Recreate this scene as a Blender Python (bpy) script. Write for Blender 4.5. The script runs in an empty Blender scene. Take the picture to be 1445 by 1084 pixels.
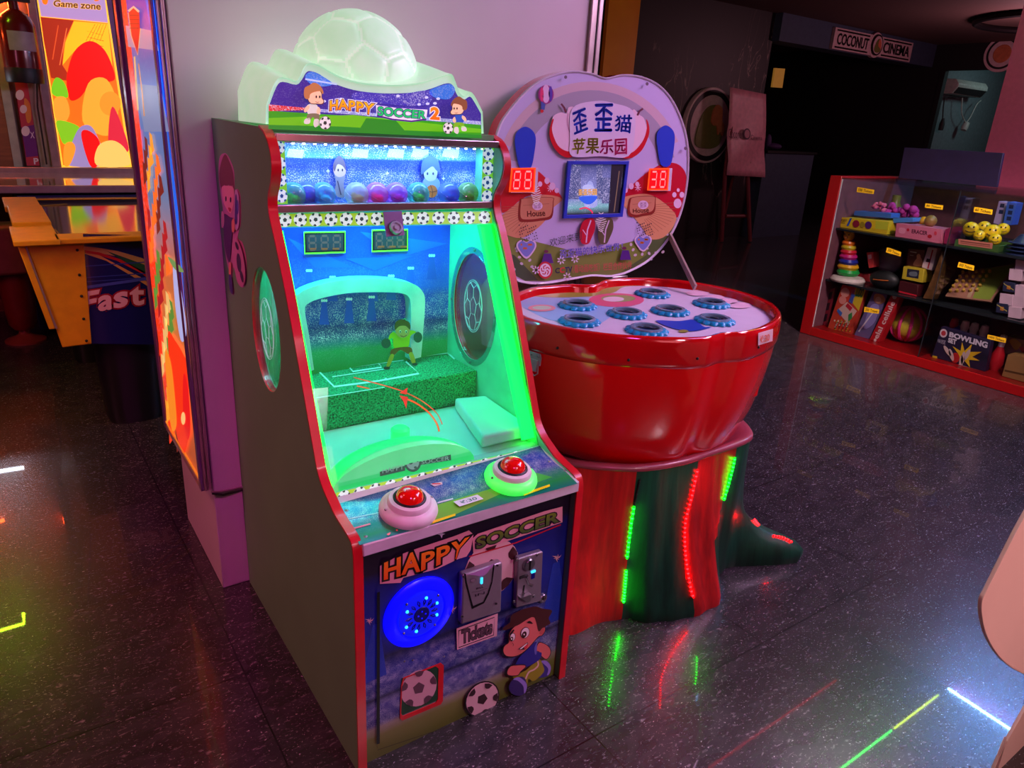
import bpy, bmesh, math, random
from math import sin, cos, pi, sqrt, atan2, radians as R
from mathutils import Vector, Matrix
from mathutils.geometry import tessellate_polygon
from mathutils.bvhtree import BVHTree
random.seed(7)
S = bpy.context.scene
COL = S.collection
V = Vector

# ------------------------------------------------------------------ camera
F, PITCH, ROLL, YAW = 1021.1, 0.34890, 0.05760, 0.6260
CPOS = V((-0.4868, -1.1824, 1.4229))
fwd = V((sin(YAW) * cos(PITCH), cos(YAW) * cos(PITCH), -sin(PITCH)))
_r = V((cos(YAW), -sin(YAW), 0)); _u = _r.cross(fwd)
rt = cos(ROLL) * _r + sin(ROLL) * _u; up = -sin(ROLL) * _r + cos(ROLL) * _u
cam = bpy.data.cameras.new('camera'); co = bpy.data.objects.new('camera', cam); COL.objects.link(co)
cam.sensor_fit = 'HORIZONTAL'; cam.sensor_width = 36; cam.lens = F / 1445 * 36; cam.clip_start = .05; cam.clip_end = 60
co.matrix_world = Matrix(((rt.x, up.x, -fwd.x, CPOS.x), (rt.y, up.y, -fwd.y, CPOS.y), (rt.z, up.z, -fwd.z, CPOS.z), (0, 0, 0, 1)))
S.camera = co
S.view_settings.view_transform = 'Standard'; S.view_settings.look = 'None'
S.view_settings.exposure = 0.0; S.view_settings.gamma = 1.0; S.view_settings.use_curve_mapping = False
if hasattr(S, 'cycles'):
    S.cycles.max_bounces = 8; S.cycles.transparent_max_bounces = 16; S.cycles.sample_clamp_indirect = 12.0
    S.cycles.caustics_reflective = False; S.cycles.caustics_refractive = False

def ray(x, y): return fwd + rt * ((x - 722.5) / F) - up * ((y - 542) / F)
def hit(x, y, o, n):
    d = ray(x, y); return CPOS + d * ((V(o) - CPOS).dot(n) / d.dot(n))
def pX(x, y, X): return hit(x, y, (X, 0, 0), V((1, 0, 0)))
def pY(x, y, Y): return hit(x, y, (0, Y, 0), V((0, 1, 0)))
def pZ(x, y, Z): return hit(x, y, (0, 0, Z), V((0, 0, 1)))
def mirror(x, y, H):                       # where a floor reflection seen at (x, y) comes from, at height H
    P = pZ(x, y, 0); d = ray(x, y); d.z = -d.z; return P + d * (H / d.z)

# ------------------------------------------------------------------ light
W = bpy.data.worlds.new('dim_hall'); S.world = W; W.use_nodes = True
W.node_tree.nodes['Background'].inputs[0].default_value = (.62, .34, .60, 1)
W.node_tree.nodes['Background'].inputs[1].default_value = .026
def area(name, loc, target, size, col, power, sy=None):
    l = bpy.data.lights.new(name, 'AREA'); l.energy = power; l.color = col; l.size = size
    if sy: l.shape = 'RECTANGLE'; l.size_y = sy
    o = bpy.data.objects.new(name, l); COL.objects.link(o); o.location = loc
    o.rotation_euler = (V(target) - V(loc)).to_track_quat('-Z', 'Y').to_euler()
    return o
CEIL = 2.96
ml_ = area('magenta_wall_wash', (-.35, -2.2, 2.6), (-.06, .85, .45), .3, (1, .09, .60), 2.4); ml_.data.spread = R(46)
area('rose_wash_light', (-3.0, 1.0, 2.3), (0, .5, .6), 1.2, (1, .22, .40), 31)
area('pink_ceiling_light', (2.9, -.5, 2.94), (.9, .2, .4), 2.2, (.94, .49, .86), 118, .7)
area('violet_ceiling_light', (2.1, -.45, 2.93), (1.6, .6, .4), 1.0, (.50, .36, 1), 28)
area('red_ceiling_light', (3.2, -1.6, 2.94), (4.9, 1.2, .8), 1.6, (1, .52, .60), 62)
am_ = area('amber_aisle_light', (-1.4, 1.6, 2.4), (-.25, 2.5, .5), .4, (1, .64, .08), 1.25); am_.data.spread = R(52)
area('red_bowl_fill', (.55, -2.0, 1.5), (1.1, .2, .7), .6, (1, .24, .28), 4.5)  # added red fill that brightens the bowl; no screen stands there
area('service_room_light', (14.2, 4.2, 2.8), (14.0, 5.6, 1.2), .4, (.62, .95, 1), 5)
sl = area('salmon_spot_light', (.9, -2.3, 2.2), (1.05, -.8, .32), .3, (.95, .82, .92), 4.2); sl.data.spread = R(66)
def glow(name, loc, col, power, r):
    l = bpy.data.lights.new(name, 'POINT'); l.energy = power; l.color = col; l.shadow_soft_size = r
    o = bpy.data.objects.new(name, l); COL.objects.link(o); o.location = loc; return o
glow('entrance_fill', (10.0, 3.0, 2.35), (1, .46, .56), 44, .25)  # added point fill for the signs and ceiling at the entrance
ws = area('upper_wall_fill', (.2, -1.0, 2.92), (.25, .86, 1.85), .3, (.55, 1, .60), 1.0); ws.data.spread = R(50)  # added greenish fill for the wall above the football game
cs = area('counter_fill', (2.9, -.5, 2.9), (4.6, 1.25, .45), .4, (1, .66, .66), 16); cs.data.spread = R(48)  # added narrow fill that brightens the goods in the counter
ra = area('aisle_floor_fill', (-1.5, .5, 2.9), (-1.0, .9, 0), .5, (1, .2, .15), 7); ra.data.spread = R(80)  # added red fill that warms the floor on the left

# ------------------------------------------------------------------ colour and materials
def lin(c):
    r = []
    for v in c[:3]:
        v = v / 255; r.append(v / 12.92 if v <= .04045 else ((v + .055) / 1.055) ** 2.4)
    return r
MATS = {}
def nd(t, typ, **kw):
    n = t.nodes.new(typ)
    for k, v in kw.items():
        if k in n.inputs: n.inputs[k].default_value = v
        else: setattr(n, k, v)
    return n
def M(key, c=(200, 200, 200), rough=.5, metal=0, emit=0, ec=None, coat=0, spec=.5, var=.12, vs=18, bump=0, bs=60, stretch=None, alpha=1):
    if key in MATS: return MATS[key]
    m = bpy.data.materials.new(key); m.use_nodes = True; t = m.node_tree; b = t.nodes['Principled BSDF']
    tc = nd(t, 'ShaderNodeTexCoord'); src = tc.outputs['Object']
    if stretch:
        mp = nd(t, 'ShaderNodeMapping'); mp.inputs['Scale'].default_value = stretch; t.links.new(src, mp.inputs[0]); src = mp.outputs[0]
    nz = nd(t, 'ShaderNodeTexNoise'); nz.inputs['Scale'].default_value = vs; nz.inputs['Detail'].default_value = 3
    t.links.new(src, nz.inputs['Vector'])
    rp = nd(t, 'ShaderNodeValToRGB'); l = lin(c)
    rp.color_ramp.elements[0].position = .3; rp.color_ramp.elements[1].position = .7
    rp.color_ramp.elements[0].color = [max(0, v * (1 - var)) for v in l] + [1]
    rp.color_ramp.elements[1].color = [min(1, v * (1 + var)) for v in l] + [1]
    t.links.new(nz.outputs['Fac'], rp.inputs[0]); t.links.new(rp.outputs[0], b.inputs['Base Color'])
    b.inputs['Roughness'].default_value = rough; b.inputs['Metallic'].default_value = metal
    b.inputs['Coat Weight'].default_value = coat; b.inputs['Coat Roughness'].default_value = .06
    b.inputs['Specular IOR Level'].default_value = spec
    if emit:
        b.inputs['Emission Color'].default_value = lin(ec or c) + [1]; b.inputs['Emission Strength'].default_value = emit
    if bump:
        n2 = nd(t, 'ShaderNodeTexNoise'); n2.inputs['Scale'].default_value = bs; t.links.new(src, n2.inputs['Vector'])
        bp = nd(t, 'ShaderNodeBump'); bp.inputs['Strength'].default_value = bump; bp.inputs['Distance'].default_value = .01
        t.links.new(n2.outputs['Fac'], bp.inputs['Height']); t.links.new(bp.outputs[0], b.inputs['Normal'])
    MATS[key] = m; return m
def GL(key, tint=(1, 1, 1), refl=.08, rough=.02, haze=0):
    """clear sheet: transparent with a fresnel reflection"""
    if key in MATS: return MATS[key]
    m = bpy.data.materials.new(key); m.use_nodes = True; t = m.node_tree; t.nodes.clear()
    o = nd(t, 'ShaderNodeOutputMaterial'); tr = nd(t, 'ShaderNodeBsdfTransparent'); gl = nd(t, 'ShaderNodeBsdfGlossy')
    tr.inputs[0].default_value = (*tint, 1); gl.inputs['Roughness'].default_value = rough
    lw = nd(t, 'ShaderNodeLayerWeight'); lw.inputs[0].default_value = .25
    mu = nd(t, 'ShaderNodeMath', operation='MULTIPLY_ADD'); mu.inputs[1].default_value = .5; mu.inputs[2].default_value = refl
    t.links.new(lw.outputs['Fresnel'], mu.inputs[0])
    mx = nd(t, 'ShaderNodeMixShader'); t.links.new(mu.outputs[0], mx.inputs[0]); t.links.new(tr.outputs[0], mx.inputs[1]); t.links.new(gl.outputs[0], mx.inputs[2])
    out = mx
    if haze:
        df = nd(t, 'ShaderNodeBsdfDiffuse'); df.inputs[0].default_value = (*tint, 1)
        m2 = nd(t, 'ShaderNodeMixShader'); m2.inputs[0].default_value = haze
        t.links.new(mx.outputs[0], m2.inputs[1]); t.links.new(df.outputs[0], m2.inputs[2]); out = m2
    t.links.new(out.outputs[0], o.inputs[0]); MATS[key] = m; return m
def PR(key='print', emit=0, rough=.35, coat=0, dot=900):
    """printed artwork: ink colour from the colour attribute; alpha = how much white speckle (crowds, stars) is printed in"""
    if key in MATS: return MATS[key]
    m = bpy.data.materials.new(key); m.use_nodes = True; t = m.node_tree; b = t.nodes['Principled BSDF']
    at = nd(t, 'ShaderNodeAttribute', attribute_name='Col'); tc = nd(t, 'ShaderNodeTexCoord')
    nz = nd(t, 'ShaderNodeTexNoise'); nz.inputs['Scale'].default_value = dot; nz.inputs['Detail'].default_value = 1
    t.links.new(tc.outputs['Object'], nz.inputs['Vector'])
    n2 = nd(t, 'ShaderNodeTexNoise'); n2.inputs['Scale'].default_value = dot * .06; t.links.new(tc.outputs['Object'], n2.inputs['Vector'])
    ad = nd(t, 'ShaderNodeMath', operation='MULTIPLY_ADD'); ad.inputs[1].default_value = .35
    t.links.new(n2.outputs['Fac'], ad.inputs[0]); t.links.new(nz.outputs['Fac'], ad.inputs[2])
    mr = nd(t, 'ShaderNodeMapRange'); mr.inputs[1].default_value = .70; mr.inputs[2].default_value = .85
    t.links.new(ad.outputs[0], mr.inputs[0])
    mu = nd(t, 'ShaderNodeMath', operation='MULTIPLY'); t.links.new(mr.outputs[0], mu.inputs[0]); t.links.new(at.outputs['Alpha'], mu.inputs[1])
    mx = nd(t, 'ShaderNodeMixRGB'); mx.inputs[2].default_value = (.75, .80, .95, 1)
    t.links.new(mu.outputs[0], mx.inputs[0]); t.links.new(at.outputs['Color'], mx.inputs[1])
    t.links.new(mx.outputs[0], b.inputs['Base Color']); b.inputs['Roughness'].default_value = rough; b.inputs['Coat Weight'].default_value = coat
    if emit: t.links.new(mx.outputs[0], b.inputs['Emission Color']); b.inputs['Emission Strength'].default_value = emit
    MATS[key] = m; return m

# ------------------------------------------------------------------ object helpers
def tag(o, label=None, cat=None, group=None, kind=None):
    if label: o['label'] = label
    if cat: o['category'] = cat
    if group: o['group'] = group
    if kind: o['kind'] = kind
    return o
def adopt(o, parent):
    o.parent = parent
    b = V((0, 0, 0)); q = parent
    while q: b += q.location; q = q.parent
    o.location = o.location - b
def thing(name, label, cat, loc=(0, 0, 0), group=None):
    o = bpy.data.objects.new(name, None); COL.objects.link(o); o.location = loc; o.empty_display_size = .1
    return tag(o, label, cat, group)
def dup(root, loc, label=None, group=None):
    r = root.copy(); COL.objects.link(r); r.location = loc
    if label: r['label'] = label
    if group: r['group'] = group
    for ch in list(root.children):
        c = ch.copy(); COL.objects.link(c); c.parent = r
        for g in ch.children:
            d = g.copy(); COL.objects.link(d); d.parent = c
    return r
def sm(pts, n=6, closed=True):
    """smooth curve through points"""
    out = []; N = len(pts)
    for i in range(N if closed else N - 1):
        if closed: a, b, c, d = (pts[(i + k - 1) % N] for k in range(4))
        else: a, b, c, d = (pts[min(max(i + k - 1, 0), N - 1)] for k in range(4))
        for k in range(n):
            t = k / n
            out.append(tuple(.5 * (2 * b[j] + (c[j] - a[j]) * t + (2 * a[j] - 5 * b[j] + 4 * c[j] - d[j]) * t * t + (3 * b[j] - a[j] - 3 * c[j] + d[j]) * t ** 3) for j in range(len(b))))
    if not closed: out.append(tuple(pts[-1]))
    return out
_glyph = {}
def glyphs(s, bold):
    k = (s, bold)
    if k not in _glyph:
        c = bpy.data.curves.new('lettering', 'FONT'); c.body = s; c.offset = bold; c.resolution_u = 3
        o = bpy.data.objects.new('lettering', c); COL.objects.link(o); bpy.context.view_layer.update()
        me = bpy.data.meshes.new_from_object(o.evaluated_get(bpy.context.evaluated_depsgraph_get()))
        vs = [tuple(v.co[:2]) for v in me.vertices]; fs = [tuple(p.vertices) for p in me.polygons]
        bpy.data.objects.remove(o); bpy.data.curves.remove(c); bpy.data.meshes.remove(me)
        _glyph[k] = (vs, fs)
    return _glyph[k]
class MB:
    def __init__(s): s.v = []; s.f = []; s.m = []; s.c = {}
    def add(s, vs, fs, m):
        b = len(s.v); s.v += [V(p) for p in vs]
        for f in fs: s.f.append(tuple(b + i for i in f)); s.m.append(m)
        return b
    def box(s, x0, x1, y0, y1, z0, z1, m, mat=None):
        vs = [V((x, y, z)) for z in (z0, z1) for x, y in ((x0, y0), (x1, y0), (x1, y1), (x0, y1))]
        if mat: vs = [mat @ p for p in vs]
        s.add(vs, [(3, 2, 1, 0), (4, 5, 6, 7), (0, 1, 5, 4), (1, 2, 6, 5), (2, 3, 7, 6), (3, 0, 4, 7)], m); return s
    def cbox(s, c, d, m, rz=0, rx=0, ry=0):
        mt = Matrix.Translation(c) @ Matrix.Rotation(rz, 4, 'Z') @ Matrix.Rotation(rx, 4, 'X') @ Matrix.Rotation(ry, 4, 'Y')
        return s.box(-d[0] / 2, d[0] / 2, -d[1] / 2, d[1] / 2, -d[2] / 2, d[2] / 2, m, mt)
    def prism(s, pts, vec, m, holes=(), mside=None, mhole=None, caps=True):
        vec = V(vec); loops = [[V(p) for p in pts]] + [[V(p) for p in h] for h in holes]
        flat = [p for l in loops for p in l]; n = len(flat)
        tri = tessellate_polygon(loops)
        b = len(s.v); s.v += flat + [p + vec for p in flat]
        if caps:
            for t in tri:
                s.f.append(tuple(b + i for i in t)); s.m.append(m)
                s.f.append(tuple(b + n + i for i in reversed(t))); s.m.append(m)
        k = 0
        for li, l in enumerate(loops):
            for i in range(len(l)):
                j = (i + 1) % len(l)
                s.f.append((b + k + i, b + k + j, b + n + k + j, b + n + k + i)); s.m.append((mside or m) if li == 0 else (mhole or mside or m))
            k += len(l)
        return s
    def loft(s, rings, m, close=True, cap0=True, cap1=True, mf=None):
        n = len(rings[0]); b = len(s.v)
        for r in rings: s.v += [V(p) for p in r]
        for i in range(len(rings) - 1):
            for j in range(n if close else n - 1):
                k = (j + 1) % n
                s.f.append((b + i * n + j, b + i * n + k, b + (i + 1) * n + k, b + (i + 1) * n + j)); s.m.append(mf(i, j) if mf else m)
        if cap0: s.f.append(tuple(b + j for j in reversed(range(n)))); s.m.append(mf(0, 0) if mf else m)
        if cap1: s.f.append(tuple(b + (len(rings) - 1) * n + j for j in range(n))); s.m.append(mf(len(rings) - 2, 0) if mf else m)
        return s
    def lathe(s, prof, c, m, axis=(0, 0, 1), n=28, mf=None, sx=1, sy=1):
        q = V(axis).to_track_quat('Z', 'Y'); c = V(c)
        rings = [[c + q @ V((r * cos(2 * pi * j / n) * sx, r * sin(2 * pi * j / n) * sy, z)) for j in range(n)] for r, z in prof]
        return s.loft(rings, m, cap0=False, cap1=False, mf=mf)
    def tube(s, path, r, m, n=8, closed=False):
        P = [V(p) for p in path]; rings = []; N = len(P)
        pu = None
        for i in range(N):
            t = (P[(i + 1) % N] - P[i - 1]) if closed else (P[min(i + 1, N - 1)] - P[max(i - 1, 0)])
            t.normalize()
            if pu is None: pu = t.orthogonal().normalized()
            pu = (pu - t * pu.dot(t)).normalized(); w = t.cross(pu)
            rr = r[i] if isinstance(r, (list, tuple)) else r
            rings.append([P[i] + (pu * cos(2 * pi * j / n) + w * sin(2 * pi * j / n)) * rr for j in range(n)])
        if closed: rings.append(rings[0])
        return s.loft(rings, m, cap0=not closed, cap1=not closed)
    def ball(s, c, r, m, n=16, k=10, sc=(1, 1, 1)):
        c = V(c)
        rings = [[c + V((r * sin(pi * i / k) * cos(2 * pi * j / n) * sc[0], r * sin(pi * i / k) * sin(2 * pi * j / n) * sc[1], -r * cos(pi * i / k) * sc[2])) for j in range(n)] for i in range(1, k)]
        b = len(s.v); s.loft(rings, m, cap0=False, cap1=False)
        s.v += [c + V((0, 0, -r * sc[2])), c + V((0, 0, r * sc[2]))]; e = len(s.v); t = (k - 2) * n
        for j in range(n):
            s.f.append((b + (j + 1) % n, b + j, e - 2)); s.m.append(m); s.f.append((b + t + j, b + t + (j + 1) % n, e - 1)); s.m.append(m)
        return s
    def build(s, name, parent=None, bevel=0, seg=2, smooth=40, kind=None, label=None):
        me = bpy.data.meshes.new(name)
        lo = V([min(p[i] for p in s.v) for i in range(3)]); hi = V([max(p[i] for p in s.v) for i in range(3)]); c = (lo + hi) / 2
        me.from_pydata([p - c for p in s.v], [], s.f)
        keys = []
        for m in s.m:
            if m not in keys: keys.append(m)
        for k in keys: me.materials.append(MATS[k])
        me.polygons.foreach_set('material_index', [keys.index(m) for m in s.m])
        if not s.c:
            bm = bmesh.new(); bm.from_mesh(me); bmesh.ops.recalc_face_normals(bm, faces=bm.faces[:]); bm.to_mesh(me); bm.free()
        if smooth:
            me.polygons.foreach_set('use_smooth', [True] * len(me.polygons)); me.set_sharp_from_angle(angle=R(smooth))
        if s.c:
            ca = me.color_attributes.new('Col', 'FLOAT_COLOR', 'POINT')
            for i, col in s.c.items(): ca.data[i].color = col
        o = bpy.data.objects.new(name, me); COL.objects.link(o); o.location = c
        if parent: adopt(o, parent)
        if bevel:
            b = o.modifiers.new('edge', 'BEVEL'); b.width = bevel; b.segments = seg; b.limit_method = 'ANGLE'; b.angle_limit = R(35)
        me.validate()
        if kind: o['kind'] = kind
        if label: o['label'] = label
        return o
def each(name, parent, fn, items):
    for it in items: m = MB(); fn(m, it); m.build(name, parent)
class Art(MB):
    """flat printed artwork on a real surface: every shape is a thin layer of ink on the one before"""
    def __init__(s, plane, mat='print', step=.0004, tr=None, base=0):
        super().__init__(); s.plane = plane; s.mat = mat; s.step = step; s.k = base; s.tr = tr
        d = [plane(600, 500), plane(610, 500), plane(600, 510)]
        n = (d[1] - d[0]).cross(d[2] - d[0]).normalized(); s.n = n if n.dot(CPOS - d[0]) > 0 else -n
    def at(s, p):
        x, y = p
        if s.tr: x, y = s.tr[0] + x * s.tr[2], s.tr[1] + y * s.tr[2]
        return s.plane(x, y) + s.n * (s.step * s.k)
    def put(s, p2, faces, cols):
        b = len(s.v); s.v += [s.at(p) for p in p2]
        for i in range(len(p2)): s.c[b + i] = cols[i] if isinstance(cols[0], (list, tuple)) else cols
        for f in faces:
            f = tuple(b + i for i in f)
            a, c, d = s.v[f[0]], s.v[f[1]], s.v[f[2]]
            if (c - a).cross(d - a).dot(s.n) < 0: f = tuple(reversed(f))
            s.f.append(f); s.m.append(s.mat)
    def poly(s, pts, c, a=0):
        s.k += 1; pts = [tuple(p) for p in pts]
        tri = tessellate_polygon([[V((p[0], p[1], 0)) for p in pts]])
        s.put(pts, tri, lin(c) + [a]); return s
    def blob(s, pts, c, a=0, n=5): return s.poly(sm(pts, n), c, a)
    def grad(s, rows):
        """rows = [(left_pt, right_pt, colour, speck)]: an ink gradient between rows"""
        s.k += 1; p = []; cs = []; fs = []
        for i, (l, r, c, a) in enumerate(rows):
            p += [l, r]; cs += [lin(c) + [a]] * 2
            if i: fs.append((2 * i - 2, 2 * i - 1, 2 * i + 1, 2 * i))
        s.put(p, fs, cs); return s
    def ell(s, cx, cy, rx, ry=None, c=(0, 0, 0), rot=0, a=0, n=22, sk=0):
        ry = ry or rx
        pts = []
        for i in range(n):
            x = rx * cos(2 * pi * i / n); y = ry * sin(2 * pi * i / n)
            x, y = x * cos(rot) - y * sin(rot), x * sin(rot) + y * cos(rot)
            pts.append((cx + x, cy + y + sk * x))
        return s.poly(pts, c, a)
    def line(s, pts, w, c, closed=False, a=0):
        s.k += 1; pts = [V((p[0], p[1])) for p in pts]; N = len(pts); L = []; Rr = []
        for i in range(N):
            t = (pts[(i + 1) % N] - pts[i - 1]) if closed else (pts[min(i + 1, N - 1)] - pts[max(i - 1, 0)])
            if t.length < 1e-6: t = V((1, 0))
            t.normalize(); q = V((-t.y, t.x)) * w / 2; L.append(pts[i] + q); Rr.append(pts[i] - q)
        fs = [(i, (i + 1) % N, N + (i + 1) % N, N + i) for i in range(N if closed else N - 1)]
        s.put([tuple(p) for p in L + Rr], fs, lin(c) + [a]); return s
    def text(s, body, q, c, bold=.0, c2=None, out=None, ow=.05):
        """lettering fitted into the quad q = tl, tr, br, bl"""
        if any(ord(ch) > 0x2e80 for ch in body):            # dense glyphs: thicken by overprinting, so no stroke closes up
            d = ow * .55 * (V(q[3]) - V(q[0])).length
            if out:
                for i in range(8): s._text(body, [(x + d * 1.7 * cos(i * pi / 4), y + d * 1.7 * sin(i * pi / 4)) for x, y in q], out, 0, 0); s.k -= 1
                s.k += 1
            if bold > .015:
                for i in range(4): s._text(body, [(x + d * .8 * cos(i * pi / 2), y + d * .8 * sin(i * pi / 2)) for x, y in q], c, 0, 0, c2); s.k -= 1
            s._text(body, q, c, 0, 0, c2); return s
        if out: s._text(body, q, out, bold + ow, bold)
        s._text(body, q, c, bold, bold, c2); return s
    def _text(s, body, q, c, bold, ref, c2=None):
        s.k += 1; vs, fs = glyphs(body, bold); rv, _ = glyphs(body, ref)
        x0 = min(p[0] for p in rv); x1 = max(p[0] for p in rv); y0 = min(p[1] for p in rv); y1 = max(p[1] for p in rv)
        tl, tr, br, bl = [V(p) for p in q]; p2 = []; cs = []
        for x, y in vs:
            u = (x - x0) / (x1 - x0); v = (y1 - y) / (y1 - y0)
            p = tl * (1 - u) * (1 - v) + tr * u * (1 - v) + br * u * v + bl * (1 - u) * v; p2.append(tuple(p))
            cc = c if c2 is None else [c[i] + (c2[i] - c[i]) * min(1, max(0, v)) for i in range(3)]
            cs.append(lin(cc) + [0])
        s.put(p2, fs, cs)
    def soccer(s, cx, cy, rx, ry=None, sk=0, white=(235, 235, 235), dark=(25, 22, 30), rot=.3, rim=None):
        ry = ry or rx
        if rim: s.ell(cx, cy, rx * 1.08, ry * 1.08, rim, sk=sk)
        s.ell(cx, cy, rx, ry, white, sk=sk)
        T = lambda x, y: (cx + x * rx, cy + y * ry + sk * x * rx)
        s.poly([T(.34 * cos(rot + 2 * pi * i / 5), .34 * sin(rot + 2 * pi * i / 5)) for i in range(5)], dark)
        for i in range(5):
            a = rot + 2 * pi * i / 5
            s.poly([T(.97 * cos(a - .28), .97 * sin(a - .28)), T(.72 * cos(a - .2), .72 * sin(a - .2)), T(.66 * cos(a), .66 * sin(a)), T(.72 * cos(a + .2), .72 * sin(a + .2)), T(.97 * cos(a + .28), .97 * sin(a + .28)), T(.99 * cos(a), .99 * sin(a))], dark)
        return s
    def seg7(s, q, digits, on, w=.13):
        """seven segment digits inside quad q"""
        tl, tr, br, bl = [V(p) for p in q]; n = len(digits)
        def T(u, v): return tuple(tl * (1 - u) * (1 - v) + tr * u * (1 - v) + br * u * v + bl * (1 - u) * v)
        SG = {'a': (.16, 0, .84, 0), 'g': (.16, .5, .84, .5), 'd': (.16, 1, .84, 1), 'f': (.12, .04, .12, .46), 'b': (.88, .04, .88, .46), 'e': (.12, .54, .12, .96), 'c': (.88, .54, .88, .96)}
        MAP = {'8': 'abcdefg', '0': 'abcdef', '3': 'abcdg', '-': 'g', 'u': 'bcdef', '_': 'd'}
        k0 = s.k
        for i, ch in enumerate(digits):
            for k in MAP[ch]:
                x0, y0, x1, y1 = SG[k]; u0 = (i + .12 + .72 * x0) / n; u1 = (i + .12 + .72 * x1) / n; hw = w * .5 * .72 / n; hv = w * .42
                v0, v1 = .1 + .8 * y0, .1 + .8 * y1
                s.k = k0
                if y0 == y1: s.poly([T(u0, v0), T(u0 + hw, v0 - hv), T(u1 - hw, v0 - hv), T(u1, v0), T(u1 - hw, v0 + hv), T(u0 + hw, v0 + hv)], on)
                else: s.poly([T(u0, v0), T(u0 + hw, v0 + hv), T(u0 + hw, v1 - hv), T(u0, v1), T(u0 - hw, v1 - hv), T(u0 - hw, v0 + hv)], on)
        return s
def film(key):
    m = PR(key, dot=420); t = m.node_tree; b = t.nodes['Principled BSDF']; o = [n for n in t.nodes if n.type == 'OUTPUT_MATERIAL'][0]
    tl = nd(t, 'ShaderNodeBsdfTranslucent'); src = b.inputs['Base Color'].links[0].from_socket; t.links.new(src, tl.inputs[0])
    mx = nd(t, 'ShaderNodeMixShader'); mx.inputs[0].default_value = .35; t.links.new(b.outputs[0], mx.inputs[1]); t.links.new(tl.outputs[0], mx.inputs[2]); t.links.new(mx.outputs[0], o.inputs[0])
film('print_film'); PR('print'); PR('print_gloss', rough=.18, coat=.3); PR('print_far', dot=120)

def planeY(Y): return lambda x, y: pY(x, y, Y)
def planeX(X): return lambda x, y: pX(x, y, X)
def planeZ(Z): return lambda x, y: pZ(x, y, Z)

# shared surfaces
M('steel', (190, 186, 190), .28, 1); M('aluminium', (195, 190, 195), .32, .9); M('black', (14, 13, 16), .5); M('white_plastic', (225, 225, 222), .35)
M('screw', (150, 150, 150), .3, 1); M('dark_gap', (6, 6, 8), .9)
# ------------------------------------------------------------------ the setting
def floor_material():
    m = bpy.data.materials.new('speckled_vinyl_tile'); m.use_nodes = True; t = m.node_tree; b = t.nodes['Principled BSDF']; MATS['floor'] = m
    tc = nd(t, 'ShaderNodeTexCoord'); geo = nd(t, 'ShaderNodeNewGeometry')
    def fleck(scale, lo, hi, sc):
        mp = nd(t, 'ShaderNodeMapping'); mp.inputs['Scale'].default_value = sc; mp.inputs['Rotation'].default_value = (0, 0, .35); t.links.new(geo.outputs['Position'], mp.inputs[0])
        n = nd(t, 'ShaderNodeTexNoise'); n.inputs['Scale'].default_value = scale; n.inputs['Detail'].default_value = 4; n.inputs['Distortion'].default_value = .6
        t.links.new(mp.outputs[0], n.inputs['Vector'])
        r = nd(t, 'ShaderNodeMapRange'); r.inputs[1].default_value = lo; r.inputs[2].default_value = hi; t.links.new(n.outputs['Fac'], r.inputs[0]); return r
    a = fleck(52, .60, .74, (1, 2.4, 1)); c = fleck(150, .65, .73, (1, 1.6, 1)); d = fleck(11, .35, .7, (1, 2.2, 1))
    mx = nd(t, 'ShaderNodeMixRGB'); mx.inputs[1].default_value = (.020, .017, .020, 1); mx.inputs[2].default_value = (.044, .038, .044, 1); t.links.new(d.outputs[0], mx.inputs[0])
    m2 = nd(t, 'ShaderNodeMixRGB'); m2.inputs[2].default_value = (.20, .18, .19, 1); t.links.new(a.outputs[0], m2.inputs[0]); t.links.new(mx.outputs[0], m2.inputs[1])
    m3 = nd(t, 'ShaderNodeMixRGB'); m3.inputs[2].default_value = (.55, .50, .52, 1); t.links.new(c.outputs[0], m3.inputs[0]); t.links.new(m2.outputs[0], m3.inputs[1])
    sx = nd(t, 'ShaderNodeSeparateXYZ'); t.links.new(geo.outputs['Position'], sx.inputs[0])
    def seam(out, off, pitch):
        s = nd(t, 'ShaderNodeMath', operation='ADD'); s.inputs[1].default_value = 66 * pitch - off; t.links.new(out, s.inputs[0])
        q = nd(t, 'ShaderNodeMath', operation='MODULO'); q.inputs[1].default_value = pitch; t.links.new(s.outputs[0], q.inputs[0])
        l = nd(t, 'ShaderNodeMath', operation='LESS_THAN'); l.inputs[1].default_value = .004; t.links.new(q.outputs[0], l.inputs[0]); return l
    s1 = seam(sx.outputs['X'], 1.857, .662); s2 = seam(sx.outputs['Y'], -.205, .655)
    mm = nd(t, 'ShaderNodeMath', operation='MAXIMUM'); t.links.new(s1.outputs[0], mm.inputs[0]); t.links.new(s2.outputs[0], mm.inputs[1])
    m4 = nd(t, 'ShaderNodeMixRGB'); m4.inputs[2].default_value = (.005, .004, .005, 1); t.links.new(mm.outputs[0], m4.inputs[0]); t.links.new(m3.outputs[0], m4.inputs[1])
    t.links.new(m4.outputs[0], b.inputs['Base Color'])
    b.inputs['Roughness'].default_value = .27; b.inputs['Specular IOR Level'].default_value = .6
    b.inputs['Coat Weight'].default_value = .34; b.inputs['Coat Roughness'].default_value = .02
    nb = nd(t, 'ShaderNodeTexNoise'); nb.inputs['Scale'].default_value = 9; t.links.new(geo.outputs['Position'], nb.inputs['Vector'])
    bp = nd(t, 'ShaderNodeBump'); bp.inputs['Strength'].default_value = .035; bp.inputs['Distance'].default_value = .02; t.links.new(nb.outputs['Fac'], bp.inputs['Height'])
    t.links.new(bp.outputs[0], b.inputs['Normal'])
floor_material()
M('white_paint', (196, 186, 188), .6, var=.04, vs=3); M('ceiling_paint', (98, 74, 70), .8, var=.05); M('black_paint', (16, 15, 18), .7)
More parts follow.
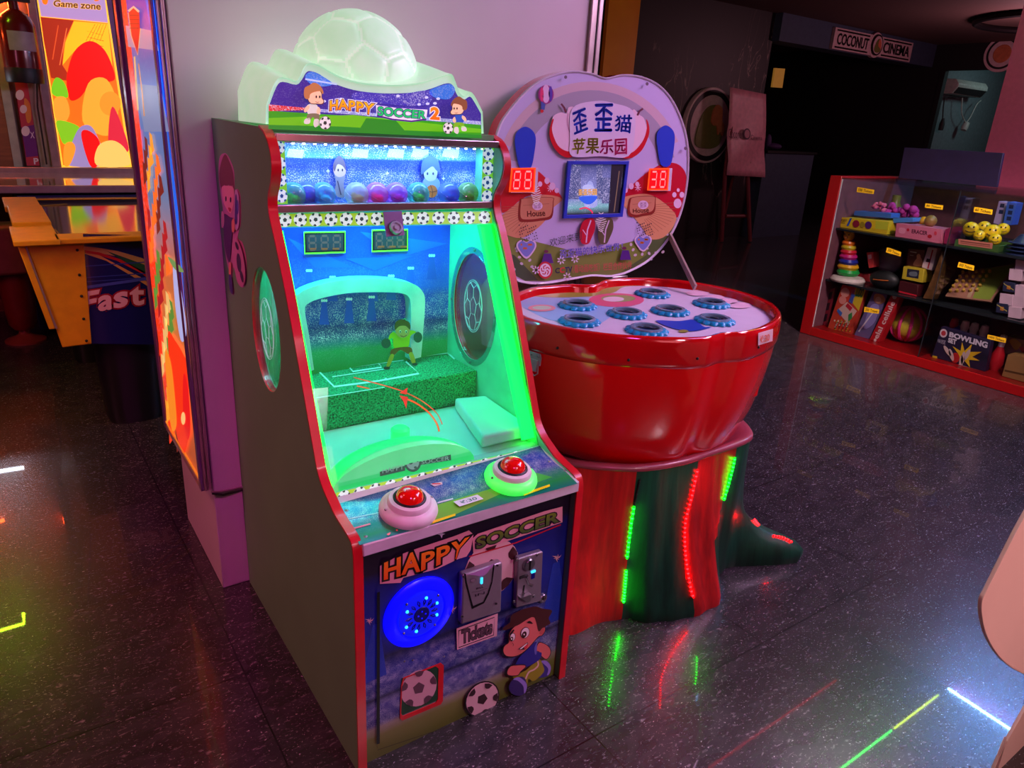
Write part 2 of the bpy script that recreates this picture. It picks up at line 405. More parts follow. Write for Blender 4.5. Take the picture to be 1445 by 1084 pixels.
M('far_paint', (120, 112, 104), .7, var=.1, vs=2); M('pink_paint', (206, 86, 126), .7, var=.05, vs=40, bump=.05, bs=200)
M('blue_grey_paint', (58, 72, 96), .7); M('teal_paint', (120, 132, 136), .7)
def struct(name, mb, **k): return mb.build(name, kind='structure', **k)
fl = MB(); fl.add([(-7, -6, 0), (17, -6, 0), (17, 10, 0), (-7, 10, 0)], [(0, 1, 2, 3)], 'floor'); struct('floor', fl)
struct('ceiling', MB().box(-7, 17, -6, 10, CEIL, CEIL + .1, 'ceiling_paint'))
WB = MB().box(-.08, 1.22, .857, 1.34, 0, CEIL, 'white_paint')
struct('wall_middle', WB, bevel=.004)
# little dents and scuffs on the partition
t1 = MB()
for x0, x1, d in ((1.214, 1.230, .012), (1.232, 1.243, .006), (1.245, 1.262, .012)): t1.box(x0, x1, .857 - d, 1.34, 0, CEIL - .002, 'aluminium')
struct('trim_1', t1, bevel=.002)
struct('wall_far', MB().box(-7, 5.0, 5.47, 5.6, 0, CEIL, 'far_paint'))
struct('wall_left', MB().box(-7.1, -7, -6, 10, 0, CEIL, 'far_paint'))
struct('wall_rear', MB().box(-7, 17, -6.1, -6, 0, CEIL, 'far_paint'))
def marble():
    m = bpy.data.materials.new('black_marble'); m.use_nodes = True; t = m.node_tree; b = t.nodes['Principled BSDF']; MATS['marble'] = m
    g = nd(t, 'ShaderNodeNewGeometry'); mp = nd(t, 'ShaderNodeMapping'); mp.inputs['Rotation'].default_value = (0, R(28), 0); mp.inputs['Scale'].default_value = (2.4, 1, .7)
    t.links.new(g.outputs['Position'], mp.inputs[0])
    n = nd(t, 'ShaderNodeTexNoise'); n.inputs['Scale'].default_value = 1.5; n.inputs['Detail'].default_value = 7; n.inputs['Distortion'].default_value = 1.2; t.links.new(mp.outputs[0], n.inputs['Vector'])
    s = nd(t, 'ShaderNodeMath', operation='SUBTRACT'); s.inputs[1].default_value = .5; t.links.new(n.outputs['Fac'], s.inputs[0])
    ab = nd(t, 'ShaderNodeMath', operation='ABSOLUTE'); t.links.new(s.outputs[0], ab.inputs[0])
    r = nd(t, 'ShaderNodeMapRange'); r.inputs[1].default_value = .0; r.inputs[2].default_value = .012; r.inputs[3].default_value = 1; r.inputs[4].default_value = 0; t.links.new(ab.outputs[0], r.inputs[0])
    n2 = nd(t, 'ShaderNodeTexNoise'); n2.inputs['Scale'].default_value = 1.1; t.links.new(g.outputs['Position'], n2.inputs['Vector'])
    r2 = nd(t, 'ShaderNodeMapRange'); r2.inputs[1].default_value = .48; r2.inputs[2].default_value = .62; t.links.new(n2.outputs['Fac'], r2.inputs[0])
    mu = nd(t, 'ShaderNodeMath', operation='MULTIPLY'); t.links.new(r.outputs[0], mu.inputs[0]); t.links.new(r2.outputs[0], mu.inputs[1])
    mx = nd(t, 'ShaderNodeMixRGB'); mx.inputs[1].default_value = (.012, .01, .012, 1); mx.inputs[2].default_value = (.30, .22, .20, 1); t.links.new(mu.outputs[0], mx.inputs[0])
    t.links.new(mx.outputs[0], b.inputs['Base Color']); b.inputs['Roughness'].default_value = .5
marble()
struct('wall_back', MB().box(5.96, 8.52, 5.72, 5.9, 0, CEIL, 'marble'))
struct('wall_dark', MB().box(5.0, 5.5, 5.74, 5.9, 0, CEIL, 'black_paint'))
M('gold_panel', (255, 150, 30), .3, 0, var=.1, vs=3)
struct('column_gold', MB().box(5.49, 5.97, 5.66, 5.72, 0, CEIL, 'gold_panel'), bevel=.004)
struct('beam_cinema', MB().box(8.5, 12.6, 5.6, 5.9, 2.62, CEIL, 'blue_grey_paint'))
struct('wall_cinema', MB().box(8.5, 12.6, 9.4, 9.5, 0, CEIL, 'black_paint').box(8.42, 8.52, 5.9, 9.5, 0, CEIL, 'black_paint'))
dl = pX(1333, 99, 12.6); DT = dl.z
wr = MB().box(12.6, 12.75, dl.y, 9.5, 0, CEIL, 'black_paint').box(12.6, 12.75, 1.4, dl.y, DT, CEIL, 'black_paint').box(12.6, 12.75, 1.4, 3.6, 0, DT, 'black_paint')
struct('wall_lobby', wr)
struct('door_1', MB().box(12.58, 12.6, dl.y - .03, dl.y + .05, 0, DT, 'black_paint').box(12.58, 12.6, 3.55, dl.y, DT, DT + .06, 'black_paint'))
tw = pY(1378, 213, 5.75).x
struct('wall_service', MB().box(12.75, 17, 5.75, 5.85, 0, CEIL, 'teal_paint'))
struct('wall_right', MB().box(5.62, 12.6, -6, 1.447, 0, CEIL, 'pink_paint'))
struct('wall_end', MB().box(17, 17.1, -6, 10, 0, CEIL, 'black_paint'))
struct('trim_2', MB().box(16.0, 16.9, 5.70, 5.75, 0, 2.3, 'black_paint'))
# ceiling light lines of the hall, seen in the photograph only as reflections in the floor
for nm, a, b, hz, c, st, lb in (('led_strip', (1338, 972), (1500, 1078), 2.93, (104, 178, 255), 700, 'cool white light line on the ceiling above the glass counter'),
                        ('led_strip', (1130, 1128), (1258, 1031), 2.93, (50, 255, 80), 75, 'green light line on the ceiling'),
                        ('led_strip', (1262, 1028), (1324, 981), 2.93, (190, 220, 40), 70, 'short yellow green light line on the ceiling meeting the white one'),
                        ('led_strip', (1000, 1084), (1180, 960), 2.93, (255, 30, 40), 9, 'dim red light line on the ceiling beside the green one')):
    key = 'led_' + str(c); M(key, c, .4, emit=st, ec=c); A, B = mirror(*a, hz), mirror(*b, hz)
    tag(MB().tube([A, B], .008, key, 8).build(nm), lb, 'light', 'light lines on the ceiling')
# left aisle lines above the posters
M('led_lime', (190, 255, 40), .4, emit=90, ec=(190, 255, 40)); M('led_orange', (255, 80, 30), .4, emit=110, ec=(255, 80, 30))
A, B, C_ = mirror(-30, 899, 2.5), mirror(34, 880, 2.5), mirror(33, 866, 2.5)
tag(MB().tube([A, B, C_], .012, 'led_lime', 8).build('led_strip'), 'lime green bent light line high on the far aisle wall', 'light', 'light lines on the ceiling')
for i, (x, y) in enumerate(((1308, 943), (1403, 1003))):
    c = mirror(x, y, 2.94); M('led_spot', (20, 255, 80), .4, emit=60, ec=(20, 255, 80))
    tag(MB().lathe([(0, 0), (.035, 0), (.035, .015), (0, .015)], c, 'led_spot', (0, 0, -1), 16).build('ceiling_spot'), ['small green ceiling spot farther from the glass counter', 'small green ceiling spot nearer to the glass counter'][i], 'light', 'small ceiling spots')
def wall_line(a, b, m, lb):
    P, Q = [(lambda p, d: p + V((d.x, d.y, -d.z)) * ((5.42 - p.y) / d.y))(pZ(*q, 0), ray(*q)) for q in (a, b)]
    tag(MB().tube([P, Q], .016, m, 8).build('led_strip'), lb, 'light', 'light lines on the far aisle wall')
M('led_white', (225, 235, 255), .4, emit=50)
wall_line((-30, 745), (6, 734), 'led_orange', 'orange light line on the far aisle wall left of the extinguisher'); wall_line((-20, 668), (34, 660), 'led_white', 'white light line low on the far aisle wall')
A, B = mirror(88, 729, 2.02), mirror(126, 727, 2.02); A.y = B.y = 5.40
tag(MB().tube([A, B], .03, 'led_orange', 8).build('led_strip'), 'short orange light line above the lit poster', 'light', 'light lines on the ceiling')
# ------------------------------------------------------------------ football ball shapes
_ph = (1 + sqrt(5)) / 2
ICO = [V(v).normalized() for v in [(0, 1, _ph), (0, -1, _ph), (0, 1, -_ph), (0, -1, -_ph), (1, _ph, 0), (-1, _ph, 0), (1, -_ph, 0), (-1, -_ph, 0), (_ph, 0, 1), (-_ph, 0, 1), (_ph, 0, -1), (-_ph, 0, -1)]]
HEX = []
for i in range(12):
    for j in range(i):
        for k in range(j):
            if min(ICO[i].dot(ICO[j]), ICO[j].dot(ICO[k]), ICO[i].dot(ICO[k])) > .4: HEX.append((ICO[i] + ICO[j] + ICO[k]).normalized())
def panel(p):
    g = sorted([(p.dot(v) / 2.327, 5) for v in ICO] + [(p.dot(v) / 2.267, 6) for v in HEX], reverse=True)
    return g[0][0] - g[1][0], g[0][1]

# ------------------------------------------------------------------ soccer redemption game
M('olive_board', (104, 160, 104), .55, var=.05, vs=5); M('red_edge', (205, 18, 34), .35, coat=.3); M('mint_liner', (120, 214, 170), .45)
M('grey_edge', (205, 205, 210), .4); M('marquee', (196, 212, 198), .4, emit=.50, ec=(190, 255, 205)); M('marquee_seam', (205, 222, 208), .4, emit=.54, ec=(215, 255, 220)); M('green_tube', (0, 255, 60), .4, emit=5, ec=(0, 255, 60))
M('white_led', (230, 245, 255), .4, emit=14, ec=(225, 242, 255)); M('turf', (18, 150, 96), .9, var=.95, vs=230); M('goal_white', (228, 232, 236), .45)
M('tray_white', (225, 230, 225), .35, var=.04); M('dome_green_glow', (120, 235, 160), .25, emit=.45, ec=(0, 255, 130), coat=.4); M('button_red', (210, 12, 14), .12, coat=1, emit=.12, ec=(255, 10, 0))  # guard plastic is white; green light on it put into colour and emission
M('green_glow', (120, 255, 140), .35, emit=.75, ec=(0, 255, 60)); M('speaker_blue', (10, 10, 255), .3, emit=1.1, ec=(6, 6, 255)); M('speaker_deep', (4, 4, 70), .4, emit=.12, ec=(2, 2, 160)); M('speaker_mid', (14, 22, 230), .4, emit=.75, ec=(8, 20, 235))
M('cyan_led', (60, 210, 255), .4, emit=2.4, ec=(40, 190, 255)); M('mech_grey', (150, 142, 150), .38, .55); M('display_red', (70, 24, 34), .3); M('led_digit', (255, 40, 30), .4, emit=1.6, ec=(255, 40, 24))
GL('glass_clear', (.97, 1, .99), .015); GL('glass_hazy', (.74, 1, .90), .02, haze=.012); GL('acrylic', (.9, .95, 1), .06, .05)
PR('print_lit', emit=.62, dot=420); PR('print_inside', emit=.24, dot=420); PR('ribbon_added_glow', emit=.65, dot=420)  # added emission on ribbons and backdrops stands in for the cabinet light
SM = thing('soccer_arcade_machine', 'tall grey green football redemption game with red edges and glowing white ball top', 'arcade machine', (.3, .42, 0))
PROF = [(0, 0), (0, .572), (.003, .595), (.014, .611), (.045, .619), (.09, .628), (.12, .641), (.158, .661), (.185, .687), (.204, .727), (.266, .88), (.332, 1.035), (.388, 1.145), (.415, 1.19), (.424, 1.217), (.418, 1.245), (.397, 1.272), (.384, 1.303), (.387, 1.33), (.401, 1.353), (.426, 1.372), (.457, 1.382), (.852, 1.388), (.852, 0)]
edge = sm(PROF[1:22], 4, False); prof = [PROF[0]] + edge + PROF[22:]
HOLE = [(.503 + .106 * cos(2 * pi * i / 48), .921 + .152 * sin(2 * pi * i / 48)) for i in range(48)]
for x0, nm in ((0, 0), (.582, 1)):
    sp = MB().prism([(x0, y, z) for y, z in prof], (.018, 0, 0), 'olive_board', [[(x0, y, z) for y, z in HOLE]], mhole='red_edge').build('side_panel', SM)
    xi = .018 if nm == 0 else .580
    MB().prism([(xi, y + .004, z) for y, z in prof[1:]], (.002, 0, 0), 'mint_liner', [[(xi, .503 + (y - .503) * 1.0, z) for y, z in HOLE]]).build('inner_liner', sp)
    pe = [(0, .0)] + edge; tr_ = MB(); rings = []
    for i in range(len(pe)):
        a = V(pe[max(i - 1, 0)]); b = V(pe[min(i + 1, len(pe) - 1)]); d = (b - a).normalized(); q = V((-d.y, d.x)) * .0035; p = V(pe[i])
        o_, n_ = p + q, p - q * .3
        rings.append([(x0 - .0012, n_.x, n_.y), (x0 - .0012, o_.x, o_.y), (x0 + .0192, o_.x, o_.y), (x0 + .0192, n_.x, n_.y)])
    tr_.loft(rings, 'red_edge').build('edge_trim', sp)
    # oval side window with an etched ball
    xg = .004 if nm == 0 else .5815
    gw = MB().prism([(xg, y, z) for y, z in [(.503 + (a - .503) * .99, .921 + (b - .921) * .99) for a, b in HOLE]], (.003, 0, 0), 'glass_clear').build('side_window', sp)
    M('etch', (225, 240, 245), .5, emit=.12, ec=(200, 240, 255))
    et = MB(); xe = .0035 if nm == 0 else .5805
    for rr in (1, .93): et.tube([(xe, .503 + .048 * rr * cos(2 * pi * i / 32), .925 + .075 * rr * sin(2 * pi * i / 32)) for i in range(32)], .0006, 'etch', 4, True)
    pt = [(.503 + .018 * cos(1.57 + 2 * pi * i / 5), .925 + .028 * sin(1.57 + 2 * pi * i / 5)) for i in range(5)]
    et.tube([(xe, y, z) for y, z in pt], .0006, 'etch', 4, True)
    for i in range(5):
        a = 1.57 + 2 * pi * i / 5; p1 = (.503 + .033 * cos(a), .925 + .052 * sin(a))
        et.tube([(xe, *pt[i]), (xe, *p1)], .0006, 'etch', 4)
        for s in (-1, 1): et.tube([(xe, *p1), (xe, .503 + .045 * cos(a + .38 * s), .925 + .07 * sin(a + .38 * s))], .0006, 'etch', 4)
    et.build('etched_ball', sp)
    if nm: # ring of the far window with its screws
        rg = MB().prism([(.5795, .503 + (y - .503) * 1.14, .921 + (z - .921) * 1.12) for y, z in HOLE], (-.0012, 0, 0), 'acrylic', [[(.5795, y, z) for y, z in HOLE]])
        for a in (0, pi / 2, pi, 1.5 * pi): rg.lathe([(.004, 0), (.004, .002), (.002, .003)], (.578, .503 + .114 * cos(a), .921 + .162 * sin(a)), 'screw', (-1, 0, 0), 10)
        rg.build('window_ring', sp)
SIDE = None
for o in SM.children:
    if o.name == 'side_panel': SIDE = o
# footballer sticker on the left side
c7 = (290, 200, .3416)
a = Art(planeX(-.0002), tr=c7, step=.0003)
out = [(60, 62), (82, 48), (100, 70), (118, 120), (122, 200), (132, 195), (145, 225), (147, 330), (138, 370), (135, 400), (155, 420), (170, 490), (168, 580), (152, 602), (132, 580), (118, 520), (112, 560), (120, 620), (112, 632), (102, 600), (98, 540), (85, 480), (76, 400), (78, 365), (66, 345), (66, 310), (72, 280), (60, 200), (54, 120)]
a.blob(out, (196, 120, 160)); a.blob([(62, 100), (80, 52), (98, 78), (115, 130), (121, 215), (112, 180), (104, 196), (96, 178), (88, 196), (78, 178), (68, 200), (58, 150)], (120, 48, 44))
a.blob([(68, 190), (90, 182), (116, 190), (119, 240), (112, 280), (104, 296), (90, 280), (74, 245)], (238, 150, 165))
for x, y in ((86, 236), (106, 240)): a.ell(x, y, 3.2, 11, (40, 20, 30))
a.blob([(96, 272), (108, 276), (103, 290)], (190, 30, 50))
a.blob([(80, 300), (104, 312), (116, 322), (112, 400), (106, 470), (100, 500), (84, 440), (78, 360)], (70, 30, 84)); a.blob([(70, 290), (80, 300), (80, 345), (70, 352)], (238, 160, 170))
a.blob([(126, 205), (142, 225), (144, 330), (134, 366), (124, 340)], (206, 160, 206)); a.blob([(128, 230), (134, 228), (136, 330), (126, 330)], (60, 40, 130)); a.ell(138, 270, 4, 30, (90, 70, 170))
a.blob([(114, 330), (124, 320), (126, 366), (116, 372)], (236, 140, 110)); a.blob([(104, 500), (112, 506), (110, 550), (103, 548)], (236, 140, 110)); a.blob([(103, 552), (112, 556), (119, 618), (112, 626), (104, 596)], (58, 50, 120))
a.ell(144, 495, 23, 100, (206, 130, 165), rot=-.16); a.ell(146, 500, 9, 40, (60, 34, 60), rot=-.1); a.ell(158, 556, 6, 26, (60, 34, 60), rot=-.2); a.ell(138, 430, 5, 18, (60, 34, 60), rot=-.3)
a.build('footballer_sticker', SIDE, smooth=0)

# carcass: back, top, shelf, kick board
MB().box(.018, .582, .83, .848, .0, 1.375, 'olive_board').build('back_panel', SM)
MB().box(.02, .58, .64, .648, .60, 1.205, 'mint_liner').build('inner_back', SM)
MB().box(.02, .58, .432, .83, 1.372, 1.385, 'olive_board').build('top_panel', SM)

# front panel and its picture
fp = MB().box(.018, .582, .0205, .034, .012, .585, 'black').build('front_panel', SM)
c3 = (480, 640, .4096); FY = .020
a = Art(planeY(FY), 'print', tr=c3)
def row(y, c, sp): # horizontal (in the world) row across the panel, given at the left edge
    t = (y - 345) / (1085 - 345); yr = 125 + t * (762 - 125) 
    return ((62, y), (798 - t * 30, yr), c, sp)
a.grad([row(330, (26, 20, 34), 0), row(430, (30, 22, 44), 0), row(470, (20, 24, 110), .02), row(640, (22, 40, 150), .03), row(720, (16, 24, 120), .1), row(735, (12, 16, 70), .1), row(790, (30, 50, 160), .9), row(860, (24, 34, 120), .8), row(872, (14, 18, 70), .1), row(900, (60, 62, 150), 1), row(960, (50, 52, 120), .9), row(975, (150, 140, 120), .2), row(1005, (120, 124, 60), 0), row(1060, (96, 104, 34), 0), row(1110, (80, 90, 30), 0)])
for (x, y) in ((100, 575), (385, 535), (745, 358)):
    a.k = 1
    for i in range(9):
        an = i * .7; r = 9 + (i * 37 % 11); a.poly([(x, y), (x + r * cos(an), y + r * sin(an)), (x + r * .4 * cos(an + .5), y + r * .4 * sin(an + .5))], (240, 190, 190))
for xs in (120, 740):
    a.k = 1; a.poly([(xs - 8, 380 if xs > 200 else 590), (xs + 14, 370 if xs > 200 else 585), (xs + 40, 560 if xs > 200 else 760), (xs - 50, 600 if xs > 200 else 800)], (30, 60, 180), .05)
a.k = 2
a.poly([(347, 262), (351, 274), (362, 276), (352, 281), (349, 292), (344, 281), (334, 278), (344, 274)], (230, 215, 250))
a.soccer(520, 395, 94, 96, white=(226, 186, 190), dark=(66, 30, 34), rot=-.35, sk=-.3)
a.poly([(134, 384), (205, 345), (245, 330), (395, 280), (440, 262), (456, 276), (446, 330), (432, 352), (405, 360), (330, 395), (215, 425), (205, 442), (134, 446)], (226, 160, 172))
a.poly([(452, 290), (470, 274), (700, 196), (762, 180), (762, 234), (640, 276), (455, 338)], (226, 160, 172))
a.line([(440, 352), (600, 305), (756, 242)], 4, (190, 20, 40))
for ch, q in (('H', ((147, 372), (205, 350), (204, 418), (146, 432))), ('A', ((212, 345), (272, 328), (272, 402), (206, 415))), ('P', ((276, 340), (322, 326), (322, 378), (274, 402))), ('P', ((328, 322), (374, 306), (374, 362), (326, 384))), ('Y', ((378, 304), (442, 282), (404, 356), (384, 362)))):
    a.text(ch, q, (255, 150, 30), .03, (235, 90, 20), (20, 14, 16), .075); a.k -= 2
a.k += 2
a.text('SOCCER', ((464, 286), (752, 192), (748, 232), (464, 326)), (120, 140, 40), .03, (70, 100, 50), (40, 20, 44), .06)
a.poly([(122, 474), (132, 470), (132, 992), (121, 996)], (6, 6, 8)); a.line([(122, 998), (124, 1014), (352, 940), (545, 868)], 2, (50, 48, 20))
a.poly([(395, 597), (537, 545), (534, 622), (397, 670)], (230, 176, 190)); a.line([(402, 604), (525, 558), (522, 619), (402, 662)], 3, (40, 24, 34), True)
a.text('Tickets', ((412, 604), (518, 567), (517, 612), (412, 650)), (96, 70, 84), .03, None, (40, 24, 36), .04)
a.soccer(482, 838, 55, 56, white=(224, 180, 186), dark=(56, 30, 34), sk=-.25, rot=.1, rim=(40, 20, 30))
# running boy
BB = (690, 840, .14765); a.tr = BB; a.k += 1; D = (50, 22, 30)
a.blob([(455, 640), (520, 600), (560, 650), (548, 720), (520, 750), (440, 760), (480, 700)], (56, 40, 130)); a.blob([(470, 606), (520, 600), (562, 655), (550, 720), (525, 735), (535, 670)], (150, 124, 210))
a.blob([(195, 745), (320, 690), (440, 585), (490, 650), (490, 710), (400, 790), (350, 770), (330, 830), (290, 800)], (150, 138, 30)); a.line(sm([(320, 770), (350, 705), (400, 680), (440, 640), (432, 590)], 4, False), 14, (226, 180, 176))
a.blob([(440, 420), (500, 430), (550, 470), (560, 530), (520, 585), (470, 560), (440, 510), (415, 505)], D); a.blob([(444, 426), (500, 436), (545, 475), (553, 528), (518, 577), (475, 552), (445, 505), (420, 498)], (222, 108, 104))
a.blob([(330, 470), (420, 410), (425, 500), (470, 520), (440, 590), (330, 650), (220, 660), (250, 570), (320, 500)], (44, 40, 140)); a.blob([(400, 470), (425, 420), (420, 520), (405, 530)], (110, 100, 190))
a.blob([(135, 690), (165, 640), (215, 628), (300, 625), (320, 650), (270, 700), (240, 735), (150, 735)], D); a.blob([(142, 690), (170, 647), (215, 636), (296, 634), (310, 650), (262, 696), (236, 726), (154, 726)], (222, 108, 104))
a.blob([(155, 850), (180, 780), (240, 745), (300, 750), (328, 830), (310, 890), (260, 922), (190, 905)], (52, 34, 100)); a.blob([(195, 765), (250, 745), (318, 800), (322, 860), (300, 900), (290, 830), (240, 780)], (150, 124, 210))
a.blob([(150, 320), (230, 230), (330, 170), (420, 180), (450, 260), (490, 255), (500, 300), (470, 350), (430, 370), (330, 480), (230, 545), (130, 548), (92, 500), (105, 440), (145, 405)], D)
a.blob([(158, 322), (235, 236), (330, 176), (415, 186), (446, 268), (486, 262), (493, 300), (466, 344), (425, 362), (325, 472), (228, 537), (134, 540), (100, 498), (112, 446), (152, 410)], (226, 112, 108))
a.blob([(95, 270), (160, 220), (170, 160), (230, 120), (300, 90), (400, 70), (470, 90), (560, 110), (530, 180), (545, 230), (500, 260), (450, 300), (430, 300), (410, 220), (385, 170), (330, 190), (250, 240), (190, 265), (110, 295)], (70, 28, 26))
a.blob([(440, 330), (455, 290), (480, 270), (488, 295), (470, 335)], (200, 90, 90))
for cx, cy, rx, ry, rr in ((303, 317, 36, 50, .35), (180, 355, 22, 36, .2)):
    a.ell(cx, cy, rx + 5, ry + 5, D, rr); a.ell(cx, cy, rx, ry, (240, 220, 226), rr); a.ell(cx - 10, cy + 16, rx * .6, ry * .62, (60, 20, 16), rr); a.ell(cx - 12, cy + 14, 6, 9, (250, 240, 240))
a.blob([(315, 215), (340, 198), (370, 225), (340, 222)], (30, 14, 16)); a.blob([(148, 325), (180, 280), (192, 290), (160, 325)], (30, 14, 16))
a.blob([(235, 462), (290, 425), (318, 400), (318, 440), (290, 468)], (40, 10, 14)); a.blob([(285, 440), (318, 418), (316, 442), (292, 462)], (220, 40, 60)); a.blob([(245, 458), (310, 408), (308, 418), (262, 458)], (250, 240, 240)); a.line([(172, 400), (182, 420), (176, 430)], 4, D)
a.tr = c3
a.build('stadium_picture', fp, smooth=0)
# speaker with blue light ring
def onf(x, y): return pY(c3[0] + x * c3[2], c3[1] + y * c3[2], FY)
c = onf(270, 543); sp = MB().lathe([(.0, 0), (.088, 0), (.088, .006), (.082, .011), (.062, .012), (.061, .008), (0, .008)], (c.x, FY - .0008, c.z), 'speaker_blue', (0, -1, 0), 48).build('speaker', SM)
MB().lathe([(0, .008), (.058, .008), (.057, .012), (.05, .0135), (0, .0135)], (c.x, FY - .001, c.z), 'speaker_mid', (0, -1, 0), 40).build('speaker_grille', sp)
h = MB()
for i in range(14):
    an = 2 * pi * i / 14
    p = [(c.x + r * cos(an + t), FY - .0152, c.z + r * sin(an + t)) for r, t in ((.024, 0), (.034, .10), (.04, .02), (.034, -.07), (.026, -.03))]; h.tube(p, .0013, 'speaker_deep', 5)
h.lathe([(0, .0), (.02, 0), (.019, .002), (0, .002)], (c.x, FY - .0145, c.z), 'speaker_deep', (0, -1, 0), 14)
for an in (.7, 2.3, 3.8, 5.4): h.ball((c.x + .055 * cos(an), FY - .0135, c.z + .055 * sin(an)), .0035, 'screw', 8, 6)
for i in range(4): h.ball((c.x + .009 * cos(i * 1.57), FY - .0165, c.z + .009 * sin(i * 1.57)), .002, 'speaker_blue', 8, 6)
h.build('grille_slots', sp)
each('speaker_led', sp, lambda h, an: h.ball((c.x + .042 * cos(an), FY - .0147, c.z + .042 * sin(an)), .0038, 'cyan_led', 8, 6), (1.3, 2.6, 3.6, 4.4, 5.9, .4))
# bill acceptor
def quadpts(pts): return [onf(*p) for p in pts]
def plate(pts, d, m, y0=FY): return MB().prism([(p.x, y0 - .001, p.z) for p in quadpts(pts)], (0, -d, 0), m)
ba = plate([(405, 402), (543, 358), (538, 530), (400, 574)], .022, 'mech_grey').build('bill_acceptor', SM, bevel=.006, seg=3)
a = Art(planeY(FY - .0233), 'print_gloss', tr=(630, 760, .12914))
a.blob([(212, 392), (300, 370), (430, 320), (520, 272), (512, 300), (470, 340), (430, 390), (380, 412), (300, 400)], (176, 130, 190)); a.poly([(190, 378), (210, 386), (222, 480), (250, 590), (290, 735), (400, 690), (450, 590), (490, 470), (510, 290), (522, 280), (520, 330), (500, 480), (462, 605), (410, 705), (278, 770), (240, 620), (205, 480)], (14, 12, 16))
a.text('BILL', ((325, 535), (402, 515), (402, 535), (325, 555)), (40, 30, 40)); a.line([(275, 585), (360, 570), (440, 540)], 3, (30, 24, 30)); a.text('IN', ((310, 608), (412, 575), (412, 600), (310, 632)), (40, 30, 40)); a.ell(285, 450, 34, 20, (90, 76, 90), rot=-.3); a.ell(285, 450, 28, 15, (128, 116, 128), rot=-.3)
for p in ((175, 410), (545, 285), (530, 700), (158, 838)): a.ell(*p, 16, 14, (90, 80, 90)); a.ell(*p, 10, 9, (40, 36, 40))
a.build('acceptor_markings', ba, smooth=0)
p = [pY(630 + x * .12914, 760 + y * .12914, FY - .0235) for x, y in ((385, 430), (383, 490))]
MB().tube(p, .003, 'cyan_led', 8).build('indicator_light', ba)
# coin mechanism
cm = plate([(598, 350), (684, 325), (677, 497), (592, 520)], .018, 'mech_grey').build('coin_mechanism', SM, bevel=.004, seg=3)
def onc(x, y, d=.0195): return pY(630 + x * .12914, 760 + y * .12914, FY - d)
q = onc(890, 275); MB().lathe([(.0165, 0), (.0165, .006), (.014, .009), (0, .009)], q, 'steel', (0, -1, 0), 24).box(q.x - .0017, q.x + .0017, q.y - .0105, q.y - .008, q.z - .013, q.z + .013, 'black').build('coin_slot', cm)
q0, q1 = onc(800, 430), onc(885, 400); MB().tube([q0, q1], .004, 'black', 8).build('coin_entry', cm)
q0, q1, q2 = onc(868, 425), onc(895, 490), onc(940, 515); MB().tube([q0, q1, q2], .003, 'steel', 8).build('return_lever', cm)
q0, q1, q2 = onc(850, 510), onc(840, 590), onc(885, 665)
MB().tube([q0, q1, q2], .0022, 'black', 6).build('coin_track', cm)
MB().prism([onc(780, 625), onc(900, 585), onc(885, 660), onc(870, 675)], (0, -.012, 0), 'steel').build('coin_return', cm)
q = onc(950, 362, .0205); MB().cbox(q, (.012, .003, .005), 'cyan_led').build('indicator_light', cm)
q = onc(945, 410, .0195); MB().cbox(q, (.010, .003, .014), 'speaker_deep').build('indicator_window', cm)
each('screw', cm, lambda h, p: h.ball(onc(*p), .0045, 'screw', 8, 6, (1, .4, 1)), ((770, 235), (995, 180), (740, 690), (955, 630)))
q = onf(694, 495); MB().lathe([(.013, 0), (.013, .006), (.011, .009), (.007, .009), (.006, .006), (0, .006)], q, 'steel', (0, -1, 0), 24).box(q.x - .001, q.x + .001, q.y - .008, q.y - .005, q.z - .005, q.z + .005, 'black').build('key_lock', SM)
# ticket hatch with red rim and a ball picture inside
Q = [onf(208, 800), onf(215, 772), onf(345, 720), onf(355, 728), onf(352, 850), onf(345, 862), onf(212, 918), onf(204, 910)]
Qi = [p.copy() for p in Q]; cq = sum(Q, V()) / 8
th = MB().prism([(p.x, FY - .001, p.z) for p in Q], (0, -.002, 0), 'red_edge', [[(p.x + (-.014 if i in (2, 3, 4, 5) else .003), FY - .001, p.z + (.012 if i in (5, 6, 7, 4) else -.003)) for i, p in enumerate(Q)]]).build('ticket_hatch', SM)
a = Art(planeY(FY - .0012), 'print', tr=c3)
a.poly([(210, 775), (348, 722), (346, 846), (208, 904)], (20, 66, 36)); a.soccer(270, 808, 62, 62, white=(216, 170, 178), dark=(96, 60, 76), sk=-.22, rot=-.3)
a.build('hatch_picture', th, smooth=0)
# two screws along the door
each('door_screw', SM, lambda h, p: h.ball(onf(*p), .003, 'screw', 8, 6, (1, .5, 1)), ((336, 682), (250, 712), (222, 716), (358, 700)))

# control deck
DO, DN = V((0, -.008, .606)), V((0, -.177, 1)).normalized()
deck = lambda x, y: hit(x, y, DO, DN)
dk = MB().prism([(.018, -.008, .579), (.018, -.008, .606), (.018, .15, .634), (.018, .19, .634), (.018, .19, .579)], (.564, 0, 0), 'grey_edge').build('control_deck', SM, bevel=.002)
a = Art(deck, 'print_gloss', tr=(440, 640, .1476), base=1)
a.grad([((196, 500), (2180, -70), (20, 40, 110), .3), ((240, 570), (2230, 0), (30, 70, 170), .5), ((330, 660), (2330, 100), (40, 60, 150), .8), ((385, 735), (2400, 150), (30, 130, 110), .2), ((430, 815), (2470, 220), (30, 150, 70), 0), ((455, 880), (2540, 290), (20, 120, 110), 0)])
a.poly([(1180, 500), (1750, 330), (1850, 370), (1300, 620), (1130, 690)], (120, 190, 60)); a.k -= 1; a.poly([(1850, 300), (2150, 190), (2300, 230), (1900, 370)], (70, 190, 70))
